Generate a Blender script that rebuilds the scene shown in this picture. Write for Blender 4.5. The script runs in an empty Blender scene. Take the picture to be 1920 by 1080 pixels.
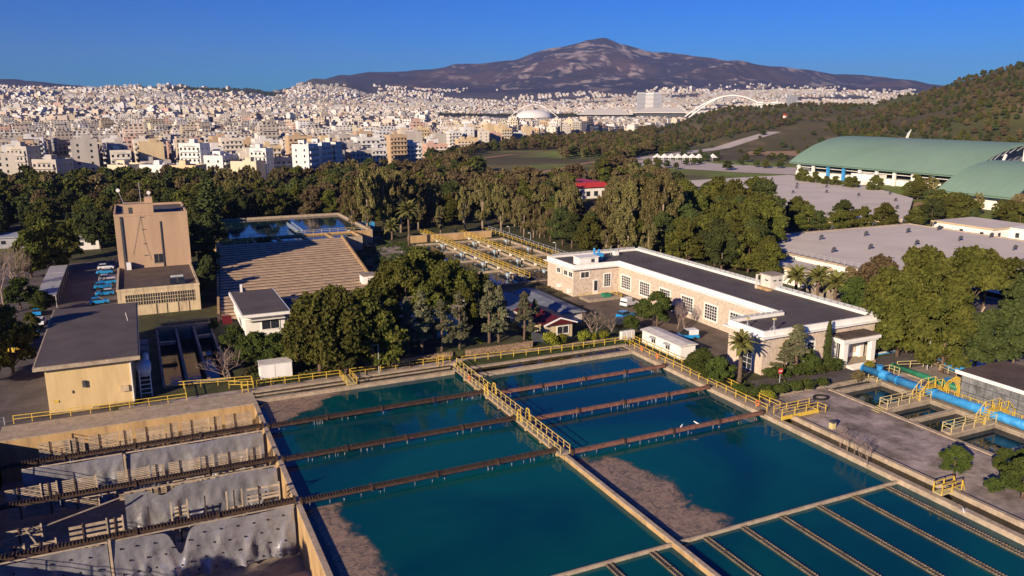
import bpy, math, random
import numpy as np
from mathutils import Vector, Matrix, Euler

# ------------------------------------------------------------------ camera, sky, sun, exposure
HAZE = 4.6e-5
S = bpy.context.scene
COL = S.collection
H_CAM = 40.0
YAW = math.radians(25.2)
PITCH = math.radians(12.83)
cd = bpy.data.cameras.new('camera'); cam = bpy.data.objects.new('camera', cd); COL.objects.link(cam)
cam.location = (0, 0, H_CAM); cam.rotation_euler = (math.pi/2-PITCH, 0, -YAW)
cd.sensor_width = 36; cd.lens = 28.0; cd.clip_start = 0.5; cd.clip_end = 40000
S.camera = cam

SUN_EL = math.radians(18.5); SUN_AZ = math.radians(237.0)      # azimuth clockwise from +Y
W = bpy.data.worlds.new('World'); S.world = W; W.use_nodes = True
wt = W.node_tree; wt.nodes.clear()
sky = wt.nodes.new('ShaderNodeTexSky'); sky.sky_type = 'NISHITA'; sky.sun_disc = False
sky.sun_elevation = SUN_EL; sky.sun_rotation = SUN_AZ
sky.altitude = 200; sky.air_density = 1.0; sky.dust_density = 0.0; sky.ozone_density = 5.0
hs = wt.nodes.new('ShaderNodeHueSaturation'); hs.inputs['Saturation'].default_value = 1.15; hs.inputs['Hue'].default_value = 0.5; hs.inputs['Value'].default_value = 0.92
bgn = wt.nodes.new('ShaderNodeBackground'); bgn.inputs['Strength'].default_value = 0.056
wo = wt.nodes.new('ShaderNodeOutputWorld')
tnt = wt.nodes.new('ShaderNodeMix'); tnt.data_type = 'RGBA'; tnt.blend_type = 'MULTIPLY'; tnt.inputs[0].default_value = 1.0; tnt.inputs[7].default_value = (0.10, 0.51, 0.95, 1)
wt.links.new(sky.outputs[0], hs.inputs['Color']); wt.links.new(hs.outputs[0], tnt.inputs[6]); gam = wt.nodes.new('ShaderNodeGamma'); gam.inputs[1].default_value = 1.25; wt.links.new(tnt.outputs[2], gam.inputs[0]); wt.links.new(gam.outputs[0], bgn.inputs[0]); wt.links.new(bgn.outputs[0], wo.inputs[0])
sd = bpy.data.lights.new('sun', 'SUN'); sd.energy = 5.0; sd.angle = math.radians(0.53); sd.color = (1.0, 0.80, 0.57)
so = bpy.data.objects.new('sun', sd); COL.objects.link(so)
sdir = Vector((math.sin(SUN_AZ)*math.cos(SUN_EL), math.cos(SUN_AZ)*math.cos(SUN_EL), math.sin(SUN_EL)))
so.rotation_euler = sdir.to_track_quat('Z', 'Y').to_euler(); so.location = (-200, -200, 200)
S.view_settings.view_transform = 'Standard'; S.view_settings.look = 'None'
S.view_settings.exposure = 0.50; S.view_settings.gamma = 1.0; S.view_settings.use_curve_mapping = False
S.cycles.max_bounces = 5; S.cycles.diffuse_bounces = 2; S.cycles.glossy_bounces = 2
S.cycles.transmission_bounces = 2; S.cycles.volume_bounces = 0; S.cycles.transparent_max_bounces = 6
S.cycles.caustics_reflective = False; S.cycles.caustics_refractive = False

R = random.Random(7)
N = np.random.default_rng(11)
# ------------------------------------------------------------------ materials
def _nt(name):
    m = bpy.data.materials.new(name); m.use_nodes = True
    nt = m.node_tree; return m, nt, nt.nodes['Principled BSDF']
def mat(name, c, rough=0.85, var=0.18, scale=0.6, bump=0.0, bscale=None, c2=None, spec=0.3, metal=0.0, stain=None, rnd=0.0, streak=False):
    """colour with two octaves of worldly wear, optional stains, optional per-object variation"""
    m, nt, b = _nt(name); L = nt.links.new
    geo = nt.nodes.new('ShaderNodeNewGeometry')
    nz = nt.nodes.new('ShaderNodeTexNoise'); nz.inputs['Scale'].default_value = scale; nz.inputs['Detail'].default_value = 8; nz.inputs['Roughness'].default_value = 0.65
    vec = geo.outputs['Position']
    if streak:
        mp = nt.nodes.new('ShaderNodeMapping'); mp.inputs['Scale'].default_value = (1, 1, 0.18); L(vec, mp.inputs[0]); vec = mp.outputs[0]
    L(vec, nz.inputs['Vector'])
    cr = nt.nodes.new('ShaderNodeValToRGB')
    lo = tuple(x*(1-var*1.6) for x in c)+(1,); hi = tuple(min(1, x*(1+var)) for x in (c2 or c))+(1,)
    cr.color_ramp.elements[0].position = 0.3; cr.color_ramp.elements[0].color = lo
    cr.color_ramp.elements[1].position = 0.7; cr.color_ramp.elements[1].color = hi
    L(nz.outputs['Fac'], cr.inputs[0]); out = cr.outputs[0]
    if stain:
        sc, amt, col = stain
        n2 = nt.nodes.new('ShaderNodeTexNoise'); n2.inputs['Scale'].default_value = sc; n2.inputs['Detail'].default_value = 6; n2.inputs['Roughness'].default_value = 0.7
        L(vec, n2.inputs['Vector'])
        r2 = nt.nodes.new('ShaderNodeValToRGB'); r2.color_ramp.elements[0].position = 0.5; r2.color_ramp.elements[1].position = 0.66
        r2.color_ramp.elements[1].color = (amt, amt, amt, 1)
        L(n2.outputs['Fac'], r2.inputs[0])
        mx = nt.nodes.new('ShaderNodeMix'); mx.data_type = 'RGBA'; L(r2.outputs[0], mx.inputs[0]); L(out, mx.inputs[6]); mx.inputs[7].default_value = col+(1,)
        out = mx.outputs[2]
    if rnd:
        oi = nt.nodes.new('ShaderNodeObjectInfo'); h = nt.nodes.new('ShaderNodeHueSaturation')
        mr = nt.nodes.new('ShaderNodeMapRange'); mr.inputs[3].default_value = 1-rnd; mr.inputs[4].default_value = 1+rnd
        L(oi.outputs['Random'], mr.inputs[0]); L(mr.outputs[0], h.inputs['Value']); L(out, h.inputs['Color']); out = h.outputs[0]
    L(out, b.inputs['Base Color'])
    b.inputs['Roughness'].default_value = rough; b.inputs['Specular IOR Level'].default_value = spec; b.inputs['Metallic'].default_value = metal
    if bump:
        bp = nt.nodes.new('ShaderNodeBump'); bp.inputs['Strength'].default_value = min(1, bump); bp.inputs['Distance'].default_value = 0.1 if bump < 0.95 else 0.28
        n3 = nt.nodes.new('ShaderNodeTexNoise'); n3.inputs['Scale'].default_value = bscale or scale*6; n3.inputs['Detail'].default_value = 5
        L(geo.outputs['Position'], n3.inputs['Vector']); L(n3.outputs['Fac'], bp.inputs['Height']); L(bp.outputs[0], b.inputs['Normal'])
    return m
def attr_mat(name, rough=0.9, var=0.25, scale=0.05, detail=8, windows=False, spec=0.2):
    """base colour from the mesh's own 'tint' attribute, broken up by noise; optional window pattern from wall metres (UV)"""
    m, nt, b = _nt(name); L = nt.links.new
    at = nt.nodes.new('ShaderNodeAttribute'); at.attribute_name = 'tint'
    geo = nt.nodes.new('ShaderNodeNewGeometry')
    nz = nt.nodes.new('ShaderNodeTexNoise'); nz.inputs['Scale'].default_value = scale; nz.inputs['Detail'].default_value = detail; nz.inputs['Roughness'].default_value = 0.7
    L(geo.outputs['Position'], nz.inputs['Vector'])
    mr = nt.nodes.new('ShaderNodeMapRange'); mr.inputs[1].default_value = 0.3; mr.inputs[2].default_value = 0.7; mr.inputs[3].default_value = 1-var; mr.inputs[4].default_value = 1+var
    L(nz.outputs['Fac'], mr.inputs[0])
    h = nt.nodes.new('ShaderNodeHueSaturation'); L(mr.outputs[0], h.inputs['Value']); L(at.outputs['Color'], h.inputs['Color'])
    out = h.outputs[0]
    if windows:
        uv = nt.nodes.new('ShaderNodeUVMap'); sx = nt.nodes.new('ShaderNodeSeparateXYZ'); L(uv.outputs[0], sx.inputs[0])
        def band(src, period, lo, hi):
            a = nt.nodes.new('ShaderNodeMath'); a.operation = 'DIVIDE'; L(src, a.inputs[0]); a.inputs[1].default_value = period
            f = nt.nodes.new('ShaderNodeMath'); f.operation = 'FRACT'; L(a.outputs[0], f.inputs[0])
            g = nt.nodes.new('ShaderNodeMath'); g.operation = 'GREATER_THAN'; L(f.outputs[0], g.inputs[0]); g.inputs[1].default_value = lo
            l = nt.nodes.new('ShaderNodeMath'); l.operation = 'LESS_THAN'; L(f.outputs[0], l.inputs[0]); l.inputs[1].default_value = hi
            p = nt.nodes.new('ShaderNodeMath'); p.operation = 'MULTIPLY'; L(g.outputs[0], p.inputs[0]); L(l.outputs[0], p.inputs[1]); return p.outputs[0]
        u = band(sx.outputs[0], 3.4, 0.22, 0.72); v = band(sx.outputs[1], 3.1, 0.28, 0.78)
        pos = nt.nodes.new('ShaderNodeMath'); pos.operation = 'GREATER_THAN'; L(sx.outputs[1], pos.inputs[0]); pos.inputs[1].default_value = 0.0
        p = nt.nodes.new('ShaderNodeMath'); p.operation = 'MULTIPLY'; L(u, p.inputs[0]); L(v, p.inputs[1])
        q = nt.nodes.new('ShaderNodeMath'); q.operation = 'MULTIPLY'; L(p.outputs[0], q.inputs[0]); L(pos.outputs[0], q.inputs[1])
        mx = nt.nodes.new('ShaderNodeMix'); mx.data_type = 'RGBA'; L(q.outputs[0], mx.inputs[0]); L(out, mx.inputs[6]); mx.inputs[7].default_value = (0.05, 0.055, 0.065, 1)
        out = mx.outputs[2]
    L(out, b.inputs['Base Color']); b.inputs['Roughness'].default_value = rough; b.inputs['Specular IOR Level'].default_value = spec
    return m
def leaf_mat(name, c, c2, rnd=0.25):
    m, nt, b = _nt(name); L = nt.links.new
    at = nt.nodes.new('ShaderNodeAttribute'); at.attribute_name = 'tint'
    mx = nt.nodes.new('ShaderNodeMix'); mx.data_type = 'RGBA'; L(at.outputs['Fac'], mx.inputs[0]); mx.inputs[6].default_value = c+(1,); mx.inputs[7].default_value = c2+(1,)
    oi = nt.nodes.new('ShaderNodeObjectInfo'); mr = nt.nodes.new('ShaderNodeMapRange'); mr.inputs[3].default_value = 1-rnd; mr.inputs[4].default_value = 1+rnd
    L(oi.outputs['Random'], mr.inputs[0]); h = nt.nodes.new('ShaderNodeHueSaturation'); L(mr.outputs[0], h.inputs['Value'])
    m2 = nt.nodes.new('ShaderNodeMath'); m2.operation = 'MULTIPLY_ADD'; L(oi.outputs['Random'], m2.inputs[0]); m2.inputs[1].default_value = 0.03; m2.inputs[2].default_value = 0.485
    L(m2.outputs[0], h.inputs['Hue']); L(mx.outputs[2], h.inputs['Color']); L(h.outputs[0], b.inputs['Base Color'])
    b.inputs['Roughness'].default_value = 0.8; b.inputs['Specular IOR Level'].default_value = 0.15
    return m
def water(name, deep, green, wave=0.02, var=0.04, spec=0.5):
    m, nt, b = _nt(name); L = nt.links.new
    geo = nt.nodes.new('ShaderNodeNewGeometry')
    nz = nt.nodes.new('ShaderNodeTexNoise'); nz.inputs['Scale'].default_value = var; nz.inputs['Detail'].default_value = 3; nz.inputs['Distortion'].default_value = 1.2
    L(geo.outputs['Position'], nz.inputs['Vector'])
    cr = nt.nodes.new('ShaderNodeValToRGB'); cr.color_ramp.elements[0].position = 0.35; cr.color_ramp.elements[0].color = deep+(1,)
    cr.color_ramp.elements[1].position = 0.65; cr.color_ramp.elements[1].color = green+(1,)
    L(nz.outputs['Fac'], cr.inputs[0]); L(cr.outputs[0], b.inputs['Base Color'])
    b.inputs['Roughness'].default_value = 0.06; b.inputs['IOR'].default_value = 1.33; b.inputs['Specular IOR Level'].default_value = spec
    n2 = nt.nodes.new('ShaderNodeTexNoise'); n2.inputs['Scale'].default_value = 0.9; n2.inputs['Detail'].default_value = 4
    L(geo.outputs['Position'], n2.inputs['Vector'])
    bp = nt.nodes.new('ShaderNodeBump'); bp.inputs['Strength'].default_value = wave*10; bp.inputs['Distance'].default_value = 0.05
    L(n2.outputs['Fac'], bp.inputs['Height']); L(bp.outputs[0], b.inputs['Normal'])
    return m
def stone_mat(name, c, c2, scale=1.6, mortar=(0.42, 0.38, 0.32)):
    m, nt, b = _nt(name); L = nt.links.new
    geo = nt.nodes.new('ShaderNodeNewGeometry')
    v = nt.nodes.new('ShaderNodeTexVoronoi'); v.inputs['Scale'].default_value = scale; L(geo.outputs['Position'], v.inputs['Vector'])
    hv = nt.nodes.new('ShaderNodeSeparateColor'); L(v.outputs['Color'], hv.inputs[0])
    mx = nt.nodes.new('ShaderNodeMix'); mx.data_type = 'RGBA'; L(hv.outputs[0], mx.inputs[0]); mx.inputs[6].default_value = c+(1,); mx.inputs[7].default_value = c2+(1,)
    v2 = nt.nodes.new('ShaderNodeTexVoronoi'); v2.feature = 'DISTANCE_TO_EDGE'; v2.inputs['Scale'].default_value = scale; L(geo.outputs['Position'], v2.inputs['Vector'])
    cr = nt.nodes.new('ShaderNodeValToRGB'); cr.color_ramp.elements[0].position = 0.02; cr.color_ramp.elements[0].color = (1, 1, 1, 1); cr.color_ramp.elements[1].position = 0.09; cr.color_ramp.elements[1].color = (0, 0, 0, 1)
    L(v2.outputs['Distance'], cr.inputs[0])
    m2 = nt.nodes.new('ShaderNodeMix'); m2.data_type = 'RGBA'; L(cr.outputs[0], m2.inputs[0]); L(mx.outputs[2], m2.inputs[6]); m2.inputs[7].default_value = mortar+(1,)
    L(m2.outputs[2], b.inputs['Base Color']); b.inputs['Roughness'].default_value = 0.9; b.inputs['Specular IOR Level'].default_value = 0.2
    bp = nt.nodes.new('ShaderNodeBump'); bp.inputs['Strength'].default_value = 0.6; bp.inputs['Distance'].default_value = 0.06; L(v2.outputs['Distance'], bp.inputs['Height']); L(bp.outputs[0], b.inputs['Normal'])
    return m
M = {}
M['conc'] = mat('concrete', (0.36, 0.30, 0.235), var=0.22, scale=0.5, bump=0.3, stain=(1.3, 0.55, (0.13, 0.11, 0.09)))
M['conc_lt'] = mat('pale_coping_concrete', (0.46, 0.37, 0.27), var=0.2, scale=0.8, bump=0.2, stain=(2.2, 0.5, (0.2, 0.15, 0.11)))
M['conc_tan'] = mat('tan_rendered_wall', (0.52, 0.35, 0.17), var=0.16, scale=0.5, streak=True, bump=0.2, stain=(0.9, 0.6, (0.24, 0.15, 0.09)))
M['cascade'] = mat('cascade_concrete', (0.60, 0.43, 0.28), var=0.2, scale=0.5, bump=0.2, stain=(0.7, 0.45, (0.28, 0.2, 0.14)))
M['conc_dk'] = mat('wet_and_shadow_concrete', (0.10, 0.095, 0.085), var=0.35, scale=0.6, streak=True)
M['plat'] = mat('weathered_platform', (0.40, 0.33, 0.30), var=0.5, scale=0.22, bump=0.5, stain=(0.28, 0.8, (0.13, 0.105, 0.07)))
M['asph'] = mat('asphalt', (0.115, 0.10, 0.10), var=0.22, scale=0.25, bump=0.15, stain=(0.35, 0.5, (0.19, 0.16, 0.145)))
M['court'] = mat('courtyard_paving', (0.17, 0.13, 0.10), var=0.3, scale=0.3, bump=0.15, stain=(0.5, 0.5, (0.09, 0.07, 0.05)))
M['soil'] = mat('site_soil', (0.10, 0.08, 0.045), var=0.4, scale=0.35, bump=0.6, bscale=3, c2=(0.07, 0.075, 0.028), stain=(0.12, 0.7, (0.05, 0.065, 0.018)))
M['grass'] = mat('grass', (0.055, 0.085, 0.018), var=0.4, scale=0.5, bump=0.8, bscale=6, stain=(0.4, 0.6, (0.10, 0.085, 0.04)))
M['sand'] = mat('sandy_ground', (0.42, 0.26, 0.14), var=0.2, scale=0.1)
M['yellow'] = mat('yellow_paint', (0.72, 0.50, 0.07), rough=0.45, var=0.12, scale=3, stain=(1.1, 0.75, (0.34, 0.20, 0.07)))
M['yellowpale'] = mat('faded_yellow_paint', (0.62, 0.52, 0.25), rough=0.5, var=0.12, scale=3)
M['white'] = mat('white_paint', (0.86, 0.84, 0.80), rough=0.6, var=0.07, scale=0.7, streak=True)
M['whiteold'] = mat('stained_white_paint', (0.72, 0.68, 0.62), rough=0.7, var=0.15, scale=1.2, streak=True, stain=(1.4, 0.4, (0.4, 0.33, 0.27)))
M['roof'] = mat('dark_bitumen_roof', (0.115, 0.098, 0.094), var=0.16, scale=0.25, bump=0.15, bscale=2.0, stain=(0.12, 0.45, (0.15, 0.125, 0.115)))
M['roofbr'] = mat('brown_bitumen_roof', (0.13, 0.095, 0.075), var=0.25, scale=0.4, stain=(0.3, 0.6, (0.075, 0.06, 0.052)))
M['roofgr'] = mat('grey_reservoir_roof', (0.72, 0.64, 0.55), var=0.08, scale=0.07, stain=(0.06, 0.45, (0.54, 0.48, 0.44)))
M['cream'] = mat('cream_render', (0.66, 0.49, 0.25), var=0.10, scale=0.8, streak=True, bump=0.1, stain=(0.9, 0.5, (0.70, 0.53, 0.33)))
M['tower'] = mat('tan_tower_render', (0.50, 0.345, 0.225), var=0.10, scale=0.35, streak=True, bump=0.1, stain=(0.25, 0.45, (0.40, 0.27, 0.17)))
M['oldcream'] = mat('peeling_cream_render', (0.62, 0.50, 0.32), var=0.14, scale=0.8, streak=True, stain=(1.0, 0.75, (0.28, 0.20, 0.16)))
M['stone'] = stone_mat('rubble_stone_masonry', (0.66, 0.54, 0.44), (0.46, 0.38, 0.32), 2.3, (0.66, 0.56, 0.45))
M['drystone'] = stone_mat('retaining_wall_stone', (0.42, 0.29, 0.18), (0.28, 0.19, 0.12), 2.6, (0.12, 0.09, 0.06))
M['glass'] = mat('dark_window_glass', (0.03, 0.035, 0.045), rough=0.08, var=0.2, scale=1.0, spec=0.6)
M['glassblock'] = mat('glass_block_wall', (0.22, 0.23, 0.24), rough=0.25, var=0.35, scale=0.9, spec=0.6)
M['rust'] = mat('rusty_pipe', (0.24, 0.115, 0.085), var=0.3, scale=1.5, bump=0.3, stain=(2.5, 0.6, (0.10, 0.05, 0.04)))
M['rustdk'] = mat('dark_rusty_steel', (0.065, 0.042, 0.032), var=0.35, scale=2.0, bump=0.3, stain=(2.5, 0.6, (0.13, 0.07, 0.045)))
M['scum_dry'] = mat('floating_sludge', (0.24, 0.16, 0.12), rough=0.6, var=0.45, scale=0.7, bump=0.5, bscale=2, stain=(0.45, 0.8, (0.10, 0.085, 0.08)))
M['drip'] = mat('white_drips', (0.30, 0.34, 0.38), var=0.2, scale=2)
M['liner'] = mat('silver_liner_sheet', (0.38, 0.38, 0.42), rough=0.30, var=0.25, scale=0.5, metal=0.45, spec=0.6, bump=0.96, bscale=0.55, stain=(0.5, 0.4, (0.24, 0.23, 0.24)))
M['hole'] = mat('black_hole_rings', (0.015, 0.015, 0.018), var=0.1)
M['slat'] = mat('weathered_timber', (0.46, 0.37, 0.27), var=0.22, scale=1.5, rnd=0.18)
M['launder'] = mat('launder_steel', (0.15, 0.12, 0.085), rough=0.6, var=0.35, scale=1.5)
M['yellowmid'] = mat('worn_yellow_paint', (0.70, 0.53, 0.17), rough=0.5, var=0.15, scale=2, stain=(1.3, 0.6, (0.38, 0.24, 0.10)))
M['teeth'] = mat('launder_notch_edges', (0.26, 0.21, 0.15), rough=0.6, var=0.3, scale=1.5)
M['pave'] = mat('pale_paving', (0.60, 0.52, 0.46), var=0.15, scale=0.05, stain=(0.1, 0.5, (0.36, 0.31, 0.28)))
M['blue'] = mat('bright_blue_paint', (0.05, 0.32, 0.70), rough=0.4, var=0.2, scale=0.9, stain=(0.9, 0.55, (0.12, 0.42, 0.72)))
M['carblue'] = mat('car_blue', (0.02, 0.26, 0.62), rough=0.25, var=0.05, spec=0.6)
M['carwhite'] = mat('car_white', (0.72, 0.74, 0.78), rough=0.25, var=0.05, spec=0.6)
M['cardark'] = mat('car_dark', (0.04, 0.045, 0.055), rough=0.25, var=0.05, spec=0.6)
M['tyre'] = mat('tyre_rubber', (0.02, 0.02, 0.02), var=0.1)
M['bluepale'] = mat('pale_blue_paint', (0.22, 0.45, 0.68), rough=0.5, var=0.1, scale=1)
M['bluewhite'] = mat('blue_white_paint', (0.42, 0.58, 0.70), rough=0.5, var=0.1, scale=1)
M['green'] = mat('green_pipe_paint', (0.03, 0.22, 0.12), rough=0.5, var=0.2, scale=1)
M['hallroof'] = mat('pale_green_standing_seam', (0.21, 0.33, 0.25), rough=0.6, var=0.06, scale=0.05, spec=0.4, stain=(0.035, 0.35, (0.235, 0.31, 0.245)))
M['hallroof2'] = M['hallroof']
M['steel'] = mat('grey_steel', (0.42, 0.43, 0.46), rough=0.5, var=0.12, scale=1)
M['steeldk'] = mat('dark_steel', (0.07, 0.075, 0.085), rough=0.6, var=0.2, scale=1)
M['red'] = mat('red_sheet_roof', (0.11, 0.012, 0.014), rough=0.6, var=0.2, scale=0.5)
M['redsign'] = mat('red_paint', (0.55, 0.05, 0.04), rough=0.5, var=0.1)
M['shed'] = mat('blue_grey_sheet_roof', (0.20, 0.22, 0.26), rough=0.6, var=0.25, scale=0.6, stain=(0.6, 0.5, (0.34, 0.33, 0.33)))
M['orange'] = mat('orange_lifebuoy', (0.7, 0.2, 0.08), rough=0.5, var=0.1)
M['bark'] = mat('bark', (0.16, 0.11, 0.08), var=0.3, scale=2)
M['barkpale'] = mat('pale_eucalyptus_bark', (0.34, 0.26, 0.19), var=0.3, scale=1.2)
M['twig'] = mat('bare_twigs', (0.30, 0.225, 0.19), var=0.25, scale=1.5, rnd=0.15)
M['pine'] = leaf_mat('pine_needles', (0.028, 0.040, 0.007), (0.130, 0.130, 0.024))
M['cedar'] = leaf_mat('grey_green_needles', (0.045, 0.055, 0.030), (0.16, 0.155, 0.085))
M['euc'] = leaf_mat('eucalyptus_leaves', (0.060, 0.058, 0.020), (0.220, 0.185, 0.070))
M['brown'] = leaf_mat('brown_green_leaves', (0.062, 0.050, 0.024), (0.175, 0.130, 0.062))
M['dkleaf'] = leaf_mat('dark_leaves', (0.022, 0.035, 0.010), (0.085, 0.100, 0.028))
M['bush'] = leaf_mat('yellow_green_leaves', (0.10, 0.12, 0.012), (0.26, 0.25, 0.03))
M['bushg'] = leaf_mat('green_leaves', (0.024, 0.042, 0.009), (0.088, 0.110, 0.022))
M['palm'] = leaf_mat('palm_fronds', (0.07, 0.085, 0.02), (0.21, 0.20, 0.06))
M['waterA'] = water('pool_water', (0.0, 0.044, 0.072), (0.001, 0.082, 0.084), 0.022)
M['waterD'] = water('dark_tank_water', (0.004, 0.014, 0.026), (0.008, 0.026, 0.036), 0.02)
M['waterF'] = water('filter_water', (0.004, 0.022, 0.045), (0.010, 0.035, 0.045), 0.015)
M['waterK'] = water('black_channel_water', (0.006, 0.008, 0.007), (0.014, 0.013, 0.009), 0.02)
M['terrain'] = attr_mat('terrain', var=0.35, scale=0.012, detail=12)
M['bldg'] = attr_mat('city_render', var=0.07, scale=0.02, windows=True)
M['bldgnear'] = attr_mat('near_city_render', var=0.08, scale=0.1)

def scum_mat():
    """thin floating sludge: film thickness ('dens') fades at its loose edge, broken into wisps by noise"""
    m, nt, b = _nt('floating_sludge'); L = nt.links.new
    at = nt.nodes.new('ShaderNodeAttribute'); at.attribute_name = 'dens'; geo = nt.nodes.new('ShaderNodeNewGeometry')
    nz = nt.nodes.new('ShaderNodeTexNoise'); nz.inputs['Scale'].default_value = 0.55; nz.inputs['Detail'].default_value = 9; nz.inputs['Roughness'].default_value = 0.68; nz.inputs['Distortion'].default_value = 1.6
    L(geo.outputs['Position'], nz.inputs['Vector'])
    a = nt.nodes.new('ShaderNodeMath'); a.operation = 'MULTIPLY_ADD'; L(nz.outputs['Fac'], a.inputs[0]); a.inputs[1].default_value = 1.5; a.inputs[2].default_value = -0.75
    s = nt.nodes.new('ShaderNodeMath'); s.operation = 'ADD'; L(a.outputs[0], s.inputs[0]); L(at.outputs['Fac'], s.inputs[1])
    mr = nt.nodes.new('ShaderNodeMapRange'); mr.interpolation_type = 'SMOOTHSTEP'; mr.inputs[1].default_value = 0.32; mr.inputs[2].default_value = 1.0; mr.inputs[4].default_value = 0.96; L(s.outputs[0], mr.inputs[0])
    L(mr.outputs[0], b.inputs['Alpha'])
    n2 = nt.nodes.new('ShaderNodeTexNoise'); n2.inputs['Scale'].default_value = 0.9; n2.inputs['Detail'].default_value = 10; n2.inputs['Roughness'].default_value = 0.75; n2.inputs['Distortion'].default_value = 2.0; L(geo.outputs['Position'], n2.inputs['Vector'])
    cr = nt.nodes.new('ShaderNodeValToRGB'); cr.color_ramp.elements[0].position = 0.38; cr.color_ramp.elements[0].color = (0.11, 0.09, 0.08, 1); cr.color_ramp.elements[1].position = 0.56; cr.color_ramp.elements[1].color = (0.37, 0.26, 0.185, 1)
    L(n2.outputs['Fac'], cr.inputs[0]); L(cr.outputs[0], b.inputs['Base Color']); b.inputs['Roughness'].default_value = 0.55; b.inputs['Specular IOR Level'].default_value = 0.3
    return m
M['scum'] = scum_mat()
# ------------------------------------------------------------------ builders
OFF = {}
def tag(o, label=None, cat=None, group=None, kind=None):
    if label: o['label'] = label
    if cat: o['category'] = cat
    if group: o['group'] = group
    if kind: o['kind'] = kind
    return o
def thing(name, label, cat, loc=(0, 0, 0), group=None):
    o = bpy.data.objects.new(name, None); COL.objects.link(o); o.location = loc; o.empty_display_size = 0.2
    OFF[o.name] = Vector(loc); return tag(o, label, cat, group)
def link(name, me, parent=None, loc=(0, 0, 0)):
    o = bpy.data.objects.new(name, me); COL.objects.link(o); o.location = Vector(loc)
    OFF[o.name] = Vector(loc)
    if parent is not None:
        o.parent = parent; o.location = Vector(loc)-OFF[parent.name]
    return o
class MB:
    def __init__(s): s.v = []; s.f = []; s.m = []; s.cur = 0
    def add(s, vs, fs):
        n = len(s.v); s.v += [tuple(p) for p in vs]
        for f in fs: s.f.append(tuple(i+n for i in f)); s.m.append(s.cur)
        return s
    def box(s, x0, y0, z0, x1, y1, z1):
        s.add([(x0, y0, z0), (x1, y0, z0), (x1, y1, z0), (x0, y1, z0), (x0, y0, z1), (x1, y0, z1), (x1, y1, z1), (x0, y1, z1)],
              [(0, 3, 2, 1), (4, 5, 6, 7), (0, 1, 5, 4), (1, 2, 6, 5), (2, 3, 7, 6), (3, 0, 4, 7)]); return s
    def prism(s, poly, z0, z1, bottom=True):
        n = len(poly)
        a = sum(poly[i][0]*poly[(i+1) % n][1]-poly[(i+1) % n][0]*poly[i][1] for i in range(n))
        if a < 0: poly = poly[::-1]
        vs = [(p[0], p[1], z0) for p in poly]+[(p[0], p[1], z1) for p in poly]
        fs = [tuple(range(n, 2*n))]+([tuple(range(n-1, -1, -1))] if bottom else [])+[(i, (i+1) % n, n+(i+1) % n, n+i) for i in range(n)]
        s.add(vs, fs); return s
    def beam(s, p0, p1, w, h=None):
        h = h or w; p0 = Vector(p0); p1 = Vector(p1); d = (p1-p0).normalized()
        up = Vector((0, 0, 1)) if abs(d.z) < 0.95 else Vector((0, 1, 0))
        a = d.cross(up).normalized()*w/2; b = a.cross(d).normalized()*h/2
        vs = [p+q for p in (p0, p1) for q in (-a-b, a-b, a+b, -a+b)]
        s.add(vs, [(0, 3, 2, 1), (4, 5, 6, 7), (0, 1, 5, 4), (1, 2, 6, 5), (2, 3, 7, 6), (3, 0, 4, 7)]); return s
    def tube(s, pts, rs, n=8, cap=True):
        pts = [Vector(p) for p in pts]
        if not hasattr(rs, '__len__'): rs = [rs]*len(pts)
        vs = []; fs = []
        for i, p in enumerate(pts):
            d = (pts[min(i+1, len(pts)-1)]-pts[max(i-1, 0)]).normalized()
            up = Vector((0, 0, 1)) if abs(d.z) < 0.9 else Vector((0, 1, 0))
            a = d.cross(up).normalized(); b = a.cross(d).normalized()
            for k in range(n):
                t = 2*math.pi*k/n; vs.append(p+(a*math.cos(t)+b*math.sin(t))*rs[i])
        for i in range(len(pts)-1):
            for k in range(n): fs.append((i*n+k, (i+1)*n+k, (i+1)*n+(k+1) % n, i*n+(k+1) % n))
        if cap: fs.append(tuple(range(n))); fs.append(tuple(range(len(pts)*n-1, (len(pts)-1)*n-1, -1)))
        s.add(vs, fs); return s
    def build(s, name, mats, parent=None, loc=(0, 0, 0), smooth=False):
        off = OFF[parent.name] if parent is not None else Vector(loc)
        me = bpy.data.meshes.new(name); me.from_pydata([tuple(Vector(p)-off) for p in s.v], [], s.f)
        if not isinstance(mats, (list, tuple)): mats = [mats]
        for m in mats: me.materials.append(M[m] if isinstance(m, str) else m)
        if len(mats) > 1: me.polygons.foreach_set('material_index', s.m)
        if smooth: me.polygons.foreach_set('use_smooth', [True]*len(me.polygons))
        if not smooth: me.polygons.foreach_set('use_smooth', [False]*len(me.polygons))
        me.update()
        return link(name, me, parent, off)
_cube = {}
def cube(m):
    if m not in _cube:
        b = MB().box(-.5, -.5, -.5, .5, .5, .5); me = bpy.data.meshes.new('block'); me.from_pydata(b.v, [], b.f); me.materials.append(M[m]); _cube[m] = me
    return _cube[m]
def bx(name, parent, x0, y0, z0, x1, y1, z1, m):
    o = link(name, cube(m), parent, ((x0+x1)/2, (y0+y1)/2, (z0+z1)/2)); o.scale = (abs(x1-x0), abs(y1-y0), abs(z1-z0)); return o
def bar(name, parent, p0, p1, w, m, h=None):
    p0 = Vector(p0); p1 = Vector(p1); d = p1-p0
    o = link(name, cube(m), parent, (p0+p1)/2); o.scale = (w, h or w, d.length)
    if abs(d.x)+abs(d.y) > 1e-6: o.rotation_euler = d.to_track_quat('Z', 'Y').to_euler()
    return o
def struct(name, mb, m, **k):
    o = mb.build(name, m); o['kind'] = 'structure'; return o
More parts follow.
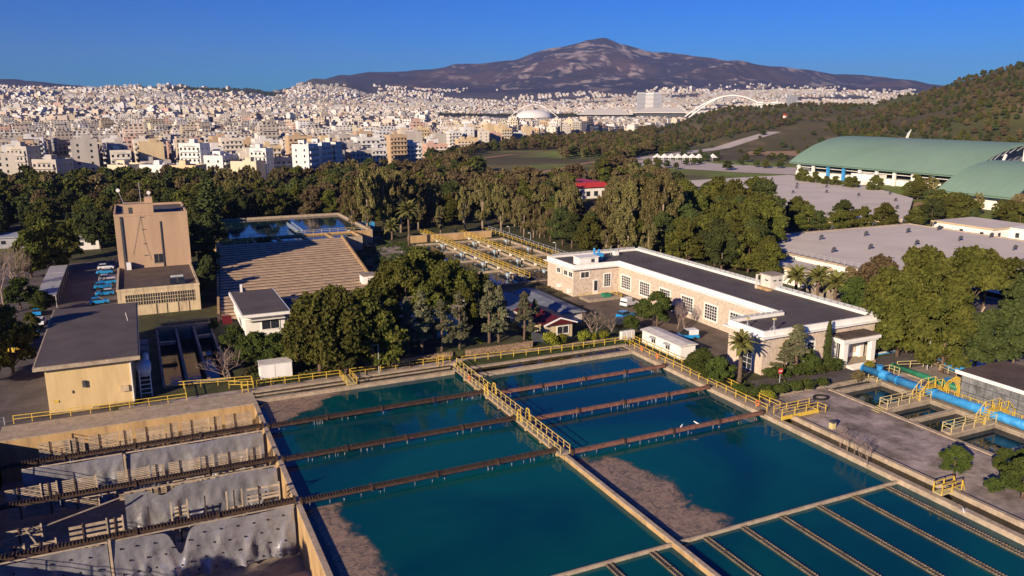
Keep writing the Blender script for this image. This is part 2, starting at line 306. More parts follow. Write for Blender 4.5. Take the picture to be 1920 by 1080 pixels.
def rail(pts, label, z=0.0, h=1.1, sp=2.2, m='yellow', group='yellow guard railings round the basins', w=0.085, name='guard_railing', cat='railing', base=None):
    t = thing(name, label, cat, (pts[0][0], pts[0][1], base if base is not None else z), group)
    for i in range(len(pts)-1):
        a = Vector((pts[i][0], pts[i][1], z if len(pts[i]) < 3 else pts[i][2])); b = Vector((pts[i+1][0], pts[i+1][1], z if len(pts[i+1]) < 3 else pts[i+1][2]))
        n = max(1, round((b-a).length/sp))
        for k in range(n+(1 if i == len(pts)-2 else 0)):
            p = a.lerp(b, k/n); bar('post', t, p, p+Vector((0, 0, h)), w, m)
        for hh in (h-0.03, h*0.55):
            bar('rail', t, a+Vector((0, 0, hh)), b+Vector((0, 0, hh)), w*0.8, m)
    return t
def copy_thing(o, loc, rz=0.0, sc=None, label=None, group=None):
    c = o.copy(); COL.objects.link(c); c.location = loc; c.rotation_euler = (0, 0, rz)
    if sc is not None: c.scale = sc if hasattr(sc, '__len__') else (sc, sc, sc)
    if label: c['label'] = label
    if group: c['group'] = group
    for ch in list(o.children):
        d = ch.copy(); COL.objects.link(d); d.parent = c
        for g in list(ch.children):
            e = g.copy(); COL.objects.link(e); e.parent = d
    return c
# ------------------------------------------------------------------ picture <-> place helpers (construction survey)
_sp, _cp, _sy, _cy = math.sin(PITCH), math.cos(PITCH), math.sin(YAW), math.cos(YAW)
def G(px, py, z=0.0):
    """point of the level z seen at photograph pixel px, py (survey of the photograph on the ground plane)"""
    a = (px-960)/1493.; b = (540-py)/1493.
    d = (_sy*_cp+a*_cy+b*_sy*_sp, _cy*_cp-a*_sy+b*_cy*_sp, -_sp+b*_cp); t = (z-H_CAM)/d[2]
    return d[0]*t, d[1]*t
def proj(x, y, z):
    d = x*_sy*_cp+y*_cy*_cp-(z-H_CAM)*_sp
    return 960+1493*(x*_cy-y*_sy)/d, 540-1493*(x*_sy*_sp+y*_cy*_sp+(z-H_CAM)*_cp)/d
def height_at(x, y, row):
    lo, hi = -5., 120.
    for _ in range(30):
        m = (lo+hi)/2
        if proj(x, y, m)[1] > row: lo = m
        else: hi = m
    return lo
def polar(x, y):
    return 960+1531*np.tan(np.clip(np.arctan2(x, y)-YAW, -1.35, 1.35)), np.hypot(x, y)
def cart(a, D):
    th = np.arctan((np.asarray(a)-960)/1531.)+YAW
    return D*np.sin(th), D*np.cos(th)
def vnoise(x, y, seed=0):
    """smooth value noise, numpy"""
    xi = np.floor(x).astype(np.int64); yi = np.floor(y).astype(np.int64); xf = x-xi; yf = y-yi
    def h(a, b):
        n = (a*374761393+b*668265263+seed*1442695041) & 0x7fffffff
        n = ((n ^ (n >> 13))*1274126177) & 0x7fffffff
        return ((n ^ (n >> 16)) & 0xffff)/65535.
    u = xf*xf*(3-2*xf); v = yf*yf*(3-2*yf)
    return (h(xi, yi)*(1-u)+h(xi+1, yi)*u)*(1-v)+(h(xi, yi+1)*(1-u)+h(xi+1, yi+1)*u)*v
def fbm(x, y, o=5, seed=0):
    s = 0; a = 0.5
    for k in range(o): s = s+a*vnoise(x*2**k, y*2**k, seed+k); a *= 0.5
    return s
def rz(row, D): return H_CAM-(row-200)/1493.*D
PK = 9000.
_prof = []
def prof(a, *dz): _prof.append((a, [p[0] for p in dz], [p[1] for p in dz]))
prof(-2600, (0, 0), (560, 0), (1800, 4), (4000, 80), (9000, 200), (12000, 0))
prof(-600, (0, 0), (560, 0), (1000, -3), (1800, 10), (2600, 38), (3600, 82), (4500, 116), (5400, 100), (8000, rz(162, 8000)), (10000, 0))
prof(30, (0, 0), (560, 0), (1000, -3), (1800, 10), (2600, 38), (3600, 82), (4500, rz(174, 4500)), (5400, 100), (8000, rz(165, 8000)), (10000, 0))
prof(150, (0, 0), (560, 0), (1000, -3), (1800, 10), (2600, 38), (3600, 82), (4500, rz(174, 4500)), (5400, 100), (8000, rz(172, 8000)), (10000, 0))
prof(290, (0, 0), (560, 0), (1000, -3), (1800, 8), (2600, 36), (3600, 85), (4300, rz(169, 4300)), (5400, 90), (8000, 100), (10000, 0))
prof(470, (0, 0), (560, 0), (1000, -3), (1800, 5), (2600, 22), (3600, 60), (4400, rz(170, 4400)), (5400, 90), (8000, 120), (10000, 0))
prof(540, (0, 0), (560, 0), (1800, 2), (2800, 18), (3800, 45), (5000, rz(171, 5000)), (7000, 130), (PK, rz(168, PK)), (12000, 0))
prof(590, (0, 0), (560, 0), (1800, 0), (2800, 14), (3800, 40), (5400, rz(153, 5400)), (7000, 170), (PK, rz(158, PK)), (12000, 0))
prof(650, (0, 0), (560, 0), (1800, 0), (2800, 12), (3800, 34), (5400, rz(156, 5400)), (7000, 200), (PK, rz(148, PK)), (12000, 0))
prof(700, (0, 0), (560, 0), (1800, 0), (2800, 8), (3800, 26), (5400, rz(170, 5400)), (7000, 200), (PK, rz(141, PK)), (12000, 0))
prof(800, (0, 0), (560, 0), (1800, 0), (3800, 14), (5400, rz(178, 5400)), (7000, 200), (PK, rz(129, PK)), (12000, 0))
prof(860, (0, 0), (1800, 0), (3800, 10), (5400, rz(186, 5400)), (7000, 220), (PK, rz(116, PK)), (12000, 0))
prof(960, (0, 0), (1800, 0), (3800, 8), (5400, rz(190, 5400)), (7000, 230), (PK, rz(112, PK)), (12000, 0))
prof(1010, (0, 0), (1800, 0), (3800, 8), (5400, rz(190, 5400)), (7000, 230), (PK, rz(104, PK)), (12000, 0))
prof(1050, (0, 0), (1800, 0), (3800, 8), (5400, rz(189, 5400)), (7000, 230), (PK, rz(98, PK)), (12000, 0))
prof(1100, (0, 0), (1800, 0), (3800, 8), (5400, rz(188, 5400)), (7000, 240), (PK, rz(88, PK)), (12000, 0))
prof(1130, (0, 0), (1800, 0), (3800, 8), (5400, rz(188, 5400)), (7000, 240), (PK, rz(82, PK)), (12000, 0))
prof(1165, (0, 0), (1800, 0), (3800, 8), (5400, rz(186, 5400)), (7000, 240), (PK, rz(91, PK)), (12000, 0))
prof(1230, (0, 0), (900, 0), (1250, 4), (1800, 0), (3800, 8), (5400, rz(182, 5400)), (7000, 240), (PK, rz(101, PK)), (12000, 0))
prof(1270, (0, 0), (850, 0), (1250, 12), (1800, 0), (3800, 8), (5400, rz(182, 5400)), (7000, 230), (PK, rz(104, PK)), (12000, 0))
prof(1310, (0, 0), (850, 0), (1250, rz(213, 1250)), (1900, 0), (3800, 8), (5400, rz(180, 5400)), (7000, 220), (PK, rz(108, PK)), (12000, 0))
prof(1370, (0, 0), (800, 0), (1250, rz(199, 1250)), (2000, 0), (3800, 8), (5400, rz(180, 5400)), (7000, 200), (PK, rz(115, PK)), (12000, 0))
prof(1450, (0, 0), (780, 0), (1250, rz(199, 1250)), (2000, 0), (3800, 8), (5400, rz(178, 5400)), (7000, 190), (PK, rz(130, PK)), (12000, 0))
prof(1500, (0, 0), (760, 0), (1250, rz(199, 1250)), (2000, 0), (3800, 8), (5400, rz(178, 5400)), (7000, 180), (PK, rz(137, PK)), (12000, 0))
prof(1570, (0, 0), (740, 0), (1250, rz(199, 1250)), (2000, 0), (3800, 8), (5400, rz(178, 5400)), (7000, 170), (PK, rz(149, PK)), (12000, 0))
prof(1630, (0, 0), (720, 0), (1200, rz(197, 1200)), (2000, 0), (3800, 8), (5400, rz(180, 5400)), (7000, 160), (PK, rz(152, PK)), (12000, 0))
prof(1700, (0, 0), (690, 0), (1200, rz(181, 1200)), (2000, 0), (3800, 8), (7000, 150), (PK, rz(157, PK)), (12000, 0))
prof(1750, (0, 0), (670, 0), (1150, rz(170, 1150)), (2000, 0), (3800, 8), (7000, 120), (PK, rz(164, PK)), (12000, 0))
prof(1800, (0, 0), (650, 0), (1100, rz(157, 1100)), (2000, 0), (7000, 100), (PK, rz(172, PK)), (12000, 0))
prof(1850, (0, 0), (650, 0), (1100, rz(146, 1100)), (2000, 20), (7000, 100), (PK, 200), (12000, 0))
prof(1920, (0, 0), (650, 0), (1100, rz(133, 1100)), (2000, 40), (7000, 100), (PK, 200), (12000, 0))
prof(2300, (0, 0), (650, 0), (1150, rz(105, 1150)), (2200, 60), (7000, 100), (PK, 200), (12000, 0))
prof(6000, (0, 0), (650, 0), (1150, 60), (2200, 60), (7000, 100), (PK, 200), (12000, 0))
_pa = np.array([p[0] for p in _prof], float)
def tz(x, y):
    a, D = polar(x, y); a = np.clip(a, -2600, 6000); D = np.atleast_1d(D); a = np.atleast_1d(a)
    tab = np.stack([np.interp(D, p[1], p[2]) for p in _prof])
    i = np.clip(np.searchsorted(_pa, a)-1, 0, len(_pa)-2); f = (a-_pa[i])/(_pa[i+1]-_pa[i]); f = f*f*(3-2*f)*0.5+f*0.5
    j = np.arange(len(D)); z = tab[i, j]*(1-f)+tab[i+1, j]*f
    x = np.atleast_1d(x); y = np.atleast_1d(y)
    rough = np.clip((D-5200)/2500., 0, 1)
    rid = 1-np.abs(fbm(x/1400., y/1400., 5, 3)*2-1)*2
    z = z+rough*(rid*250-150)*np.clip((z-60)/300., 0, 1)*np.clip((9050-D)/1600., 0.26, 1)
    mid = np.clip((D-700)/300., 0, 1)*(1-rough)
    z = z+mid*(fbm(x/160., y/160., 4, 9)-0.5)*np.clip(z/25., 0, 1)*14
    return z
# ------------------------------------------------------------------ terrain, one sheet to beyond the mountain
def make_terrain():
    av = np.concatenate([np.linspace(-1.5, -0.62, 40)[:-1], np.linspace(-0.62, 0.62, 480), np.linspace(0.62, 1.5, 40)[1:]])+YAW
    Dv = np.concatenate([np.linspace(15, 420, 40)[:-1], np.geomspace(420, 5200, 130)[:-1], np.linspace(5200, 9600, 170)[:-1], np.linspace(9600, 13500, 12)])
    A, D = np.meshgrid(av, Dv); x = (D*np.sin(A)).ravel(); y = (D*np.cos(A)).ravel()
    z = tz(x, y)
    site = np.minimum.reduce([x+52, 142-x, y-22, 254-y]); z = np.where(site > 0, z-np.clip(site*1.2, 0, 7)-0.06, z-0.06)
    nA = len(av); nD = len(Dv); idx = np.arange(nA*nD).reshape(nD, nA)
    q = np.stack([idx[:-1, :-1], idx[:-1, 1:], idx[1:, 1:], idx[1:, :-1]], -1).reshape(-1, 4)[:, ::-1]
    me = bpy.data.meshes.new('terrain'); me.vertices.add(len(x)); me.vertices.foreach_set('co', np.stack([x, y, z], 1).ravel())
    me.loops.add(q.size); me.loops.foreach_set('vertex_index', q.ravel()); me.polygons.add(len(q)); me.polygons.foreach_set('loop_start', np.arange(0, q.size, 4))
    me.update(calc_edges=True); me.polygons.foreach_set('use_smooth', [True]*len(q))
    a, DD = polar(x, y); n1 = fbm(x/90., y/90., 5, 21); n2 = fbm(x/700., y/700., 6, 5); n3 = fbm(x/35., y/35., 4, 31)
    c = np.zeros((len(x), 4)); c[:, 3] = 1
    soil = np.array([.11, .095, .042]); green = np.array([.19, .24, .045]); dry = np.array([.20, .145, .075]); green = np.where(((DD > 690) & (a > 1230))[:, None], np.array([.105, .11, .036]), green)
    g = np.clip((n1-0.42)*6, 0, 1)[:, None]; c[:, :3] = soil*(1-g)+green*g
    d = np.clip((n3-0.58)*8, 0, 1)[:, None]; c[:, :3] = c[:, :3]*(1-d)+dry*d
    city = ((DD > cedge(a)) & (DD < 6200)); c[city, :3] = np.array([.10, .095, .09])
    mtn = np.clip((DD-5600)/600., 0, 1)*np.ones_like(DD)
    shrub = np.array([.030, .030, .042]); rock = np.array([.42, .34, .30]); red = np.array([.11, .065, .052])
    hgt = np.clip((z-230)/350., 0, 1)
    rk = np.clip((fbm(x/210.+40, y/210., 5, 55)*.5+fbm(x/50., y/70., 4, 58)*.5-0.55+hgt*0.07*np.clip((a-950)/200, -1, 1))*13, 0, .9)*np.clip((a-700)/300, 0.1, 1)*np.clip((1900-a)/500, 0, 1)
    rd = np.clip((n2-0.5)*5, 0, 1)
    mc = shrub*(1-rd[:, None]*0.6)+red*rd[:, None]*0.6; mc = mc*(1-rk[:, None]*0.8)+rock*rk[:, None]*0.8
    c[:, :3] = c[:, :3]*(1-mtn[:, None])+mc*mtn[:, None]
    at = me.color_attributes.new('tint', 'FLOAT_COLOR', 'POINT'); at.data.foreach_set('color', c.ravel())
    me.materials.append(M['terrain'])
    o = link('terrain', me); o['kind'] = 'structure'; return o
def cedge(a):
    r = np.interp(a, [-900, 0, 400, 550, 700, 780, 850, 1000, 1090, 1150, 1250, 1300, 1340, 2200], [326, 326, 337, 337, 318, 300, 286, 262, 256, 246, 240, 226, 222, 220])
    return 59720./(r-200.)
make_terrain()
# ------------------------------------------------------------------ ground of the works, with the basins cut out
def sheet(x0, x1, y0, y1, holes, z, m, name):
    xs = sorted({x0, x1}|{v for h in holes for v in h[:2] if x0 < v < x1}); ys = sorted({y0, y1}|{v for h in holes for v in h[2:] if y0 < v < y1})
    b = MB(); vi = {}
    for i, X in enumerate(xs):
        for j, Y in enumerate(ys): vi[i, j] = len(b.v); b.v.append((X, Y, z))
    for i in range(len(xs)-1):
        for j in range(len(ys)-1):
            cx = (xs[i]+xs[i+1])/2; cy = (ys[j]+ys[j+1])/2
            if any(h[0] < cx < h[1] and h[2] < cy < h[3] for h in holes): continue
            b.f.append((vi[i, j], vi[i+1, j], vi[i+1, j+1], vi[i, j+1])); b.m.append(0)
    return struct(name, b, m)
HOLES = [(-18.4, 75.8, 20, 114.2), (0.8, 10.2, 121.5, 154.5), (88.4, 98.6, 45, 81.2), (72.2, 101.9, 162.5, 223.3)]
sheet(-60, 150, 10, 262, HOLES, 0.0, 'soil', 'ground')
def flat(name, x0, x1, y0, y1, m, z=0.004): return struct(name, _mb(x0, x1, y0, y1, z), m)
def _mb(x0, x1, y0, y1, z):
    b = MB(); b.add([(x0, y0, z), (x1, y0, z), (x1, y1, z), (x0, y1, z)], [(0, 1, 2, 3)]); return b
flat('car_park', -34, -5.6, 112, 235, 'asph', 0.006)
flat('road', -34, -18.6, 60, 112, 'asph', 0.006)
flat('courtyard', 80.5, 94.4, 90, 146, 'court', 0.006)
flat('courtyard', 83.1, 94.4, 146, 172, 'court', 0.010)
flat('front_road', 77.6, 140, 81.3, 87.0, 'asph', 0.008)
flat('side_road', 110.2, 118, 87.0, 110, 'asph', 0.008)
flat('platform', 75.8, 88.2, 36, 80.4, 'plat', 0.010)
flat('path', -5, 76, 114.3, 115.6, 'plat', 0.010)
flat('tank_surround', 98.7, 140, 40, 81.2, 'plat', 0.006)
flat('lawn', 44, 75, 117, 121.5, 'grass', 0.008)
flat('lawn', 45, 70, 223, 250, 'grass', 0.008)
flat('path', 60, 68, 200, 256, 'plat', 0.012)
# ------------------------------------------------------------------ the city, merged beyond the first 300 houses
WALLC = 0.95*np.array([[.78, .74, .70], [.72, .66, .58], [.80, .80, .80], [.66, .56, .44], [.56, .46, .34], [.72, .60, .50], [.58, .52, .46], [.72, .66, .50], [.62, .42, .34], [.66, .66, .68]])
WALLP = np.array([.2, .17, .15, .11, .07, .1, .08, .05, .03, .04])
def boxes_mesh(name, B, kind='stuff', matl='bldg'):
    """B: array rows cx, cy, z0, w, d, h, ang, r, g, b, uv(1/0), roof shade"""
    n = len(B); cx, cy, z0, w, d, h, an = B[:, :7].T
    ca, sa = np.cos(an), np.sin(an)
    cor = np.array([(-.5, -.5), (.5, -.5), (.5, .5), (-.5, .5)])
    V = np.zeros((n, 8, 3))
    for k in range(4):
        lx = cor[k, 0]*w; ly = cor[k, 1]*d; X = cx+lx*ca-ly*sa; Y = cy+lx*sa+ly*ca
        V[:, k] = np.stack([X, Y, z0], 1); V[:, k+4] = np.stack([X, Y, z0+h], 1)
    F = np.array([(0, 1, 5, 4), (1, 2, 6, 5), (2, 3, 7, 6), (3, 0, 4, 7), (4, 5, 6, 7)])
    f = (F[None]+np.arange(n)[:, None, None]*8).reshape(-1)
    uv = np.zeros((n, 5, 4, 2)); col = np.ones((n, 5, 4, 4))
    off = N.random(n)*30
    for s in range(4):
        L = w if s % 2 == 0 else d
        on = B[:, 10]*(1 if s % 2 == 0 else (N.random(n) < 0.45))
        for q, (uu, vv) in enumerate(((0, 0), (1, 0), (1, 1), (0, 1))):
            uv[:, s, q, 0] = uu*L+off; uv[:, s, q, 1] = np.where(on > 0, vv*h+0.01, -1)
    uv[:, 4, :, 1] = -1
    col[:, :4, :, :3] = B[:, None, None, 7:10]
    grey = np.array([.40, .36, .32]); col[:, 4, :, :3] = (grey*B[:, 11][:, None])[:, None, :]
    me = bpy.data.meshes.new(name); me.vertices.add(n*8); me.vertices.foreach_set('co', V.ravel())
    me.loops.add(n*20); me.loops.foreach_set('vertex_index', f); me.polygons.add(n*5); me.polygons.foreach_set('loop_start', np.arange(0, n*20, 4)); me.update(calc_edges=True); me.polygons.foreach_set('use_smooth', np.zeros(n*5, bool))
    u = me.uv_layers.new(name='UVMap'); u.data.foreach_set('uv', uv.ravel())
    at = me.color_attributes.new('tint', 'FLOAT_COLOR', 'CORNER'); at.data.foreach_set('color', col.ravel())
    me.materials.append(M[matl]); o = link(name, me); o['kind'] = kind; return o
OAKA = cart(1040, 2750.)
def city_cells(D0, D1, cell, step, amin=-260, amax=2060):
    pts = []
    for X in np.arange(-4000, 8600, cell):
        for Y in np.arange(100, 8600, cell):
            a, D = polar(X+cell/2, Y+cell/2)
            if D < D0-cell or D > D1+cell or a < amin-200 or a > amax+200 or Y < 0: continue
            an = N.random()*math.pi/2; k = np.arange(-cell*0.75, cell*0.75, step); gx, gy = np.meshgrid(k, k); ix, iy = np.meshgrid(np.arange(len(k)), np.arange(len(k)))
            keep = ~((ix % 4 == 3) | (iy % 5 == 4)); gx = gx[keep]; gy = gy[keep]
            wx = X+cell/2+gx*math.cos(an)-gy*math.sin(an); wy = Y+cell/2+gx*math.sin(an)+gy*math.cos(an)
            ok = (wx > X) & (wx < X+cell) & (wy > Y) & (wy < Y+cell)
            pts.append(np.stack([wx[ok], wy[ok], np.full(ok.sum(), an)], 1))
    P = np.concatenate(pts); a, D = polar(P[:, 0], P[:, 1])
    ok = (D > np.maximum(cedge(a), D0)) & (D < D1) & (a > amin) & (a < amax)
    P = P[ok]; a = a[ok]; D = D[ok]
    r = 59720./D+200
    # parks, ridge-top woods, stadium grounds, hill
    nz = fbm(P[:, 0]/260., P[:, 1]/260., 4, 77)
    ok = nz < 0.66
    ok &= ~((D > 2250) & (D < 3350) & (a > 820) & (a < 1330))
    ok &= ~((D < 2000) & (a > 1240))
    ok &= ~((D > 3950) & (D < 4700) & (a > 265) & (a < 540) & (fbm(P[:, 0]/120., P[:, 1]/120., 3, 5) < 0.62))
    ok &= ~((D > 3000) & (D < 3300) & (a > 700) & (a < 900) & (nz > 0.4))
    return P[ok], a[ok], D[ok]
CITY_NEAR = []
def make_city():
    out = []
    for D0, D1, step in ((420, 1500, 16.5), (1500, 3000, 16.5), (3000, 4700, 21.0)):
        P, a, D = city_cells(D0, D1, 380., step); n = len(P)
        P[:, :2] += N.normal(0, 0.8, (n, 2)); z = tz(P[:, 0], P[:, 1])
        fl = N.integers(3, 7, n).astype(float)+(N.random(n) < 0.12)*2
        edge = D-cedge(a)
        fl = np.where(D > 2500, np.maximum(2, fl-1), fl); fl = np.where((a > 800) & (D > 1250), N.integers(1, 4, n), fl); fl = np.where((a > 930) & (a < 1070) & (D > 1200) & (D < 2800), 1, fl); fl = np.where((a > 800) & (D > 3350), N.integers(2, 5, n), fl)
        w = step*N.uniform(0.66, 0.98, n); d = step*N.uniform(0.62, 0.95, n); h = fl*3.1+0.9
        c = WALLC[N.choice(len(WALLC), n, p=WALLP)]*N.uniform(0.82, 1.0, (n, 1))
        keepout = (a > 1000) & (D < 1400) & (a < 1180) & (D < cedge(a)+60)
        out.append((P, a, D, z, w, d, h, c, fl, edge, ~keepout))
    near = []; B = []
    for P, a, D, z, w, d, h, c, fl, edge, okk in out:
        for_near = (edge < 170) & (D < 1150) & okk
        idx = np.where(for_near)[0]; idx = idx[np.argsort(D[idx])][:300] if D[0:1].size and D.min() < 1400 else idx[:0]
        for i in idx: near.append((P[i, 0], P[i, 1], z[i], P[i, 2], fl[i], D[i], a[i], w[i], d[i]))
        rest = okk.copy(); rest[idx] = False
        m = rest
        base = np.stack([P[m, 0], P[m, 1], z[m]-4, w[m], d[m], h[m]+4, P[m, 2], c[m, 0], c[m, 1], c[m, 2], np.ones(m.sum()), N.uniform(0.5, 1.25, m.sum())], 1); B.append(base)
        # set-back top storey / stair huts
        k = N.random(m.sum()) < 0.75; q = base[k].copy(); s = N.uniform(0.25, 0.7, k.sum())
        ang = q[:, 6]; ox = (N.random(k.sum())-.5)*q[:, 3]*(1-s)*0.9; q[:, 0] += ox*np.cos(ang); q[:, 1] += ox*np.sin(ang)
        q[:, 2] = q[:, 2]+q[:, 5]; q[:, 5] = N.choice([2.4, 2.9, 3.1], k.sum()); q[:, 3] *= s; q[:, 4] *= N.uniform(0.3, 0.8, k.sum()); q[:, 11] = N.uniform(.6, 1.3, k.sum()); B.append(q)
        # roof parapets and balcony bands where they can be told apart
        nb = m & (D < 1700); 
        for f in range(1, 8):
            mm = nb & (fl > f)
            if not mm.any(): continue
            for side in (0, 1):
                sel = np.where(mm)[0][N.random(mm.sum()) < (0.75 if side == 0 else 0.4)]
                an = P[sel, 2]; ww = w[sel]*0.82 if side == 0 else 1.3; dd = 1.3 if side == 0 else d[sel]*0.6
                dx = 0 if side == 0 else -(w[sel]/2+0.6); dy = -(d[sel]/2+0.6) if side == 0 else 0
                X = P[sel, 0]+dx*np.cos(an)-dy*np.sin(an); Y = P[sel, 1]+dx*np.sin(an)+dy*np.cos(an)
                n = len(sel); B.append(np.stack([X, Y, z[sel]+f*3.1-0.2, ww*np.ones(n), dd*np.ones(n), np.full(n, 1.1), an, c[sel, 0]*1.05, c[sel, 1]*1.05, c[sel, 2]*1.05, np.zeros(n), np.full(n, 1.3)], 1))
    B = np.concatenate(B); B[:, 7:10] = np.clip(B[:, 7:10], 0, 0.85)
    tag(boxes_mesh('city_houses', B), 'dense white and cream apartment houses filling the plain to the mountain', 'city')
    # suburbs far off and climbing the mountain foot
    P, a, D = city_cells(4700, 8000, 900., 25.0)
    z = tz(P[:, 0], P[:, 1]); nz = fbm(P[:, 0]/420., P[:, 1]/420., 5, 88)
    lim = np.interp(a, [-200, 500, 560, 690, 740, 900, 1180, 1300, 1600, 1750, 2000], [0.2, 0.2, .62, .62, .56, .53, .60, .68, .68, .62, .4])-np.clip((D-5000)/2600., 0, 1)*np.interp(a, [0, 800, 1200, 1700, 2000], [.5, .40, .28, .22, .4])
    ok = (N.random(len(P)) < np.clip((lim+.03-nz)*8, 0, .85)*np.clip(1.1-(D-5100)/np.interp(a, [0, 900, 1350, 1700], [1500, 1300, 1900, 1900]), .0, 1)) & ~((D > 5400) & (a < 700) & (a > 500)); P = P[ok]; z = z[ok]; n = len(P)
    w = N.uniform(9, 20, n); c = WALLC[N.choice(len(WALLC), n, p=WALLP)]*N.uniform(0.8, 1.0, (n, 1))
    B = np.stack([P[:, 0]+N.normal(0, 4, n), P[:, 1]+N.normal(0, 4, n), z-6, w, N.uniform(9, 18, n), N.uniform(8, 15, n)+6, P[:, 2], c[:, 0], c[:, 1], c[:, 2], np.ones(n), N.uniform(.7, 1.3, n)], 1)
    tag(boxes_mesh('suburb_houses', B), 'pale suburb houses scattered over the foot of the mountain', 'suburb')
    return near
NEAR = make_city()
# ------------------------------------------------------------------ near apartment blocks, one object each
def apartment(kind, fl, w, d, c, name_c):
    """prototype at the origin, front facing -y; parts: wall, stair_tower, parapet, balcony per floor, window, awning, solar_panel"""
    t = thing('apartment_block', '', 'apartment block')
    key = 'wall_'+kind
    if key not in M: M[key] = mat('apartment_render_'+kind, c, var=0.10, scale=0.3, streak=True, stain=(0.4, 0.3, tuple(x*0.7 for x in c)))
    h = fl*3.1+1.0; rr = random.Random(fl*7+int(w*3)+len(kind))
    MB().box(-w/2, -d/2, -5, w/2, d/2, h).build('wall', key, t)
    b = MB(); 
    for x0, y0, x1, y1 in ((-w/2, -d/2, w/2, -d/2+.25), (-w/2, d/2-.25, w/2, d/2), (-w/2, -d/2+.25, -w/2+.25, d/2-.25), (w/2-.25, -d/2+.25, w/2, d/2-.25)): b.box(x0, y0, h, x1, y1, h+.9)
    b.build('parapet', key, t)
    MB().box(-w/2+.25, -d/2+.25, h, w/2-.25, d/2-.25, h+.05).build('roof', 'roofbr' if fl % 2 else 'asph', t)
    sx = rr.uniform(-w/4, w/4); MB().box(sx-2, -1, h, sx+2, 4, h+2.9).build('stair_tower', key, t)
    bl = MB(); wn = MB()
    for f in range(fl):
        z = f*3.1+0.3
        if f:
            x0 = -w*0.44; x1 = w*0.44
            MB().box(x0, -d/2-1.4, z-.15, x1, -d/2-.002, z+.05).box(x0, -d/2-1.4, z+.05, x1, -d/2-1.32, z+1.0).box(x0, -d/2-1.32, z+.05, x0+.08, -d/2-.002, z+1.0).box(x1-.08, -d/2-1.32, z+.05, x1, -d/2-.002, z+1.0).build('balcony', 'whiteold' if fl % 2 else key, t)
        n = int(w/3.2)
        for k in range(n):
            x = -w/2+(k+.5)*w/n; wn.box(x-.8, -d/2-.03, z+.1, x+.8, -d/2-.004, z+2.3)
        if kind in ('white', 'grey', 'rose', 'ivory'):
            for k in range(int(d/5)):
                y = -d/2+(k+.5)*d/int(d/5); wn.box(-w/2-.03, y-.6, z+.9, -w/2-.004, y+.6, z+2.2)
                wn.box(w/2+.004, y-.6, z+.9, w/2+.03, y+.6, z+2.2)
    o = wn.build('window', 'glass', t); o['kind'] = 'stuff'
    if fl > 3: MB().box(-w*0.3, -d/2-1.9, h-0.6, w*0.25, -d/2-1.4, h-0.45).build('awning', 'shed' if fl % 2 else 'cream', t)
    MB().box(sx-5, 1, h+.5, sx-3.2, 2.2, h+1.7).build('water_heater', 'steel', t)
    return t
def make_near_blocks():
    specs = [('white', (.74, .73, .71), 'white'), ('ochre', (.66, .52, .32), 'ochre yellow'), ('cream', (.70, .60, .44), 'cream'), ('grey', (.48, .44, .40), 'grey'), ('rose', (.62, .40, .32), 'rose'), ('ivory', (.74, .68, .58), 'ivory'), ('tan', (.55, .40, .26), 'tan')]
    protos = {}; used = set()
    words = {3: 'three', 4: 'four', 5: 'five', 6: 'six', 7: 'seven', 8: 'eight'}
    for i, (x, y, z, an, fl, D, a, w, d) in enumerate(NEAR):
        k = R.choices(range(7), [5, 3, 4, 3, 1, 4, 2])[0]; fl = int(max(3, min(7, fl)))
        key = (k, fl)
        sk = specs[k]
        if key not in protos: protos[key] = apartment(sk[0], fl, 14+(k*5+fl*3) % 5, 12+(k+fl) % 4, sk[1], sk[2])
        zone = 'far left' if a < 200 else 'left' if a < 420 else 'left of centre' if a < 640 else 'centre' if a < 860 else 'right of the city edge'
        where = 'nearest the trees' if D < cedge(a)+60 else 'one row back from the trees' if D < cedge(a)+115 else 'two rows back from the trees'
        zn = {'far left': 'at far left', 'left': 'above the tower', 'left of centre': 'above the raised pool', 'centre': 'above the palm', 'right of the city edge': 'beside the park'}[zone]; ws = 'broad' if w > 15.5 else 'narrow'
        lab = f'{ws} {sk[2]} {words[fl]} storey block {zn}, {where}'
        # turn the front towards the sunny side like the real streets (front = -y)
        rot = an-math.pi/2 if R.random() < 0.5 else an
        if R.random() < 0.15: rot += math.pi/2
        p = protos[key]
        if key not in used: o = p; used.add(key); o.location = (x, y, z); o.rotation_euler = (0, 0, rot); o['label'] = lab; o['group'] = 'apartment blocks on the near edge of the city'
        else: o = copy_thing(p, (x, y, z), rot, None, lab, 'apartment blocks on the near edge of the city')
        s = w/16.8; o.scale = (s*1.05, s, 1)
make_near_blocks()
# ------------------------------------------------------------------ settling pools
WL = -0.55
def water_sheet(name, x0, x1, y0, y1, z, m): 
    o = _mb(x0, x1, y0, y1, z).build(name, m); o['kind'] = 'structure'; return o
water_sheet('pool_water', 12.45, 42.55, 20, 110.3, WL, 'waterA')
water_sheet('pool_water', 43.05, 72.9, 20, 107.3, WL, 'waterA')
def wall(name, label, x0, y0, z0, x1, y1, z1, m='conc_lt', cat='wall', group=None, cap=None):
    t = thing(name, label, cat, ((x0+x1)/2, (y0+y1)/2, z1), group)
    bx('wall', t, x0, y0, z0, x1, y1, z1-0.12, m)
    bx('coping', t, x0-0.03, y0-0.03, z1-0.12, x1+0.03, y1+0.03, z1, cap or 'conc_lt'); return t
wall('basin_wall', 'long sunlit concrete wall between the drained basin and the left blue pool', 11.85, 20, -5.6, 12.35, 108.9, 0.05, 'conc_tan')
wall('basin_wall', 'narrow sunlit wall dividing the two large blue pools, continuing past the walkway end', 42.6, 20, -3.5, 43.0, 75.9, 0.05, 'conc_tan')
t = thing('walkway', 'grey concrete walkway with yellow rails between the two large blue pools', 'walkway', (43, 93, 0))
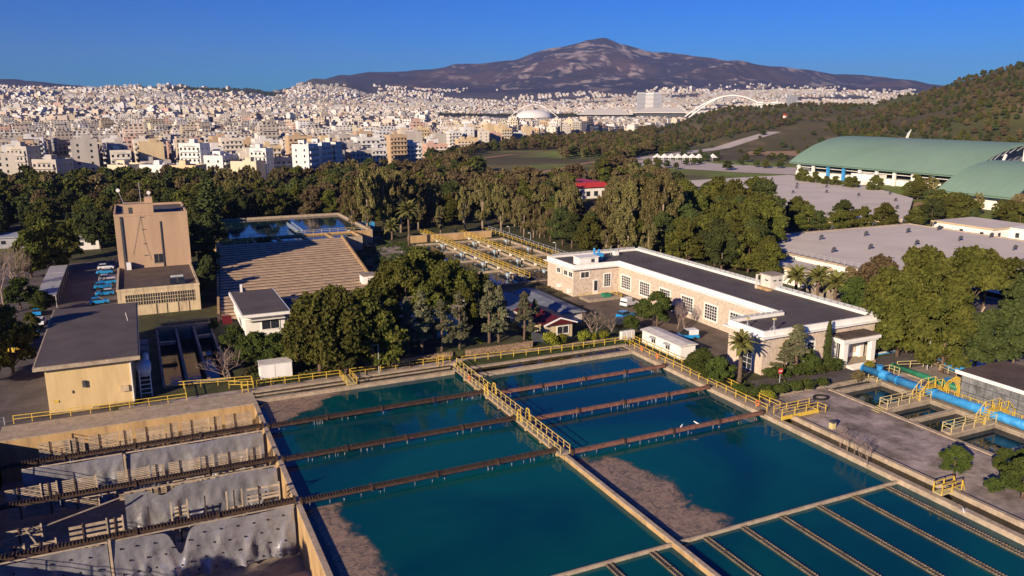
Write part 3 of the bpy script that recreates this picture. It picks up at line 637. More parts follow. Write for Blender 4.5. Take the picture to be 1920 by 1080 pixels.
bx('deck', t, 42.15, 76.3, -0.05, 43.55, 111.5, 0.12, 'conc'); bx('wall', t, 42.5, 76.0, -3.5, 43.1, 107.0, -0.06, 'conc_tan')
for k in range(8): bx('bracket', t, 42.1, 77+k*4.2, -0.45, 43.6, 77.35+k*4.2, -0.06, 'conc_tan')
wall('pool_edge', 'inner concrete edge of the right blue pool beside the dark drain channel', 72.9, 20, -3.5, 73.6, 108.4, 0.06)
wall('pool_edge', 'outer concrete edge of the drain channel beside the pinkish platform', 75.25, 20, -3.5, 75.7, 74.2, 0.40)
wall('pool_edge', 'far concrete edge of the left blue pool, nearest the water', 12.35, 110.3, -3.5, 42.1, 110.9, 0.0)
wall('pool_edge', 'middle thin kerb between two dark channels beyond the left blue pool', 12.35, 112.2, -2, 42.1, 112.5, 0.0)
wall('pool_edge', 'outer concrete edge of the channels beyond the left blue pool', 12.35, 113.7, -2, 43.6, 114.25, 0.12)
wall('pool_edge', 'far concrete edge of the right blue pool, nearest the water', 43.55, 107.3, -3.5, 72.9, 107.9, 0.0)
wall('pool_edge', 'outer concrete edge of the channel beyond the right blue pool', 43.6, 110.4, -2, 73.9, 111.0, 0.12)
bx_ = _mb(43.6, 75.8, 111.0, 114.2, 0.006); struct('verge', bx_, 'grass')
water_sheet('channel_water', 12.35, 42.5, 110.9, 113.7, -0.16, 'waterK')
water_sheet('channel_water', 43.6, 73.6, 107.9, 110.4, -0.16, 'waterK')
water_sheet('channel_water', 73.6, 75.25, 20, 76.5, -0.2, 'waterK')
struct('channel_slab', _mb(73.6, 75.8, 76.5, 110.4, 0.03), 'conc')
struct('channel_slab', MB().box(73.0, 75.6, -.3, 75.8, 110.4, 0.0), 'conc')
# floating sludge with ragged edges
def sludge(label, outline, seed, z=WL+0.006):
    """outline: world polygon; edges whose third value is above 0 are loose and fade out"""
    n = len(outline); st = 0.3; xs = [p[0] for p in outline]; ys = [p[1] for p in outline]
    gx = np.arange(min(xs), max(xs)+3.0, st); gy = np.arange(min(ys), max(ys)+st, st); X_, Y_ = np.meshgrid(gx, gy); x = X_.ravel(); y = Y_.ravel()
    ins = np.zeros(len(x), bool); dl = np.full(len(x), 1e9)
    for i in range(n):
        x1, y1 = outline[i][:2]; x2, y2 = outline[(i+1) % n][:2]
        ins ^= ((y1 > y) != (y2 > y)) & (x < (x2-x1)*(y-y1)/((y2-y1) or 1e-9)+x1)
        if len(outline[i]) > 2 and outline[i][2] > 0:
            L2 = (x2-x1)**2+(y2-y1)**2; t = np.clip(((x-x1)*(x2-x1)+(y-y1)*(y2-y1))/L2, 0, 1); dl = np.minimum(dl, np.hypot(x-x1-t*(x2-x1), y-y1-t*(y2-y1)))
    sd = np.where(ins, dl, -dl)+(fbm(x/3.2, y/3.2, 4, seed)-.5)*5.0; dens = np.clip(.5+sd/2.2, 0, 1.6)
    x0w = 12.45 if max(xs) < 42 else 43.05
    nx = len(gx); ny = len(gy); q = []
    for j in range(ny-1):
        for i in range(nx-1):
            a = j*nx+i
            if gx[i] < x0w or max(dens[a], dens[a+1], dens[a+nx], dens[a+nx+1]) < .02: continue
            q.append((a, a+1, a+nx+1, a+nx))
    me = bpy.data.meshes.new('sludge_patch'); me.from_pydata([(a, b_, z) for a, b_ in zip(x, y)], [], q); at = me.attributes.new('dens', 'FLOAT', 'POINT'); at.data.foreach_set('value', dens); me.materials.append(M['scum'])
    return tag(link('sludge_patch', me), label, 'sludge', kind='stuff')
sludge('brown sludge floating along the wall of the left pool near the bottom', [(13.0, 76.9, 0), (16.0, 76.9, 3.0), (17.3, 69, 4.5), (17.6, 60, 3), (18.5, 45, 0), (13.2, 45, 0)], 3)
sludge('broad brown sludge drifting beside the dividing wall in the right pool', [(43.9, 75.6, 1), (47.2, 74.6, 3.5), (51.0, 66, 5.5), (50.5, 55.4, 0), (43.8, 55.4, 0)], 8)
sludge('grey brown sludge in the far left corner of the left pool', [(13.1, 110.2, 0), (25.5, 110.2, 2.0), (18.5, 104.0, 2.5), (13.0, 101.0, 0)], 15)
# collecting troughs across the pools (steel girders)
def girder(y, x0, x1, label, m, fins, drip, z=0.35, w=0.6):
    t = thing('collecting_trough', label, 'trough', ((x0+x1)/2, y, z), 'rusty collecting troughs across the pools')
    L = x1-x0; n = max(2, int(L/6))
    for k in range(n):
        a = x0+L*k/n; b = x0+L*(k+1)/n; bar('trough_section', t, (a+0.04, y, z-0.22), (b-0.04, y, z-0.22), w*0.75, m, 0.42)
    for k in range(n+1): bx('bracket', t, x0+L*k/n-0.12, y-w*0.62, z-0.5, x0+L*k/n+0.12, y+w*0.62, z+0.12, 'rustdk')
    if fins:
        b = MB(); k = x0+0.2
        while k < x1-0.2: b.box(k, y-w/2-0.02, z-0.12+R.uniform(-.03, .03), k+0.12, y+w/2+0.02, z+0.06+R.uniform(-.03, .03)); k += 0.3
        o = b.build('fin', 'rust' if m == 'rust' else 'rustdk', t); o['kind'] = 'stuff'
    if drip:
        b = MB(); 
        for _ in range(int(L*.7)):
            k = R.uniform(x0+.3, x1-.3); hh = R.uniform(.1, .5); b.box(k, y-w/2-0.05, WL+0.02, k+R.uniform(.03, .07), y-w/2-0.01, WL+0.1+hh)
        o = b.build('drip', 'drip', t); o['kind'] = 'stuff'
    return t
for y, nm in ((99.2, 'far'), (88.4, 'middle'), (77.3, 'near')):
    girder(y+.3, 12.4, 42.1, f'{nm} one of the dark ribbed rusty troughs across the left blue pool', 'rustdk', True, True)
    girder(y-1.0, 43.7, 72.8, f'{nm} one of the reddish rusty troughs across the right blue pool', 'rust', False, True)
    girder(y+.8, -18, 11.8, f'{nm} one of the dark troughs spanning the drained basin', 'rustdk', True, True, 0.45)
# cross beam and serrated launders in the foreground
for x0, x1, nm in ((12.4, 42.55, 'left'), (43.05, 72.9, 'right')):
    t = thing('cross_beam', f'pale concrete cross beam carrying the launders in the {nm} pool', 'beam', ((x0+x1)/2, 55.2, 0.1))
    bx('beam', t, x0, 55.0, -0.9, x1, 55.22, -0.2, 'conc_lt')
def launder(x, y1, label, wd=0.5):
    t = thing('launder', label, 'launder', (x, y1, 0), 'serrated steel launders in front of the cross beam')
    y0 = 22.0
    bx('trough', t, x-wd/2+0.05, y0, WL-0.3, x+wd/2-0.05, y1, WL+0.08, 'conc_dk')
    for s in (-1, 1):
        X = x+s*wd/2; bx('weir_plate', t, X-0.02, y0, WL-0.2, X+0.02, y1, WL+0.16, 'launder')
        b = MB(); y = y0
        while y < y1-0.2:
            b.add([(X-0.035, y, WL+.15), (X-0.035, y+.22, WL+.15), (X-0.035, y+.11, WL+.24), (X+0.035, y, WL+.15), (X+0.035, y+.22, WL+.15), (X+0.035, y+.11, WL+.24)], [(0, 2, 1), (3, 4, 5), (0, 3, 5, 2), (1, 2, 5, 4)]); y += 0.30
        o = b.build('notch', 'teeth', t); o['kind'] = 'stuff'
    y = y1-3
    while y > y0: bx('tie', t, x-wd/2, y, WL+0.2, x+wd/2, y+0.07, WL+0.26, 'launder'); y -= 5
lx = [46.4, 51.0, 56.0, 61.0, 66.0, 71.0]
nm = ['nearest the dividing wall', 'second from the dividing wall', 'third from the dividing wall', 'third from the right edge', 'second from the right edge', 'nearest the right edge']
for x, l in zip(lx, nm): launder(x, 54.98, f'serrated steel launder in the right pool, {l}')
for x, l in zip((30.6, 35.5, 40.2), ('farthest left of three in view', 'middle of three in view', 'next to the dividing wall')): launder(x, 54.98, f'serrated steel launder in the left pool, {l}')
# ------------------------------------------------------------------ drained basin
struct('basin_floor', _mb(-18.4, 11.85, 20, 109.2, -5.55), 'conc')
struct('basin_floor', MB().box(-18.4, 20, -5.8, 11.85, 72, -4.4), 'sand_floor' if 'sand_floor' in M else 'conc_lt')
wall('basin_wall', 'far tan wall of the drained basin below the yellow railing', -18.4, 109.0, -5.6, 12.35, 110.2, 0.06, 'conc_tan')
wall('basin_wall', 'shaded left wall of the drained basin', -19.0, 20, -5.6, -18.4, 104.0, 1.9, 'conc')
struct('ledge', _mb(-18.4, 12.35, 110.2, 114.2, 0.012), 'conc_lt')
def liner(y, x0, x1, z0, z1, label, seed, holes=False, sag=None):
    t = thing('liner_sheet', label, 'liner sheet', ((x0+x1)/2, y, z0), 'silver liner sheets hanging in the drained basin')
    nx = int((x1-x0)/0.22); nz = 12; b = MB(); vs = []
    for j in range(nz+1):
        f = j/nz
        for i in range(nx+1):
            x = x0+(x1-x0)*i/nx; n = fbm(np.array([x*0.55+f*0.4]), np.array([f*1.1+seed]), 4, seed)[0]-0.5; n2 = math.sin(x*2.1+math.sin(x*0.6+seed)*3)*0.10*f
            top = z0+(0.10*math.sin(x*0.8+seed)+(sag(x) if sag else 0))
            cr_ = abs(((x*.31+seed*.7+f*.5) % 1)-.5)*2; cr2 = abs(((x*.83-f*1.3+seed) % 1)-.5)*2
            vs.append((x+n*0.25*f, y-0.15-n*1.5*f-n2-0.25*f-(cr_**3*.5+cr2**4*.28)*f, top+(z1-top)*f))
    fs = [(j*(nx+1)+i, (j+1)*(nx+1)+i, (j+1)*(nx+1)+i+1, j*(nx+1)+i+1) for j in range(nz) for i in range(nx)]
    b.add(vs, fs); b.build('sheet', 'liner', t, smooth=True)
    bar('top_batten', t, (x0, y-.1, z0+.12), (x1, y-.1, z0+.12), 0.12, 'slat')
    if holes:
        def at(x, f):
            i = min(nx, max(0, int(round((x-x0)/(x1-x0)*nx)))); return Vector(vs[int(round(f*nz))*(nx+1)+i])
        for r_, f in enumerate((0.17, 0.42, 0.67, 0.9)):
            x = x0+0.6+(r_ % 2)*0.75
            while x < x1-0.4:
                p = at(x, f); hb = MB(); hb.tube([p+Vector((0, -0.14, 0)), p+Vector((0, -0.02, 0))], 0.085, 8); hb.build('hole_ring', 'hole', t); x += 1.5
        for x in (x0+.3, x1-.3): pass
    return t
def notch(x):
    return -2.6*math.exp(-((x-0.6)/0.7)**2)
liner(77.2, -18.3, -5.6, 0.15, -5.4, 'silver liner sheet with black holes, left end of the nearest row', 3, True)
liner(77.2, -5.2, 11.5, 0.15, -5.0, 'wide silver liner sheet with black holes beside the sunlit wall, nearest row', 5, True, notch)
liner(87.0, -4.2, 11.4, 0.3, -5.2, 'crumpled shiny silver liner sheet without holes in the middle row', 8, False, lambda x: -1.0*math.exp(-((x+0.5)/1.2)**2))
liner(97.4, -14.5, -4.4, 0.5, -4.8, 'left silver liner sheet in the far row, partly in shadow', 12)
liner(97.4, -4.0, 11.4, 0.5, -4.8, 'right silver liner sheet in the far row, beside the wall', 14)
for x, y, l in ((-5.4, 76.9, 'nearest'), (-4.2, 97.0, 'far')):
    t = thing('upright_post', f'pale upright post between two silver liner sheets, {l} row', 'post', (x, y, -5.5)); bar('post', t, (x, y, -5.5), (x, y, 0.6), 0.22, 'slat')
def slat_fence(y, x0, x1, z0, z1, n, label, gaps=(), broken=0.0, tilt=0.0):
    t = thing('slat_fence', label, 'timber baffle', ((x0+x1)/2, y, z0), 'weathered timber slat baffles in the drained basin')
    x = x0; k = 0
    while x < x1-0.5:
        L = min(3.4 if k % 2 == 0 else 1.4, x1-x)
        if k not in gaps:
            for s in range(n):
                if R.random() < broken: continue
                z = z0+(z1-z0)*(s+.5)/n; dz = R.uniform(-.04, .04)*(1+tilt*6)
                bar('slat', t, (x+.08, y+R.uniform(-.03, .03), z), (x+L-.08, y, z+dz), 0.06, 'slat', (z1-z0)/n*0.52) if False else bx('slat', t, x+.08, y-.03, z-(z1-z0)/n*.27, x+L-.08, y+.03, z+(z1-z0)/n*.27, 'slat').__setattr__('rotation_euler', (0, R.uniform(-.006, .006)*(1+tilt*8), 0))
            bx('post', t, x+L*.35, y-.14, z0, x+L*.35+.14, y-.04, z1+.1, 'rustdk'); bx('post', t, x+L-.14, y-.14, z0, x+L, y-.04, z1+.15, 'slat')
        x += L+(0.35 if k % 2 else 0.1); k += 1
    return t
rail([(-18.7, 40), (-18.7, 103.5)], 'dark railing on the shaded left wall of the drained basin', 1.9, 1.1, 2.4, 'steeldk', None, base=1.9)
slat_fence(103.6, -13.5, 11.5, -2.6, 1.0, 18, 'long timber slat baffle below the far tan wall of the drained basin')
slat_fence(91.6, -15.5, 11.0, -2.6, 0.95, 17, 'timber slat baffle behind the middle trough, gap toward the left', gaps=(3,))
slat_fence(90.2, -10, 11.2, -0.9, -0.3, 3, 'three thin timber slats below the middle trough of the drained basin', broken=.2)
slat_fence(80.6, -9.0, -4.2, -5.2, 0.9, 11, 'tall block of timber slats left of the crumpled silver liner')
slat_fence(80.2, -3.2, 10.9, -3.0, 1.5, 11, 'broken open timber frame in front of the crumpled liner', broken=.58, tilt=.5)
slat_fence(80.4, -17.5, -10, -5.2, 0.0, 10, 'shaded timber slat baffle at the far left of the nearest bay', broken=.25)
slat_fence(83.2, -14.5, -11.4, -1.2, 0.4, 4, 'short stack of sunlit slats standing free in the shaded bay')
for a, b, l in (((-15.2, 82.0, -.2), (-4.5, 85.5, .6), 'long'), ((-12.8, 82.9, .5), (-10.5, 79.5, -2.2), 'short')):
    t = thing('loose_pole', f'{l} pale pole lying askew across the shaded bay of the drained basin', 'pole', a); bar('pole', t, a, b, 0.10, 'slat')
struct('basin_floor_joint', MB().box(5.6, 20, -4.39, 5.8, 71.9, -4.37), 'conc_dk')
# ------------------------------------------------------------------ railings
rail([(-17.2, 114.9), (-13, 114.6), (-6, 114.5), (3.6, 114.2), (3.6, 119.4)], 'yellow railing before the long wall of the cream flat roofed building')
rail([(-22.5, 112.5), (-18.2, 114.8)], 'short grey end of railing at the far left edge of the basin', m='steel', group=None)
rail([(1.2, 120.2), (12.8, 118.0), (12.8, 116.9)], 'yellow railing in front of the dark narrow tanks, right of the cream building')
rail([(9.5, 116.9), (12.7, 115.4), (13.2, 115.7), (25.3, 115.1), (25.3, 110.8)], 'yellow railing in front of the white container box')
rail([(26.8, 110.8), (26.8, 115.1), (34, 114.9), (43.0, 114.8)], 'yellow railing in front of the large pines and stone steps')
t = thing('foot_bridge', 'small yellow railed foot bridge over the channels beside the white container', 'bridge', (26, 112.5, 0)); bx('deck', t, 25.35, 110.4, 0.13, 26.75, 115.2, 0.2, 'yellowpale')
rail([(44.6, 113.6), (60, 112.3), (74.4, 111.9)], 'long yellow railing between the pool channel and the round bushes')
rail([(42.25, 76.4), (42.25, 88.2), (42.25, 99.2), (42.25, 111)], 'left yellow railing of the walkway between the blue pools', sp=1.5, m='yellowmid')
rail([(43.5, 76.4), (43.5, 88.2), (43.5, 99.2), (43.5, 113.2)], 'right yellow railing of the walkway between the blue pools', sp=1.5, m='yellowmid')
for y, l in ((87.6, 'middle'), (98.4, 'far')):
    for x, s in ((42.25, 'left'), (43.5, 'right')):
        t = thing('hoop_gate', f'arched yellow hoop gate on the {s} walkway rail at the {l} trough', 'gate', (x, y, 0))
        pts = [(x, y-.45, 0.12), (x, y-.45, 1.3), (x, y-.25, 1.6), (x, y+.25, 1.6), (x, y+.45, 1.3), (x, y+.45, .12)]
        for q in range(5): bar('hoop_bar', t, pts[q], pts[q+1], 0.12, 'yellow')
rail([(74.4, 111.9), (73.75, 108), (73.75, 95), (73.75, 76.4)], 'inner yellow railing along the right blue pool, nearest the water', sp=2.0)
rail([(76.0, 111.9), (76.0, 98), (76.0, 76.4)], 'outer yellow railing along the right blue pool, beside the white cabin', sp=2.0)
rail([(73.4, 73.3, .5), (75.6, 73.3, .5), (79.6, 73.3, .5), (80.8, 73.0, 0)], 'near yellow rail of the small bridge at the corner of the platform', sp=1.6, base=0)
rail([(73.4, 74.8, .5), (75.6, 74.8, .5), (79.6, 74.8, .5)], 'far yellow rail of the small bridge at the corner of the platform', sp=1.6, base=0)
t = thing('foot_bridge', 'yellow steel footbridge with kick plate over the channel at the platform corner', 'bridge', (76, 74, .5))
bx('deck', t, 73.3, 73.35, 0.3, 79.7, 74.75, 0.42, 'conc'); bx('kick_plate', t, 73.3, 73.2, 0.1, 79.7, 73.3, 0.62, 'yellow'); bx('kick_plate', t, 79.7, 73.2, 0.0, 79.8, 74.8, 0.5, 'yellow')
for k in range(3): bx('step', t, 79.85+k*.3, 73.35, .26-k*.13, 80.15+k*.3, 74.75, .3-k*.13, 'yellow')
def small_bridge(x, y, label):
    t = thing('foot_bridge', label, 'bridge', (x, y, 0.2)); bx('deck', t, x-1.6, y-.5, .2, x+1.6, y+.5, .3, 'yellowpale')
    for yy in (y-.5, y+.5):
        for xx in (x-1.55, x+1.55, x): bar('post', t, (xx, yy, .3), (xx, yy, 1.4), .1, 'yellow')
        for hh in (.85, 1.37): bar('rail', t, (x-1.55, yy, hh), (x+1.55, yy, hh), .08, 'yellow')
        bar('rail', t, (x+1.55, yy, 1.37), (x+2.1, yy, .1), .08, 'yellow')
small_bridge(74.9, 50.6, 'small yellow footbridge over the drain channel beside the round bush')
for x, y, l in ((11.0, 114.0, 'near the corner of the drained basin'), (40.6, 113.6, 'at the end of the left pool channels')):
    t = thing('ladder_hoop', f'small yellow ladder hoop {l}', 'ladder', (x, y, 0))
    for dx in (0, .8):
        bar('stile', t, (x+dx, y, 0), (x+dx, y, 1.7), .1, 'yellow')
    for zz in (.5, 1.1, 1.7): bar('rung', t, (x, y, zz), (x+.8, y, zz), .08, 'yellow')
for i, (x, y, l) in enumerate([(42.1, 104.2, 'on the walkway rail near the far end'), (73.6, 105.6, 'on the rail at the far right corner of the pool'), (73.6, 101.2, 'on the rail in front of the white cabin'), (73.6, 78.0, 'on the rail near the corner footbridge')]):
    t = thing('lifebuoy', f'orange lifebuoy hanging {l}', 'lifebuoy', (x, y, .9)); b = MB(); pts = [(x-.1, y+.34*math.cos(k*math.pi/6), .8+.34*math.sin(k*math.pi/6)) for k in range(13)]; b.tube(pts, .09, 6, False); b.build('ring', 'orange', t)
# gulls
def gull(x, y, z, label, flying=False, rz=0):
    t = thing('gull', label, 'bird', (0, 0, 0), 'white gulls at the pools')
    b = MB(); b.tube([(-.32, 0, .16), (-.2, 0, .2), (0, 0, .22), (.2, 0, .27), (.3, 0, .34), (.4, 0, .34), (.47, 0, .32)], [.02, .06, .1, .09, .06, .06, .01], 7); o = b.build('body', 'white', t, smooth=True)
    b = MB()
    for s in (-1, 1):
        if flying: b.add([(.12, s*.08, .26), (-.1, s*.08, .26), (-.02, s*.45, .42), (.12, s*.42, .42), (-.12, s*.85, .33), (-.06, s*.88, .335)], [(0, 3, 2, 1), (3, 5, 4, 2)])
        else: b.add([(.14, s*.09, .26), (-.1, s*.1, .26), (-.42, s*.04, .2), (-.05, s*.1, .16)], [(0, 1, 2, 3)])
    b.build('wing', 'steel', t)
    if not flying: MB().box(-.01, -.05, 0, .01, -.03, .14).box(-.01, .03, 0, .01, .05, .14).build('leg', 'orange', t)
    t.location = (x, y, z); t.rotation_euler = (0, 0, rz); return t
gx, gy = 59.6, 76.3
gull(gx, gy, .35, 'white gull perched on the nearest rusty trough, left of two', False, .5)
gull(62.0, gy, .35, 'white gull perched on the nearest rusty trough, right of two', False, 2.0)
gx, gy = G(1806, 962, 1.2); gull(gx, gy, 1.2, 'grey winged gull flying low over the right edge of the pool', True, .8)
# ------------------------------------------------------------------ right hand tanks and pipes
def tank_wall(x0, y0, x1, y1, label, z=0.15, zb=-3, m='conc'): return wall('tank_wall', label, x0, y0, zb, x1, y1, z, m, 'wall', None, 'conc_lt')
tank_wall(87.9, 45, 88.5, 79.2, 'long weathered wall along the left side of the right hand tanks')
tank_wall(78.4, 80.4, 97, 80.8, 'low wall of the narrow channel in front of the portico', 0.15)
tank_wall(88.8, 78.0, 97.3, 78.6, 'concrete wall farthest away among the right hand tanks', .15)
tank_wall(88.8, 65.9, 97.3, 66.4, 'bare concrete wall between the two railed walkways of the tanks', .15)
tank_wall(97.3, 45, 98.0, 81, 'concrete wall under the blue pipe', .2)
tank_wall(88.8, 54.0, 97.3, 54.7, 'nearest concrete cross wall of the right hand tanks', .15)
water_sheet('tank_water', 88.8, 97.3, 45, 80.4, -0.4, 'waterD')
struct('tank_floor', _mb(88.3, 98.7, 45, 81.3, -3.0), 'conc_dk')
for y, l in ((70.3, 'far'), (60.9, 'near')):
    t = thing('walkway', f'{l} concrete walkway with pale yellow rails across the right hand tanks', 'walkway', (93, y, .5)); bx('deck', t, 88.4, y-.7, 0.30, 97.2, y+.7, .52, 'conc_lt'); bx('beam', t, 88.85, y-.45, -1.6, 97.2, y+.45, .29, 'conc')
    rail([(88.5, y+.62), (97.0, y+.62)], f'far side rail of the {l} walkway over the tanks', .52, 1.1, 1.9, 'yellowpale', 'pale yellow rails over the right hand tanks', base=.5)
    rail([(88.5, y+.62), (88.5, y-.62), (97.0, y-.62)], f'near side rail of the {l} walkway over the tanks', .52, 1.1, 1.9, 'yellowpale', 'pale yellow rails over the right hand tanks', base=.5)
    # stairs over the blue pipe
    t = thing('stile_stairs', f'yellow steel stairs over the blue pipe at the {l} walkway', 'stairs', (98, y, .5))
    for k in range(5): bx('step', t, 94.8+k*.32, y-.55, .65+k*.28, 95.1+k*.32, y+.55, .70+k*.28, 'yellow')
    bx('deck', t, 96.4, y-.55, 1.95, 99.0, y+.55, 2.02, 'yellow')
    for k in range(5): bx('step', t, 99.0+k*.32, y-.55, 1.7-k*.28, 99.3+k*.32, y+.55, 1.75-k*.28, 'yellow')
    for yy in (y-.57, y+.57):
        pts = [(94.7, yy, 1.6), (96.3, yy, 3.05), (99.1, yy, 3.05), (100.7, yy, 1.5)]
        for q in range(3): bar('hand_rail', t, pts[q], pts[q+1], .09, 'yellow' if yy < y else 'yellowpale')
        for p, zb in ((pts[0], .5), (pts[1], 1.95), (pts[2], 1.95), (pts[3], .3), ((95.5, yy, 2.3), 1.1), ((97.7, yy, 3.05), 2.0)): bar('baluster', t, (p[0], yy, zb), p, .08, 'yellow')
t = thing('stile_steps', 'small faded yellow steps against the tank wall below the far walkway', 'steps', (87.6, 70.3, 0))
for k in range(4): bx('step', t, 86.9+k*.35, 69.7, .10+k*.15, 87.2+k*.35, 70.9, .14+k*.15, 'yellowpale')
def pipe(name, pts, r, m, label, seg=None):
    t = thing(name, label, 'pipe', pts[0]); b = MB(); b.tube(pts, r, 18); b.build('pipe_run', m, t, smooth=True)
    a = Vector(pts[0]); e = Vector(pts[-1]); n = max(1, int((e-a).length/(seg or 6)))
    for k in range(n+1):
        p = a.lerp(e, k/n); d = (e-a).normalized()*.08; MB().tube([p-d, p+d], r*1.14, 18).build('flange', m, t, smooth=False)
    return t
pipe('water_main', [(97.75, 81.8, 1.15), (97.75, 45, 1.15)], .62, 'blue', 'thick bright blue pipe running along the right hand tanks')
pipe('water_main', [(111.0, 82.2, 1.4), (108.2, 66, 1.2)], .6, 'blue', 'second thick blue pipe behind the platform, near the trees')
pipe('water_main', [(103.2, 81, 1.0), (102.9, 69.5, 1.0)], .42, 'green', 'green pipe between the two blue pipes', 4)
b = thing('pipe_valve', 'blue flanged valve body near the far end of the blue pipe', 'valve', (99, 79, 1))
MB().tube([(97.75, 79, 1.2), (97.75, 79, 2.3)], .4, 12).tube([(97.75, 79, 2.3), (97.75, 79, 2.42)], .55, 12).build('valve_body', 'blue', b); MB().tube([(97.75, 78.6, 1.15), (97.75, 77.4, 1.15)], .75, 14).build('valve_collar', 'blue', b)
for i, (x, y) in enumerate(((97.0, 81.4), (97.0, 79.8), (97.0, 78.2))):
    t = thing('pipe_support', f'yellow pipe support frame under the blue pipe, number {"one two three".split()[i]} from its end'.replace('number ', ''), 'support', (x, y, 0)); bar('leg', t, (x-.5, y, 0), (x-.5, y, 1.0), .1, 'yellowpale'); bar('leg', t, (x+1.9, y, 0), (x+1.9, y, 1.0), .1, 'yellowpale'); bar('beam', t, (x-.5, y, .5), (x+1.9, y, .5), .1, 'yellowpale')
t = thing('valve_platform', 'raised concrete platform with pale rails between the blue pipes', 'platform', (105, 75.5, 0)); bx('slab', t, 103.9, 70.5, 0, 108.0, 79.0, .55, 'conc')
rail([(103.9, 80.9), (108.0, 79.5), (109.3, 79), (107.6, 70.8)], 'pale rail around the raised platform between the pipes', .55, 1.1, 1.8, 'yellowpale', None, base=.5)
t = thing('hatch_cover', 'light blue square cover lying on the raised platform', 'cover', (105.6, 73, .6)); bx('cover', t, 104.4, 71.2, .56, 107.0, 74.4, .7, 'blue')
rail([(100.5, 81.2), (102.6, 81.2), (102.6, 79.4)], 'tangle of yellow rails at the far end of the blue pipe', 0, 1.2, 1.0, 'yellowpale', None)
rail([(100.4, 69.8), (100.4, 58.0), (100.2, 52)], 'bright yellow rail beside the green strip at the glass block building', .1, 1.15, 1.2, 'yellow', None, base=0)
t = thing('cage_stairs', 'bunch of arched yellow cage hoops over the green pipe', 'stairs', (101.8, 69.6, 0))
for k in range(6):
    x = 100.8+k*.45; pts = [(x, 68.6+k*.12, .2), (x, 68.6+k*.12, 1.8), (x+.05, 69.1+k*.12, 2.5), (x+.1, 70.0+k*.12, 2.5), (x+.15, 70.6+k*.12, 1.6), (x+.15, 70.9+k*.12, .2)]
    for q in range(5): bar('hoop_bar', t, pts[q], pts[q+1], .1, 'yellow')
struct('green_strip', _mb(99.7, 101.2, 45, 68.5, .02), 'green')
t = thing('glass_block_building', 'flat roofed pavilion with glass block walls at the right edge', 'building', (106, 60, 0))
bx('roof', t, 101.2, 45, 3.9, 111.5, 69.3, 4.15, 'roofbr'); bx('fascia', t, 101.05, 45, 3.75, 101.2, 69.4, 4.25, 'white'); bx('wall', t, 101.7, 45, 0, 111, 68.9, 3.88, 'steeldk')
for k in range(14):
    y = 68.6-k*1.15
    for z0, z1 in ((.15, 1.35), (1.45, 2.6), (2.7, 3.8)): bx('glass_panel', t, 101.55, y-1.05, z0, 101.69, y, z1, 'glassblock')
for k in range(8): bx('glass_panel', t, 102+k*1.15, 68.92, .3, 103.05+k*1.15, 69.02, 3.6, 'glassblock')
wall('tank_wall', 'concrete rim of the small dark tank beyond the glass block building', 112.5, 72.5, -1, 113, 84, .4); wall('tank_wall', 'rear rim of the small dark tank under the trees', 113, 83.5, -1, 121, 84, .4); struct('tank_floor', _mb(113, 121, 72.5, 83.5, .02), 'waterK')
# platform clutter
t = thing('tyre_ring', 'black rubber ring lying on the platform by the footbridge', 'tyre', (84.2, 77.2, 0)); b = MB(); b.tube([(84.3+1.1*math.cos(k*math.pi/10), 77.2+.8*math.sin(k*math.pi/10), .16) for k in range(21)], .16, 7, False); b.build('ring', 'tyre', t, smooth=True)
t = thing('utility_box', 'small yellow box with dark lid on the platform', 'box', (77.4, 68.6, 0)); bx('box', t, 77.1, 68.3, 0, 77.7, 68.9, .8, 'yellowpale'); bx('lid', t, 77.05, 68.25, .8, 77.75, 68.95, 1.05, 'steeldk')
t = thing('no_entry_sign', 'round red and white road sign on a thin post among the shrubs', 'sign', (87.7, 83.9, 0))
sgx, sgy = G(1461, 722); t.location = (sgx, sgy, 0); OFF[t.name] = Vector((sgx, sgy, 0)); bar('post', t, (sgx, sgy, 0), (sgx, sgy, 2.2), .09, 'steel'); MB().tube([(sgx, sgy-.06, 2.2), (sgx, sgy-.03, 2.2)], .48, 20).build('disc', 'redsign', t); bx('bar', t, sgx-.32, sgy-.075, 2.12, sgx+.32, sgy-.062, 2.28, 'white')
wall('kerb_wall', 'low pale blue kerb along the road right of the portico, nearer one', 106.6, 88.0, 0, 118.2, 88.3, .35, 'blue' , 'kerb', None, 'white')
wall('kerb_wall', 'low white kerb behind the tree trunks right of the stone building', 109.5, 93.0, 0, 121.0, 93.3, .35, 'white', 'kerb', None, 'white')
def lamp(px, row, rowtop, label, arm=1.6, m='steel'):
    x, y = G(px, row); h = height_at(x, y, rowtop); t = thing('street_lamp', label, 'street lamp', (x, y, 0))
    MB().tube([(x, y, 0), (x, y, h*.6), (x, y, h)], [.09, .07, .05], 8).build('pole', m, t); bar('arm', t, (x, y, h), (x-arm*.8, y-arm*.3, h+.1), .07, m); bx('lamp_head', t, x-arm*.8-.5, y-arm*.3-.15, h+.02, x-arm*.8+.1, y-arm*.3+.15, h+.2, 'white')
lamp(1887, 672, 608, 'tall grey street lamp at the right edge under the pines')
lamp(1737, 700, 634, 'thin grey post beside the blue pipe platform', .4)
lamp(711, 700, 646, 'grey lamp post beside the large pines')
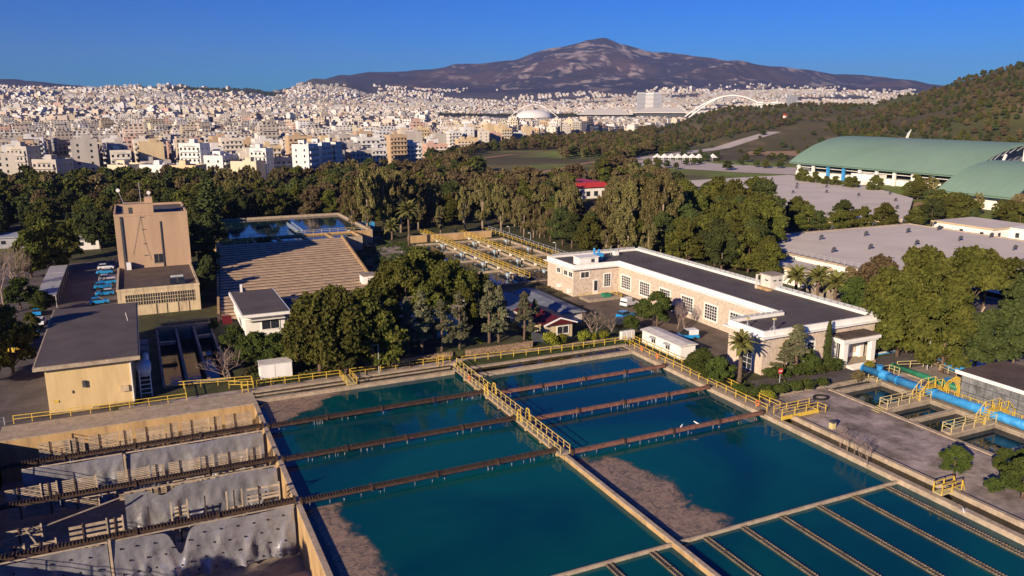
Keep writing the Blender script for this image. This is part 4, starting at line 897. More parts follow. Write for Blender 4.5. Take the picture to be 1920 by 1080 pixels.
# ------------------------------------------------------------------ cars
def car(kind='hatch', m='carblue', m2='carwhite'):
    t = thing('parked_car', '', 'car'); L, Wd = (3.7, 1.6) if kind == 'hatch' else (4.3, 1.75)
    pr = [(-L/2, .35), (-L/2, .75), (-L/2+.15, .95), (L*.2, .98), (L*.42, .85), (L/2, .65), (L/2, .33)]
    b = MB(); n = len(pr); b.add([(x, s*Wd/2, z) for s in (-1, 1) for x, z in pr], [tuple(range(n)), tuple(range(2*n-1, n-1, -1))]+[(i, i+n, (i+1) % n+n, (i+1) % n) for i in range(n)]); b.build('body', m, t)
    top = (1.45 if kind == 'hatch' else 1.8); rear = -L/2+.2 if kind != 'hatch' else -L/2+.35
    cb = [(rear-.1, .94), (rear+.12, top-.05), (rear+.4, top), (L*.02, top), (L*.22, .97)]
    b = MB(); n = len(cb); b.add([(x, s*(Wd/2-.06-(.12 if z > 1 else 0)), z) for s in (-1, 1) for x, z in cb], [tuple(range(n)), tuple(range(2*n-1, n-1, -1))]+[(i, i+n, (i+1) % n+n, (i+1) % n) for i in range(n)]); b.build('cabin_glass', 'glass', t)
    b = MB(); xr = rear+.1; b.box(xr, -Wd/2+.17, top-.02, L*.03, Wd/2-.17, top+.04)
    if kind == 'van': b.box(rear-.02, -Wd/2+.02, .95, -.2, Wd/2-.02, top)
    b.build('roof', m2, t)
    for sx in (-L*.31, L*.31):
        for sy in (-1, 1):
            w = MB().tube([(sx, sy*(Wd/2-.18), .31), (sx, sy*(Wd/2+.01), .31)], .31, 14).build('wheel', 'tyre', t)
    for sy in (-.55, .55): bx('headlight', t, L/2-.12, sy-.18, .62, L/2-.02, sy+.18, .74, 'white')
    return t
cars = {'b': car('hatch', 'carblue', 'carwhite'), 'w': car('hatch', 'carwhite', 'carwhite'), 'B': car('hatch', 'carblue', 'carblue'), 'd': car('hatch', 'cardark', 'cardark'), 'v': car('van', 'carwhite', 'carwhite'), 'V': car('van', 'carblue', 'carwhite')}
cused = set()
def place_car(k, px, row, rz, label, group=None, z=0.01):
    x, y = G(px, row)
    if k in cused: c = copy_thing(cars[k], (x, y, z), rz, None, label)
    else: c = cars[k]; cused.add(k); c.location = (x, y, z); c.rotation_euler = (0, 0, rz); c['label'] = label
    if group: c['group'] = group
row = [('w', 199, 505, 'white car, farthest of the row beside the tan tower'), ('b', 197, 514, 'blue and white car, second farthest beside the tan tower'), ('w', 202, 526, 'white car, third farthest beside the tan tower'), ('b', 202, 533, 'blue and white car, fourth in the row beside the tan tower'), ('B', 194, 541, 'dark blue car in shade, third nearest beside the tower'), ('b', 197, 554, 'blue and white car, second nearest beside the tower'), ('B', 187, 570, 'blue car just behind the cream flat roofed building')]
for i, (k, px, rw, l) in enumerate(row): place_car(k, px, rw, R.uniform(-.08, .08)+(math.pi if i % 2 else 0), l, 'cars parked beside the tan tower')
for k, px, rw, a, l in [('B', 72, 590, 1.5, 'blue car at the left edge beyond the cream building, farthest of its row'), ('w', 77, 608, 1.5, 'white car at the left edge beyond the cream building'), ('B', 66, 622, 1.5, 'blue car partly hidden by the cream building roof'), ('w', 52, 640, 1.3, 'white car at the left edge nearest the road bend')]: place_car(k, px, rw, a, l, 'cars parked left of the cream building')
place_car('v', 1180, 573, .35, 'white van with blue marking in the courtyard of the stone building')
place_car('B', 1172, 596, .3, 'bright blue car behind the shrub in the courtyard'); place_car('V', 1286, 636, 2.9, 'blue and white van behind the white cabin')
place_car('d', 1163, 608, .9, 'dark car in the shade of the courtyard trees'); place_car('w', 1848, 436, 0, 'white car between the yellow trimmed house and the white shed')
for k in ('v', 'V'): pass
t = thing('lorry', 'dark green lorry with open bed at the left edge', 'lorry', (0, 0, 0)); bx('bed', t, -2.6, -1.1, .7, 1.6, 1.1, 1.1, 'steeldk'); bx('side_board', t, -2.6, -1.15, 1.1, 1.6, -1.05, 1.6, 'green'); bx('side_board', t, -2.6, 1.05, 1.1, 1.6, 1.15, 1.6, 'green'); bx('cab', t, 1.7, -1.05, .6, 3.1, 1.05, 2.3, 'green'); bx('windscreen', t, 3.1, -.9, 1.4, 3.14, .9, 2.1, 'glass'); bx('tail_board', t, -2.66, -1.1, .7, -2.6, 1.1, 1.5, 'yellow')
for sx in (-1.6, 2.3):
    for sy in (-1, 1): MB().tube([(sx, sy*.8, .45), (sx, sy*1.1, .45)], .45, 14).build('wheel', 'tyre', t)
lx_, ly_ = G(32, 660); t.location = (lx_, ly_, 0.01); t.rotation_euler = (0, 0, 1.5)
# ------------------------------------------------------------------ buildings of the works
def win(parent, x0, x1, y0, y1, z0, z1, nx, nz, face, frame='white', glass='glass', bord=.18, bm=.05):
    """window on a wall plane; face '-x' or '-y'; frame boards, a recessed pane and glazing bars"""
    f = MB()
    if face == '-x':
        X = x0; f.box(X-.10, y0-bord, z0-bord, X-.01, y1+bord, z0).box(X-.10, y0-bord, z1, X-.01, y1+bord, z1+bord).box(X-.10, y0-bord, z0, X-.01, y0, z1).box(X-.10, y1, z0, X-.01, y1+bord, z1)
        w = f.build('window', frame, parent); bx('pane', w, X-.03, y0, z0, X-.012, y1, z1, glass)
        for i in range(1, nx): yy = y0+(y1-y0)*i/nx; bx('glazing_bar', w, X-.07, yy-bm/2, z0, X-.035, yy+bm/2, z1, frame)
        for i in range(1, nz): zz = z0+(z1-z0)*i/nz; bx('glazing_bar', w, X-.072, y0, zz-bm/2, X-.034, y1, zz+bm/2, frame)
    else:
        Y = y0; f.box(x0-bord, Y-.10, z0-bord, x1+bord, Y-.01, z0).box(x0-bord, Y-.10, z1, x1+bord, Y-.01, z1+bord).box(x0-bord, Y-.10, z0, x0, Y-.01, z1).box(x1, Y-.10, z0, x1+bord, Y-.01, z1)
        w = f.build('window', frame, parent); bx('pane', w, x0, Y-.03, z0, x1, Y-.012, z1, glass)
        for i in range(1, nx): xx = x0+(x1-x0)*i/nx; bx('glazing_bar', w, xx-bm/2, Y-.07, z0, xx+bm/2, Y-.035, z1, frame)
        for i in range(1, nz): zz = z0+(z1-z0)*i/nz; bx('glazing_bar', w, x0, Y-.072, zz-bm/2, x1, Y-.034, zz+bm/2, frame)
    return w
def ring(poly, t, z0, z1, outset=0.0):
    """parapet ring following a rectilinear polygon (counter-clockwise), thickness t inwards"""
    n = len(poly); 
    def off(d):
        out = []
        for i in range(n):
            p0, p1, p2 = Vector(poly[i-1]), Vector(poly[i]), Vector(poly[(i+1) % n]); a = (p1-p0).normalized(); b = (p2-p1).normalized()
            na = Vector((a.y, -a.x)); nb = Vector((b.y, -b.x)); out.append(p1+(na+nb)*d)
        return out
    o = off(outset); i_ = off(outset-t); b = MB(); v = [(p.x, p.y, z) for z in (z0, z1) for p in o]+[(p.x, p.y, z) for z in (z0, z1) for p in i_]
    fs = []
    for k in range(n):
        q = (k+1) % n; fs += [(k, q, n+q, n+k), (3*n+k, 3*n+q, 2*n+q, 2*n+k), (n+k, n+q, 3*n+q, 3*n+k), (k, 2*n+k, 2*n+q, q)]
    b.add(v, fs); return b
# stone building, L shaped with a wing
t = SB = thing('stone_building', 'long L shaped stone building with flat dark roof and white parapet', 'building', (98, 115, 0))
poly = [(83.6, 88.4), (107.2, 88.4), (107.2, 157.5), (83.1, 157.5), (83.1, 145.6), (94.6, 145.6), (94.6, 96.2), (83.6, 96.2)]
MB().prism(poly, 0, 5.9).build('wall', 'stone', t)
ring(poly, 1.3, 5.9, 6.08, .75).build('cornice', 'white', t)
ring(poly, .35, 6.08, 6.95, .12).build('parapet', 'white', t)
MB().prism([(p[0]+(.3 if p[0] < 90 else (-.3 if p[0] > 100 else .3)), p[1]+(.3 if p[1] < 90 or p[1] in (145.6,) else -.3)) for p in poly], 6.082, 6.45, False).build('roof', 'roof', t)
for yc, w, z0, z1 in ((142.7, 3.4, 1.3, 4.0), (135.6, 3.4, 1.3, 4.0), (128.5, 3.4, 1.3, 4.0), (121.2, 3.4, 1.3, 4.0), (114.1, 3.4, 1.3, 4.0), (107.0, 3.4, 1.3, 4.0), (99.8, 3.2, 1.3, 4.0)):
    win(t, 94.6, 0, yc-w/2, yc+w/2, z0, z1, 5, 5, '-x', bord=.3, bm=.08)
for yc in (152.2, 149.0, 146.8): win(t, 83.1, 0, yc-.75, yc+.75, 4.2, 5.2, 2, 1, '-x', bord=.22)
win(t, 84.9, 86.9, 145.6, 0, 4.0, 5.2, 2, 1, '-y', bord=.22); win(t, 90.8, 92.4, 145.6, 0, 1.6, 4.3, 3, 5, '-y', bord=.25)
d = MB().box(88.0, 145.48, 0.02, 89.3, 145.59, 3.3).build('door_frame', 'white', t); bx('door', d, 88.2, 145.42, .9, 89.0, 145.47, 3.1, 'glass')
d = win(t, 83.6, 0, 90.6, 92.6, .3, 3.6, 2, 4, '-x', bord=.25)
win(t, 92.6, 94.0, 88.4, 0, 2.2, 4.0, 2, 3, '-y', bord=.3)
# court side bits
bx('air_conditioner', t, 82.5, 151.0, 1.0, 83.05, 152.0, 1.7, 'white'); bx('air_conditioner', t, 82.5, 146.6, .6, 83.05, 147.5, 1.5, 'white')
# roof rail of glass-like lattice
for x0, y0, y1 in ((107.0, 88.6, 110.8), (107.0, 113.2, 157.2)):
    k = y0
    while k < y1-.5: bx('roof_rail_panel', t, 106.86, k+.08, 6.96, 106.94, min(y1, k+1.5)-.08, 7.5, 'steel'); k += 1.5
k = 84
while k < 106: bx('roof_rail_panel', t, k+.08, 157.2, 6.96, k+1.42, 157.26, 7.4, 'steel'); k += 1.5
k = 83.7
while k < 94: bx('roof_rail_panel', t, k+.08, 96.0, 6.96, k+1.12, 96.06, 7.35, 'steel'); k += 1.2
# portico
bx('portico_roof', t, 96.9, 85.2, 4.75, 104.6, 88.3, 4.95, 'roofbr'); MB().box(96.7, 85.0, 4.25, 104.8, 88.25, 4.74).box(97.0, 85.2, 3.95, 104.5, 88.2, 4.25).build('entablature', 'white', t)
for x in (97.3, 103.3): bx('column', t, x, 85.4, .5, x+.9, 86.2, 3.95, 'white')
for x in (97.3, 103.4): bx('column', t, x, 87.6, .5, x+.8, 88.3, 3.95, 'white')
bx('portico_floor', t, 96.9, 85.4, 0, 104.6, 88.3, .5, 'conc_lt'); bx('portico_wall', t, 98.0, 88.25, .5, 103.4, 88.38, 3.95, 'white'); bx('door', t, 99.2, 88.16, .5, 101.0, 88.24, 3.3, 'steeldk'); bx('niche_panel', t, 102.0, 88.16, 1.2, 103.1, 88.24, 3.4, 'stone')
for k in range(4): bx('step', t, 98.2, 84.1+k*.33, 0, 103.3, 84.43+k*.33, .12+k*.12, 'white')
# roof hut and little things on the roof
t = thing('roof_hut', 'white square hut with slots standing on the stone building roof', 'hut', (106.5, 112, 6.5))
bx('wall', t, 105.6, 110.9, 6.46, 108.6, 113.6, 9.2, 'whiteold'); bx('roof', t, 105.4, 110.7, 9.2, 108.8, 113.8, 9.35, 'conc'); bx('slot', t, 106.2, 110.84, 8.1, 106.9, 110.89, 8.3, 'hole'); bx('slot', t, 105.53, 111.6, 8.1, 105.59, 112.4, 8.3, 'hole'); bx('slot', t, 107.5, 110.84, 8.1, 108.2, 110.89, 8.3, 'hole'); bx('base', t, 104.6, 110.3, 6.46, 105.55, 114.0, 6.9, 'red' if False else 'conc_tan'); bx('post', t, 104.3, 113.2, 6.46, 104.6, 113.5, 9.2, 'whiteold'); bar('beam', t, (104.4, 113.4, 9.1), (105.7, 113.4, 9.1), .15, 'whiteold')
t = thing('roof_penthouse', 'low white plant room at the far end of the stone building roof', 'hut', (87, 150, 6.5)); bx('wall', t, 85.3, 146.9, 6.46, 90.0, 149.6, 8.0, 'white'); bx('roof', t, 85.1, 146.7, 8.0, 90.2, 149.8, 8.15, 'white'); bx('opening', t, 88.2, 146.84, 6.9, 89.0, 146.89, 7.7, 'steeldk')
t = thing('water_heater', 'blue and white tank assembly beside the plant room on the roof', 'tank', (93, 151, 6.5)); b = MB(); b.tube([(91.4, 150.5, 7.5), (93.2, 150.5, 7.5)], .6, 12).tube([(92, 152, 6.45), (92, 152, 9)], .25, 10).tube([(93.2, 152, 6.45), (93.2, 152, 8.6)], .25, 10); b.build('tank', 'blue', t, smooth=False); MB().box(91.5, 150, 6.45, 93.1, 151, 6.95).build('stand', 'steel', t)
t = thing('chimney', 'small white chimney box on the far roof', 'chimney', (99, 154, 6.5)); bx('box', t, 98.5, 153.6, 6.46, 99.6, 154.6, 7.4, 'white')
def mast(px, row, rowtop, z, label, light=True):
    x, y = G(px, row, z); h = height_at(x, y, rowtop)-z; t = thing('roof_mast', label, 'mast', (x, y, z)); bar('pole', t, (x, y, z), (x, y, z+h), .09, 'steel')
    if light:
        for k in range(3): a = k*2.1; bar('brace', t, (x, y, z+h*.5), (x+.8*math.cos(a), y+.8*math.sin(a), z), .05, 'steel')
        bx('floodlight', t, x-.25, y-.2, z+h-.3, x+.25, y+.1, z+h, 'yellowpale')
mast(1450, 623, 596, 6.45, 'thin mast with floodlight on the front of the roof'); mast(1401, 615, 595, 6.45, 'short mast at the left front corner of the roof'); mast(1145, 478, 461, 6.45, 'thin mast on the far end of the stone building roof', False)
for i in range(26):
    x = R.uniform(96, 106); y = R.uniform(90, 155)
    tag(MB().box(x-.14, y-.14, 6.455, x+.14, y+.14, 6.72).build('roof_vent', 'steeldk', loc=(x, y, 6.45)), 'tiny dark vent stub dotted on the dark flat roof of the stone building', 'vent', 'vent stubs on the stone building roof')
# cream building
t = thing('cream_building', 'cream windowless building with overhanging dark flat roof', 'building', (-8, 130, 0))
bx('wall', t, -13.2, 116.2, 0, -2.8, 147.5, 6.45, 'cream'); bx('roof_slab', t, -14.4, 115.2, 6.45, -1.7, 149.0, 6.95, 'conc_lt'); bx('roof', t, -14.2, 115.5, 6.952, -1.9, 148.8, 7.02, 'roof')
bx('wall_lamp', t, -9.0, 115.9, 3.3, -8.6, 116.19, 4.2, 'steeldk'); bx('meter_box', t, -4.5, 115.85, 2.0, -3.5, 116.19, 2.8, 'oldcream'); bx('yellow_plate', t, -12.6, 116.1, 1.6, -12.0, 116.19, 1.9, 'yellow'); bx('pipe', t, -3.1, 116.05, 0, -2.95, 116.19, 6.4, 'white'); bx('socket', t, -10.3, 116.1, 2.6, -10.15, 116.19, 3.0, 'steeldk')
t = thing('roof_antenna', 'small bent antenna on the cream building roof', 'antenna', (-3, 139, 7)); bar('pole', t, (-3.2, 136, 7.02), (-3.4, 136, 8.3), .08, 'white'); bar('arm', t, (-3.2, 136, 7.3), (-1.6, 136.5, 7.6), .06, 'steeldk')
# steel duct at the cream building's right corner
t = thing('air_duct', 'white curved ventilation duct beside the cream building corner', 'duct', (-1.7, 121, 0)); MB().tube([(-1.2, 131, 2.6), (-1.2, 126, 2.6), (-1.2, 122.5, 2.6), (-1.3, 121, 2.7), (-1.4, 120.2, 3.2), (-1.5, 119.6, 4.4)], [.5, .5, .55, .6, .9, 1.05], 12).build('duct', 'white', t, smooth=True); bx('fan_box', t, -1.9, 130.5, 1.8, -.6, 133, 3.4, 'shed'); bx('fan_box', t, -1.9, 134, 1.8, -.6, 137, 3.4, 'shed')
t = thing('steel_ladder', 'pale steel ladder standing below the ventilation duct', 'ladder', (-1.5, 119, 0))
for x in (-2.1, -.7): bar('stile', t, (x, 118.4, 0), (x, 118.9, 4.0), .14, 'white')
for k in range(6): bar('rung', t, (-2.1, 118.45+k*.07, .5+k*.62), (-.7, 118.45+k*.07, .5+k*.62), .1, 'white')
rail([(-8, 115.7), (-3.0, 115.6)], 'low rusty rail lying against the foot of the cream wall', 0, .5, .8, 'rustdk', None)
# narrow dark tanks behind
struct('tank_floor', _mb(.8, 10.2, 121.5, 154.5, -3.2), 'conc_dk'); water_sheet('tank_water', .8, 10.2, 121.5, 154.5, -2.2, 'waterK')
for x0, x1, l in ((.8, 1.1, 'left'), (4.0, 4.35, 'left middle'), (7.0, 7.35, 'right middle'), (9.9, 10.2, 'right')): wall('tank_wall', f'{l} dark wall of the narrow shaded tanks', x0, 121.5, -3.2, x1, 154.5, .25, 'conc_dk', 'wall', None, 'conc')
wall('tank_wall', 'near end wall of the narrow shaded tanks', .8, 121.2, -3.2, 10.2, 121.5, .25, 'conc'); wall('tank_wall', 'far end wall of the narrow shaded tanks', .8, 154.5, -3.2, 10.2, 155, .6, 'conc')
for x, y, l in ((2.5, 146, 'left'), (8.6, 148, 'right')):
    t = thing('cross_tie', f'pale concrete tie across the {l} narrow tank', 'beam', (x, y, 0)); bx('beam', t, x-1.3, y-.5, -.4, x+1.2, y+.5, .1, 'conc_lt')
rail([(1, 155.4), (10, 154.9)], 'yellow rail at the far end of the narrow shaded tanks', .6, 1.0, 2.2, 'yellowpale', None, base=.6)
# tower
t = thing('tower_building', 'tall tan tower block with a lower flat roofed front part', 'building', (2.5, 200, 0))
bx('front_wall', t, -5.3, 168.2, 0, 9.6, 192.2, 5.0, 'oldcream'); bx('front_roof', t, -5.0, 168.5, 5.0, 9.3, 192.1, 5.06, 'roofbr')
for a in ((-5.4, 168.1, -5.0, 192.2), (9.3, 168.1, 9.7, 192.2), (-5.0, 168.1, 9.3, 168.5)): bx('parapet', t, a[0], a[1], 5.001, a[2], a[3], 5.45, 'oldcream')
bx('tower_wall', t, -5.0, 192.3, 0, 9.8, 212.5, 16.6, 'tower'); bx('tower_roof', t, -4.7, 192.6, 16.6, 9.5, 212.2, 16.66, 'asph')
for a in ((-5.05, 192.25, -4.7, 212.55), (9.5, 192.25, 9.85, 212.55), (-4.7, 192.25, 9.5, 192.6), (-4.7, 212.2, 9.5, 212.55)): bx('parapet', t, a[0], a[1], 16.62, a[2], a[3], 17.15, 'tower')
bx('stair_hut', t, -3.0, 193.5, 16.67, 3.0, 199.0, 19.0, 'tower'); bx('hut_door', t, -2.0, 193.42, 16.9, -1.3, 193.49, 18.4, 'steeldk'); bx('hut_upper', t, 1.4, 196, 19.0, 3.0, 199, 20.2, 'tower')
bx('drain_pipe', t, -3.9, 192.05, 5.1, -3.5, 192.28, 16.6, 'steeldk'); bx('drain_pipe', t, 4.0, 192.1, 5.1, 4.22, 192.28, 15.2, 'steeldk')
win(t, 2.2, 4.0, 192.3, 0, 5.9, 7.9, 2, 1, '-y', 'conc_lt', 'glass', .15)
for k in range(4):
    x0 = -3.9+k*3.15; win(t, x0, x0+3.0, 168.2, 0, 2.1, 4.2, 7, 3, '-y', 'oldcream', 'glass', .06, .09)
for i, x in enumerate((1.4, 3.3, 5.4, 7.4)): bx('stain_pipe', t, x, 168.1, 0, x+.08, 168.19, 2.0, 'rustdk')
bx('cable_box', t, -3.5, 190.6, 5.07, -2.6, 192.0, 6.6, 'white')
for k, (x, y, h) in enumerate(((-2.8, 195, 3.2), (.6, 197, 4.6), (2.4, 197.5, 2.2))):
    q = thing('antenna', f'{("leaning whip", "tall", "short")[k]} antenna on the stair hut of the tan tower', 'antenna', (x, y, 19)); bar('pole', q, (x, y, 19.0), (x-(0.9 if k == 0 else 0), y, 19.0+h), .1, 'steel')
    if k != 1: MB().tube([(x-(.9 if k == 0 else 0), y-.15, 18.9+h), (x-(.9 if k == 0 else 0), y, 18.9+h)], .4, 12).build('dish', 'white', q)
q = thing('whip_cable', 'dark cables hanging in a long triangle down the tan tower face', 'cable', (0, 192, 10))
for a, b_ in (((.2, 192.2, 16.6), (-2.0, 192.2, 8)), ((.2, 192.2, 16.6), (.6, 192.2, 11)), ((.6, 192.2, 11), (1.6, 192.2, 6.5))): bar('cable', q, a, b_, .03, 'steeldk')
for z in (16.3, 13.6, 10.4, 7.8): bx('cross_arm', q, .2, 192.1, z, .9, 192.2, z+.07, 'steeldk')
q = thing('solar_panel', 'dark solar water heater on the brown lower roof of the tower', 'solar panel', (5.5, 172, 5)); MB().add([(4.6, 170.2, 5.1), (5.9, 170.2, 5.1), (5.9, 172.6, 6.2), (4.6, 172.6, 6.2)], [(0, 1, 2, 3)])
for x in (4.4, 5.9):
    b = MB(); b.add([(x, 170.2, 5.15), (x+1.3, 170.2, 5.15), (x+1.3, 172.4, 6.1), (x, 172.4, 6.1), (x, 170.25, 5.07), (x+1.3, 170.25, 5.07), (x+1.3, 172.45, 6.02), (x, 172.45, 6.02)], [(0, 1, 2, 3), (7, 6, 5, 4), (0, 4, 5, 1), (1, 5, 6, 2), (2, 6, 7, 3), (3, 7, 4, 0)]); b.build('panel', 'glass', q)
MB().tube([(4.6, 172.8, 6.3), (7.0, 172.8, 6.3)], .28, 10).build('tank', 'steel', q)
# white building with dark roof
t = thing('white_building', 'small white building with dark flat roof between trees and the cascade', 'building', (19, 150, 0))
bx('wall', t, 15.2, 143.0, 0, 22.0, 161.0, 3.9, 'white'); bx('roof_slab', t, 14.5, 141.6, 3.9, 23.0, 161.8, 4.4, 'white'); bx('roof', t, 14.8, 141.9, 4.401, 22.7, 161.5, 4.46, 'roof')
bx('side_wing', t, 22.0, 145.5, 0, 29.0, 155.0, 3.2, 'white'); bx('side_roof', t, 23.01, 145.0, 3.2, 29.4, 155.4, 3.5, 'roof'); win(t, 18.0, 21.0, 143.0, 0, 1.2, 3.0, 2, 1, '-y', 'white', 'glass', .12); bx('chimney', t, 16.6, 160.5, 4.46, 17.0, 160.9, 6.0, 'white'); bx('canopy', t, 15.2, 142.1, 3.1, 22.0, 142.98, 3.2, 'white')
t = thing('red_awning', 'small faded red awning left of the white building', 'awning', (10.5, 137, 0)); x, y = G(428, 620); MB().add([(x-.9, y-1, 1.6), (x+.8, y-1, 1.6), (x+.8, y+1, 2.6), (x-.9, y+1, 2.6), (x-.9, y-1, 1.5), (x+.8, y-1, 1.5), (x+.8, y+1, 2.5), (x-.9, y+1, 2.5)], [(0, 1, 2, 3), (7, 6, 5, 4), (0, 4, 5, 1), (1, 5, 6, 2), (2, 6, 7, 3), (3, 7, 4, 0)]).build('cloth', 'red', t)
# container, cabin, sheds
t = thing('container_box', 'plain white container box behind the yellow railing', 'container', (16.6, 119, 0)); bx('body', t, 14.2, 118.2, .1, 18.8, 120.6, 2.4, 'white'); bx('roof', t, 14.1, 118.1, 2.4, 18.9, 120.7, 2.5, 'whiteold'); bx('seam', t, 16.2, 118.17, .1, 16.3, 118.2, 2.4, 'whiteold')
t = thing('portable_cabin', 'long white portable cabin beside the right pool railing', 'cabin', (78, 104, 0)); bx('body', t, 76.6, 99.2, .2, 79.5, 110.0, 2.5, 'white')
MB().add([(76.3, 98.9, 2.5), (79.8, 98.9, 2.5), (79.8, 110.3, 2.5), (76.3, 110.3, 2.5), (76.3, 98.9, 2.62), (78.1, 98.9, 2.85), (79.8, 98.9, 2.62), (79.8, 110.3, 2.62), (78.1, 110.3, 2.85), (76.3, 110.3, 2.62)], [(0, 3, 2, 1), (4, 5, 8, 9), (5, 6, 7, 8), (0, 1, 6, 5, 4), (2, 3, 9, 8, 7), (0, 4, 9, 3), (1, 2, 7, 6)]).build('roof', 'whiteold', t)
for y in (106.6, 102.6):
    win(t, 76.6, 0, y-.6, y+.6, 1.1, 2.0, 2, 1, '-x', 'white', 'glass', .08); MB().add([(76.55, y-.8, 2.25), (76.55, y+.8, 2.25), (76.0, y+.8, 2.0), (76.0, y-.8, 2.0), (76.55, y-.8, 2.2), (76.55, y+.8, 2.2), (76.0, y+.8, 1.95), (76.0, y-.8, 1.95)], [(3, 2, 1, 0), (4, 5, 6, 7), (0, 1, 5, 4), (1, 2, 6, 5), (2, 3, 7, 6), (3, 0, 4, 7)]).build('window_hood', 'steel', t)
for k in range(3):
    t = thing('meter_cabinet', f'white meter cabinet behind the pool corner, {("left", "middle", "right")[k]} of three', 'cabinet', (75+k, 113.4, 0), 'white meter cabinets at the pool corner'); bx('body', t, 74.6+k*.95, 113.3, 0, 75.4+k*.95, 114.0, 1.5, 'white'); bx('door', t, 74.68+k*.95, 113.27, .1, 75.32+k*.95, 113.29, 1.4, 'whiteold')
t = thing('red_roof_cottage', 'small cream cottage with dark red roof behind the round bushes', 'cottage', (65, 121, 0))
bx('wall', t, 62.2, 118.6, 0, 67.6, 130, 2.9, 'oldcream'); MB().add([(61.6, 117.9, 2.9), (68.2, 117.9, 2.9), (68.2, 130.5, 2.9), (61.6, 130.5, 2.9), (64.9, 117.9, 4.0), (64.9, 130.5, 4.0)], [(0, 3, 2, 1), (0, 4, 5, 3), (1, 2, 5, 4), (0, 1, 4), (2, 3, 5)]).build('roof', 'red', t)
bar('barge_board', t, (61.6, 117.85, 2.95), (64.9, 117.85, 4.05), .22, 'white'); bar('barge_board', t, (68.2, 117.85, 2.95), (64.9, 117.85, 4.05), .22, 'white'); win(t, 64.6, 66.8, 118.6, 0, 1.0, 2.3, 2, 1, '-y', 'white', 'glass', .12)
t = thing('long_shed', 'long blue grey sheet roofed shed behind the red roofed cottage', 'shed', (72, 135, 0)); bx('wall', t, 69.5, 127, 0, 74.5, 146, 2.2, 'whiteold'); MB().add([(69, 126, 2.2), (75, 126, 2.2), (75, 147, 2.2), (69, 147, 2.2), (72, 126, 2.8), (72, 147, 2.8)], [(0, 3, 2, 1), (0, 4, 5, 3), (1, 2, 5, 4), (0, 1, 4), (2, 3, 5)]).build('roof', 'shed', t)
t = thing('low_shed', 'low blue grey shed left of the courtyard entrance', 'shed', (62, 140, 0)); bx('wall', t, 60.5, 133, 0, 67.5, 146, 2.3, 'whiteold'); bx('roof', t, 60, 132.5, 2.3, 68, 146.5, 2.5, 'shed')
t = thing('white_hall', 'plain white building half hidden behind the grey green conifers', 'building', (45, 133, 0)); bx('wall', t, 37, 128.5, 0, 50.6, 139, 5.2, 'whiteold'); bx('roof', t, 36.7, 128.2, 5.2, 50.9, 139.3, 5.45, 'conc'); bx('pier', t, 50.6, 128.3, 5.45, 51.0, 128.9, 6.6, 'white')
t = thing('pump_cabin', 'tiny white cabin at the right edge of the cascade', 'cabin', (44, 166, 0)); x, y = G(693, 535, 1); bx('wall', t, x-1.4, y, 0, x+1.4, y+3, 3.2, 'white'); bx('roof', t, x-1.7, y-.3, 3.2, x+1.7, y+3.3, 3.4, 'conc'); bx('slot', t, x-.4, y-.05, 1.9, x+1.0, y-.01, 2.2, 'steeldk')
# retaining walls and steps near the walkway
wall('retaining_wall', 'rubble stone retaining wall left of the conifers', 32.5, 116.6, 0, 44.2, 117.0, 1.0, 'drystone', 'wall', None, 'drystone'); wall('retaining_wall', 'rubble stone retaining wall in front of the leaning conifers', 46.4, 116.2, 0, 58.6, 116.6, 1.1, 'drystone', 'wall', None, 'drystone')
t = thing('garden_steps', 'short flight of stone steps up into the pines', 'steps', (31, 117, 0))
for k in range(6): bx('step', t, 30.2, 116.4+k*.5, 0, 32.4, 116.9+k*.5, .15+k*.15, 'drystone')
struct('bank', MB().box(32.4, 117.0, 0, 58.6, 124, .85), 'soil')
t = thing('lean_to_panel', 'dark sheet panel leaning beside the cottage garden', 'panel', (60, 118, 0)); MB().add([(59.2, 117.5, 0), (61.6, 117.5, 0), (61.4, 118.7, 1.9), (59.6, 118.7, 1.9), (59.2, 117.6, 0), (61.6, 117.6, 0), (61.4, 118.8, 1.9), (59.6, 118.8, 1.9)], [(0, 1, 2, 3), (7, 6, 5, 4), (0, 3, 7, 4), (1, 5, 6, 2), (2, 6, 7, 3)]).build('panel', 'steeldk', t)
# carport left
t = thing('carport', 'long low carport with striped sheet roof at the left of the car park', 'carport', (-19, 210, 0))
for k in range(7): bx('roof_sheet', t, -20.5, 182+k*5.05, 2.5+(k % 2)*.05, -16.8, 187+k*5.05, 2.62+(k % 2)*.05, 'steel')
for k in range(8): bar('post', t, (-16.9, 182.2+k*5, 0), (-16.9, 182.2+k*5, 2.5), .15, 'steel')
bx('back_wall', t, -20.6, 182, 0, -20.4, 217, 2.5, 'conc')
